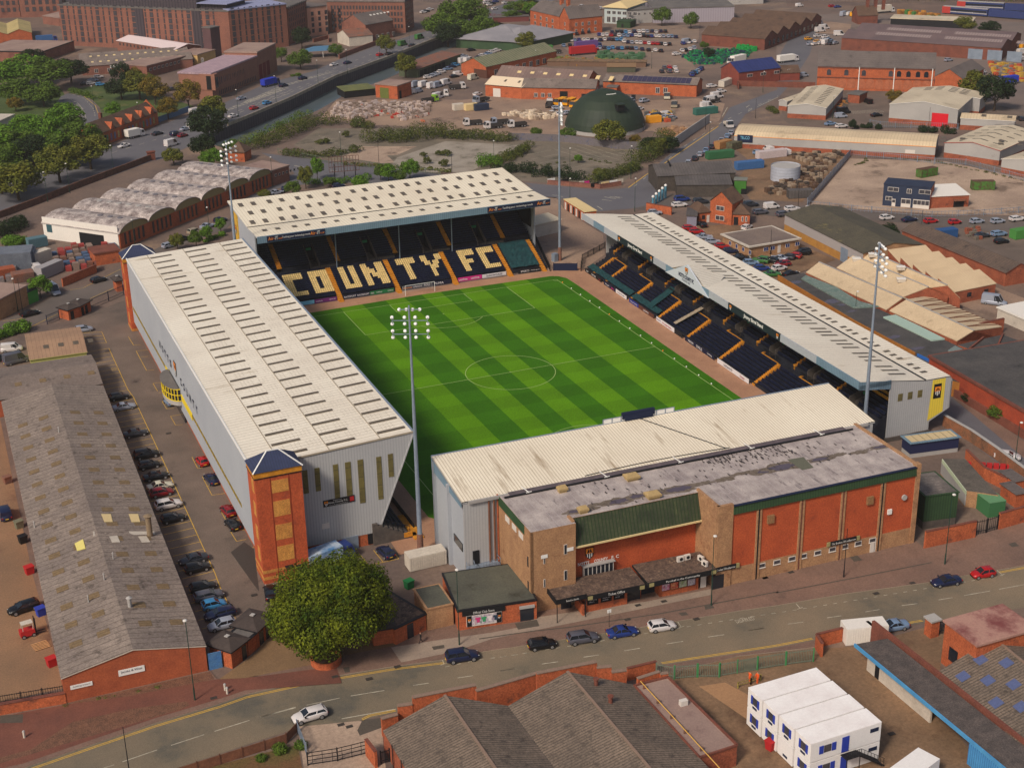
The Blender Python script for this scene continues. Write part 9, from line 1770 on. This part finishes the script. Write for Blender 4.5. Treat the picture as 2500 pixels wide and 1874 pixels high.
trees('from the left in the right half of the photo','trees in the right half',ex('a3',[(910,1030,6.5,9.5,'o'),(590,980,3.5,4.5,'g'),(345,1020,2.4,4,'g'),(1215,1070,3.5,5,'d'),(1300,1080,4,5,'o'),(1370,1070,4,5,'d'),(1105,1080,2.4,3.5,'a'),(670,1210,1.6,3,'b'),(830,1320,2.4,3,'o')])+ex('a4',[(1215,705,4,4.5,'a'),(1840,690,7,11,'o'),(1990,760,8,12,'d'),(1760,180,6,7,'o'),(1950,210,6,7,'d'),(1510,150,2.5,4,'a'),(890,960,1.6,4,'d')])+ex('b4',[(1100,475,4.5,5,'d'),(1060,460,3,4,'g'),(1380,465,3,4.5,'o')])+ex('c4',[(2020,320,2.4,3,'g'),(1790,190,1.6,2,'d')]))
trees('from the left behind the far stand','small trees behind the far stand',ex('b2',[(360,185,3,4.5,'g'),(460,130,3,6.5,'o'),(550,75,2.4,7,'b'),(645,130,2.4,3,'g'),(1040,80,2.4,5,'g'),(1100,80,3,5.5,'b'),(1185,95,2.4,4,'g'),(1265,60,3.4,7,'b'),(880,120,3,3,'b'),(140,210,2.4,2.5,'o')])+ex('b1',[(1365,450,2.3,5,'o'),(1510,430,2.3,4.5,'g'),(1590,385,2,4,'b'),(1700,320,2,4,'b')]),z=2.5)
p=G('b1',305,800,2.5); tree(p.x,p.y,3.4,5.5,LB,'round ivy-covered tree beside the green doors')
for nm,c,pts,w,h,n,m in (('scrub','a2',((20,1170),(230,1100),(420,1010),(520,960),(760,960)),5,4.5,6000,SCRUBM),('scrub','a2',((20,1130),(250,1000),(500,900)),3,3.5,2500,LG),('scrub','a2',((820,980),(960,990)),4,4,1600,SCRUBM),('scrub','a2',((940,1090),(1200,1090),(1420,1060),(1560,1060)),7,5,6500,SCRUBM),('scrub','a2',((1560,1060),(1750,1070),(2070,1090)),4.5,3.5,3600,SCRUBM),('scrub','a2',((300,1190),(560,1220),(760,1190),(860,1160)),3,2.5,2600,SCRUBM),('scrub','a2',((760,1270),(1200,1300),(1600,1330)),1.6,1.2,1600,LO),('scrub','a2',((1780,1290),(1850,1260),(1900,1300)),4,4,1500,LB),('scrub','a2',((1900,1270),(2050,1200),(2200,1170)),3,3,1800,SCRUBM),
  ('hedge','a3',((60,1310),(350,1350),(690,1400)),3.5,3.6,4500,LD),('hedge','a3',((760,1400),(1010,1350),(1110,1290)),3.5,3,3600,SCRUBM),('hedge','a3',((1130,1270),(1260,1180),(1400,1080)),6,5,5200,SCRUBM),('hedge','a3',((0,1290),(200,1200),(290,1140)),3,2.5,1800,SCRUBM),('hedge','a4',((900,985),(1120,1000)),1.8,2,1400,LD),('hedge','a4',((1400,1020),(1680,1030)),2.5,2.5,1800,LD),('hedge','b1',((-60,1210),(60,1180),(190,1130)),2.6,2.6,2600,LB),('scrub','b1',((-40,420),(60,370),(200,300)),6,4,3500,LD),('scrub','b1',((60,480),(200,450)),4,3,1800,LB),('scrub','b2',((480,150),(640,160),(960,120)),2.5,2,1800,LB),('hedge','b1',((1570,455),(1720,400)),1.2,1.2,700,LB),
  ('scrub','d2',((60,1500),(250,1470),(400,1400)),2,1.3,1500,LG),('scrub','a1',((560,710),(760,770)),3,2,1200,LG),('scrub','a2',((340,590),(450,580)),2,1.2,500,LG),('scrub','a3',((2150,850),(2212,880)),3,2,600,SCRUBM),('scrub','b4',((1180,500),(1250,570)),2,2,600,LD)): scrub(nm,PL(c,*pts),w,h,n,m,len(pts)+n,.5 if c[0]!='d' else .25)
r=random.Random(77)
for i,(c,x,y) in enumerate((('a2',580,1110),('a2',775,1060),('a2',1370,1210),('a2',1550,1205),('a2',1490,1200),('a2',1530,1285),('a2',625,1110),('a2',1400,1265))):
    p=G(c,x,y); tree(p.x,p.y,r.uniform(1.4,2.6),r.uniform(1.4,2.4),SCRUBM,'low self-seeded bush, %s from the left on the waste lot'%od(i),BUSHP[i%2],'bush','bush','bushes on the waste lot',trunk=False)
# the big tree by the road
bt=T('big_tree','huge round green tree in a brick planter beside the main road','tree',(-61.9,-84.3,0)); L_=lobes_round(5,9.7,13.4,.9,60); L_=[(a,b_,max(c_,2.2),d_*.9,e_) for a,b_,c_,d_,e_ in L_]
b=crown([(0,0,7,6.9,5.0)]+L_,66000,.38,9,None,shell=.5); b.build('crown',LBIG,bt); trunkmesh(7,.5,3.5,3).build('trunk',BARK,bt)
t=T('planter','round red brick planter at the foot of the big tree','planter',(*G('d2',622,768),0)); b=MB(); n=28
for i in range(n):
    a0,a1=2*PI*i/n,2*PI*(i+1)/n; b.mesh([(R*math.cos(a),R*math.sin(a),z) for R,a,z in ((2.1,a0,.1),(2.1,a1,.1),(2.1,a1,1),(2.1,a0,1),(1.8,a0,1),(1.8,a1,1),(1.8,a1,.6),(1.8,a0,.6))],[(0,1,2,3),(3,2,5,4),(4,5,6,7)])
b.build('planter_ring',BRICKO,t); MB().cyl((0,0,.5),(0,0,.62),1.8,1.8,20).build('soil',mat('soil',(70,50,36),grit=.2),t)
# ================================================================ SMALL THINGS
for i,(c,x,y,h) in enumerate((('d1',1505,1060,12.4),('d2',1648,635,12.2),('d3',1695,330,11.6),('c4',1600,1510,12))): p=G(c,x,y); lamp(p.x,p.y,h,'dark green street lamp with white head, %s from the left on the near pavement'%od(i))
for i,(c,x,y,h,hd) in enumerate((('c4',820,1610,8.3,False),('d1',1010,1690,8,False),('b1',140,980,8,1),('b1',175,980,8,0),('b1',1045,500,8,1),('b1',1620,400,8,1),('a1',880,1340,9,1),('a1',370,1560,9,1),('a1',540,1490,9,1),('a1',1085,1010,10,1),('a1',1840,905,10,1),('a1',730,850,9,1),('a2',235,790,10,1),('a2',560,660,10,1),('a2',785,570,10,1),('a2',1035,460,10,1),('a2',1265,380,10,1),('a2',740,1260,10,1),('a2',1030,1300,9,0),('a2',1590,1310,6,0),('a2',1915,1230,6,1),('a2',210,1440,9,1),('a3',605,1370,9,1),('a3',1075,1380,10,1),('a3',1680,1130,8,1),('a3',1650,1000,9,0),('a3',1235,530,7,1),('b3',1105,370,9.5,1),('b3',605,270,6,1),('a4',197,715,8,1),('a4',735,915,8,1),('a4',1475,985,7,0),('a4',140,915,7,0),('b4',465,395,9,0),('b4',625,220,7,0),('b4',255,700,6.5,0),('b4',1420,495,5,0),('b4',905,1215,7,1),('c4',2140,735,8,1),('a4',1795,235,8,1),('a4',395,245,7,0),('a3',340,500,6,1))):
    p=G(c,x,y); lamp(p.x,p.y,h,'%s pole, %s in the %s half, counted roughly left to right'%('lit-headed lamp' if hd else 'plain dark',od(i%22),'left' if i<22 else 'right'),DARK if i<2 or not hd else LAMPP,bool(hd),group='distant street poles')
p=G('d3',907,495); t=T('road_sign','small white square sign on a thin post beside the blue saloon','sign',(*p,.1)); MB().cyl((0,0,0),(0,0,2.6),.04,.04,6).build('post',DARK,t); MB().box(-.3,.3,-.03,.03,2.3,2.8).build('plate',SIGNW,t)
for c,x,y,lb in (('d1',190,1350,'small pale bollard on the red paving at the left'),('d1',1738,985,'pale bollard with dark band by the cobbled verge'),('d1',1755,1012,'pale bollard nearest the kerb by the blue gate')): p=G(c,x,y); t=T('bollard',lb,'bollard',(*p,.12)); MB().cyl((0,0,0),(0,0,.9),.16,.14,10).build('post',OFFW,t); MB().cyl((0,0,.9),(0,0,1.05),.2,.1,10).build('cap',UNIT,t)
for c,x,y,m,lb in (('d1',318,400,CB,'blue wheelie bin beside the black estate car'),('d1',230,80,REDS,'red bin against the left side of the long warehouse'),('d1',402,790,REDS,'red bin near the front left corner of the long warehouse'),('d4',260,1430,REDS,'red box at the foot of the white cabins'),('c1',180,1340,PLAST,'black bin beside the long warehouse'),('c1',60,880,RUST,'brown crate bin beside the long warehouse'),('c1',150,1225,mat('wire_bin',(110,110,90),grit=.2),'wire-sided bin beside the long warehouse'),('d2',1260,190,GRNS,'green bins behind the mossy turnstile block')):
    p=G(c,x,y); t=T('bin',lb,'bin',(*p,.02),.3); b=MB(); b.mesh([(-.55,-.45,0),(.55,-.45,0),(.55,.45,0),(-.55,.45,0),(-.65,-.55,1.2),(.65,-.55,1.2),(.65,.55,1.2),(-.65,.55,1.2)],[(0,1,5,4),(1,2,6,5),(2,3,7,6),(3,0,4,7)]); b.build('bin_body',m,t); MB().box(-.7,.7,-.6,.6,1.2,1.32).build('lid',m,t)
p=G('d1',225,560); t=T('forklift','red forklift truck with raised dark mast in the left yard','forklift',(*p,0),.15); MB().box(-1.2,.8,-.6,.6,.3,1.2).build('body',REDS,t); b=MB()
for x in(-.8,.6):
    for y in(-.5,.5): b.beam((x,y,1.2),(x,y,2.2),.07)
b.box(-.9,.7,-.55,.55,2.2,2.28); b.build('cab_frame',OFFW,t); b=MB(); b.beam((1.0,-.35,.1),(1.0,-.35,2.8),.12); b.beam((1.0,.35,.1),(1.0,.35,2.8),.12); b.build('mast',DARK,t); MB().box(1.1,2.4,-.4,-.25,.2,.28).box(1.1,2.4,.25,.4,.2,.28).build('forks',DARK,t)
for x in(-.8,.6):
    for s in(-1,1): wheel(x,s*.6,.3,.2).build('wheel',[TYRE,RIM],t)
p=G('d1',315,640); t=T('pallet','wooden pallet lying beside the warehouse','pallet',(*p,0),.2); b=MB()
for i in range(6): b.box(-1.1,1.1,-1+.36*i,-.82+.36*i,.12,.16)
b.build('deck_boards',mat('pale_wood',(196,150,104),grit=.1),t); MB().box(-1,-.85,-1,1,0,.12).box(-.08,.08,-1,1,0,.12).box(.85,1,-1,1,0,.12).build('bearers',WOOD,t)
p=G('d2',1352,620); person(p.x,p.y,math.radians(190),'person in dark coat walking along the pavement towards the big tree',mat('coat_black',(26,26,30),grit=0),mat('trousers_dark',(36,36,42),grit=0),.35,.13,(.2,-.15))
HV=mat('hi_vis_orange',(226,90,36),grit=0)
for c,x,y,a,lb in (('d3',1990,920,20,'left of two people in orange work clothes behind the white cabins'),('d3',2050,925,200,'right of two people in orange work clothes behind the white cabins')): p=G(c,x,y); person(p.x,p.y,math.radians(a),lb,HV,HV,.05,.01,(.3,.25))
for i,(a,e) in enumerate((((1900,965),(2000,935)),((2000,935),(2075,905)))):
    railfence('barrier','%s black and yellow site barrier beside the people in orange'%('left','right')[i],PL('d3',a,e),.9,mat('hazard_yellow',(200,180,90),(30,30,30),6,grit=0),pale=0,rails=(.5,.95),gap=3,cat='barrier')
for nm,c,pts,h,pal,n,kx in (('stacked_stone','a2',((650,900),(720,800),(1430,800),(1400,900),(1200,940),(1150,870),(880,930)),1.5,[(196,176,164),(150,130,120),(176,160,156),(130,112,100)],420,1.1),('stacked_stone','a2',((1980,890),(2212,860),'a3',(560,900),(350,930)),1.6,[(206,186,164),(226,206,180),(150,130,112)],160,1.3),('red_stacks','a2',((890,820),(1420,870),(1380,950),(1240,930),(900,890)),1.0,[(170,60,48),(190,110,80)],50,1.0),('wheelie_bins','a3',((1460,440),(1560,400),(2050,370),(1960,460),(1780,500),(1560,500)),1.2,[(24,110,74),(30,90,60),(40,60,80),(36,140,80)],420,.8),('wheelie_bins','a3',((1890,365),(2040,370),(2040,400),(1900,400)),2.2,[(30,150,70)],90,.8),('scrap_piles','a4',((400,1200),(840,1190),(700,1290),(640,1420),(520,1520),(200,1500),(560,1280)),1.6,[(92,70,56),(120,96,76),(70,60,54),(150,130,110)],360,1.3),('scrap_piles','b1',((380,540),(660,480),(880,490),(860,540),(680,640),(520,690),(480,640)),2.0,[(120,80,66),(150,60,56),(130,110,100),(70,90,120)],150,1.6),('container_row','a3',((800,430),(1180,430),(1180,470),(800,460)),2.4,[(60,100,66),(80,110,80)],26,2.4),('stored_goods','a3',((1180,870),(1420,870),(1400,945),(1210,945)),1.6,[(180,80,50),(190,150,60),(130,120,110),(90,90,90)],60,1.1),('gravel_heap','a3',((1290,1020),(1400,980),(1520,990),(1400,1070)),1.0,[(176,136,100),(150,116,90)],70,1.2),('yellow_wagons','a4',((1220,90),(1560,118),(1560,150),(1220,112)),2.2,[(190,130,50),(150,100,50),(70,120,60)],34,1.8),('stored_goods','a4',((1940,480),(2200,520),(2200,640),(1960,580)),1.8,[(150,140,140),(120,100,90),(90,80,90)],60,1.6),('stored_goods','a4',((760,820),(860,790),(850,840),(770,850)),1.4,[(180,120,60),(100,90,80)],24,1.0),('salvage','b4',((1760,500),(1860,500),(1880,600),(1760,570)),1.2,[(110,100,90),(140,80,60)],20,1.0),('salvage','a3',((460,450),(1180,500),(1160,515),(440,510)),2.2,[(150,110,60),(90,80,70),(120,130,70)],90,1.3),('stored_goods','b1',((0,640),(120,660),(120,750),(0,760)),1.6,[(120,110,110)],20,1.5)):
    P=PL(c,*pts); xs=[p.x for p in P]; ys=[p.y for p in P]; r=random.Random(n); b=MB(); k=0; seen=set()
    def inside(x,y):
        s=False
        for i in range(len(P)):
            a,e=P[i],P[i-1]
            if (a.y>y)!=(e.y>y) and x<(e.x-a.x)*(y-a.y)/(e.y-a.y)+a.x: s=not s
        return s
    for _ in range(n*6):
        if k>=n: break
        x=round(r.uniform(min(xs),max(xs))/(kx*1.15))*kx*1.15; y=round(r.uniform(min(ys),max(ys))/(kx*1.6))*kx*1.6
        if inside(x,y) and (x,y) not in seen: seen.add((x,y)); k+=1; x+=r.uniform(-.1,.1)*kx; b.box(x-kx*.45,x+kx*.45,y-kx*.5,y+kx*.5,.02,h*r.uniform(.35,1),r.randrange(len(pal)))
    tag(b.build(nm,[mat('%s_%d_%d'%(nm,n,i),c_,grit=.1) for i,c_ in enumerate(pal)]),kind='stuff')
for i,(c,x,y,a,L_,m,lb) in enumerate((('a2',1640,850,.0,4,OFFW,'small white cabin in the stone yard'),('a2',1740,850,0,5,CREAM,'cream container in the stone yard'),('a2',1815,850,0,5.5,NV,'dark blue container in the stone yard'),('a3',1785,1140,.3,6,mat('tan_container',(160,116,72),grit=.1),'tan shipping container by the scrap yard road'),('a3',1760,1220,-.1,9,mat('container_green',(50,100,64),grit=.1),'green shipping container by the scrap yard road'),('a3',1870,1150,.3,5,mat('camouflage_skip',(100,100,74),(70,60,50),1,grit=.2),'mottled green skip by the scrap yard road'),('a4',260,1215,-.03,10,mat('white_red_tank',(190,176,176),grit=.1),'long white tank with red base in the scrap yard'),('a4',90,1300,-.1,9,mat('blue_roof_hut',(60,100,150),grit=.1),'blue-roofed low hut in the scrap yard'),('a3',1110,1010,0,5,mat('blue_skip',(70,90,110),grit=.1),'small skip beside the dome'),('a3',1250,945,0,5,YG,'yellow skip right of the dome'),('a3',1650,880,0,9,mat('green_netting',(50,100,90),grit=.1),'green screened compound by the road gate'),('a3',1830,650,.6,14,OFFW,'long white cabin beside the road gate'),('b4',1600,570,-.1,6,mat('blue_tarp_skip',(40,80,130),grit=.1),'blue-covered skip in the garage yard'),('b4',2180,570,0,5,GRB,'green skip at the right edge of the garage yard'),('c2',1390,1510,.0,6,OFFW,'cream-topped white plant container below the metal stairs'),('b4',480,260,-.3,7,SG,'grey hut with pitched lid in the scrap yard'))):
    p=G(c,x,y); box_container(p.x,p.y,a,L_,2.5,2.4,m,lb)
# ---- thin haze in the air over the whole town
hm=bpy.data.materials.new('haze'); hm.use_nodes=True; hn=hm.node_tree; hn.nodes.clear(); ho=hn.nodes.new('ShaderNodeOutputMaterial'); hv=hn.nodes.new('ShaderNodeVolumePrincipled')
hv.inputs['Color'].default_value=(.95,.89,.84,1); hv.inputs['Density'].default_value=.00011; hv.inputs['Anisotropy'].default_value=.2; hn.links.new(hv.outputs[0],ho.inputs['Volume'])
b=MB(); b.box(-1900,2700,-500,3700,-6,135); b.face([(-1900,-500,-6),(-1900,3700,-6),(2700,3700,-6),(2700,-500,-6)]); tag(b.build('haze',hm),kind='stuff')
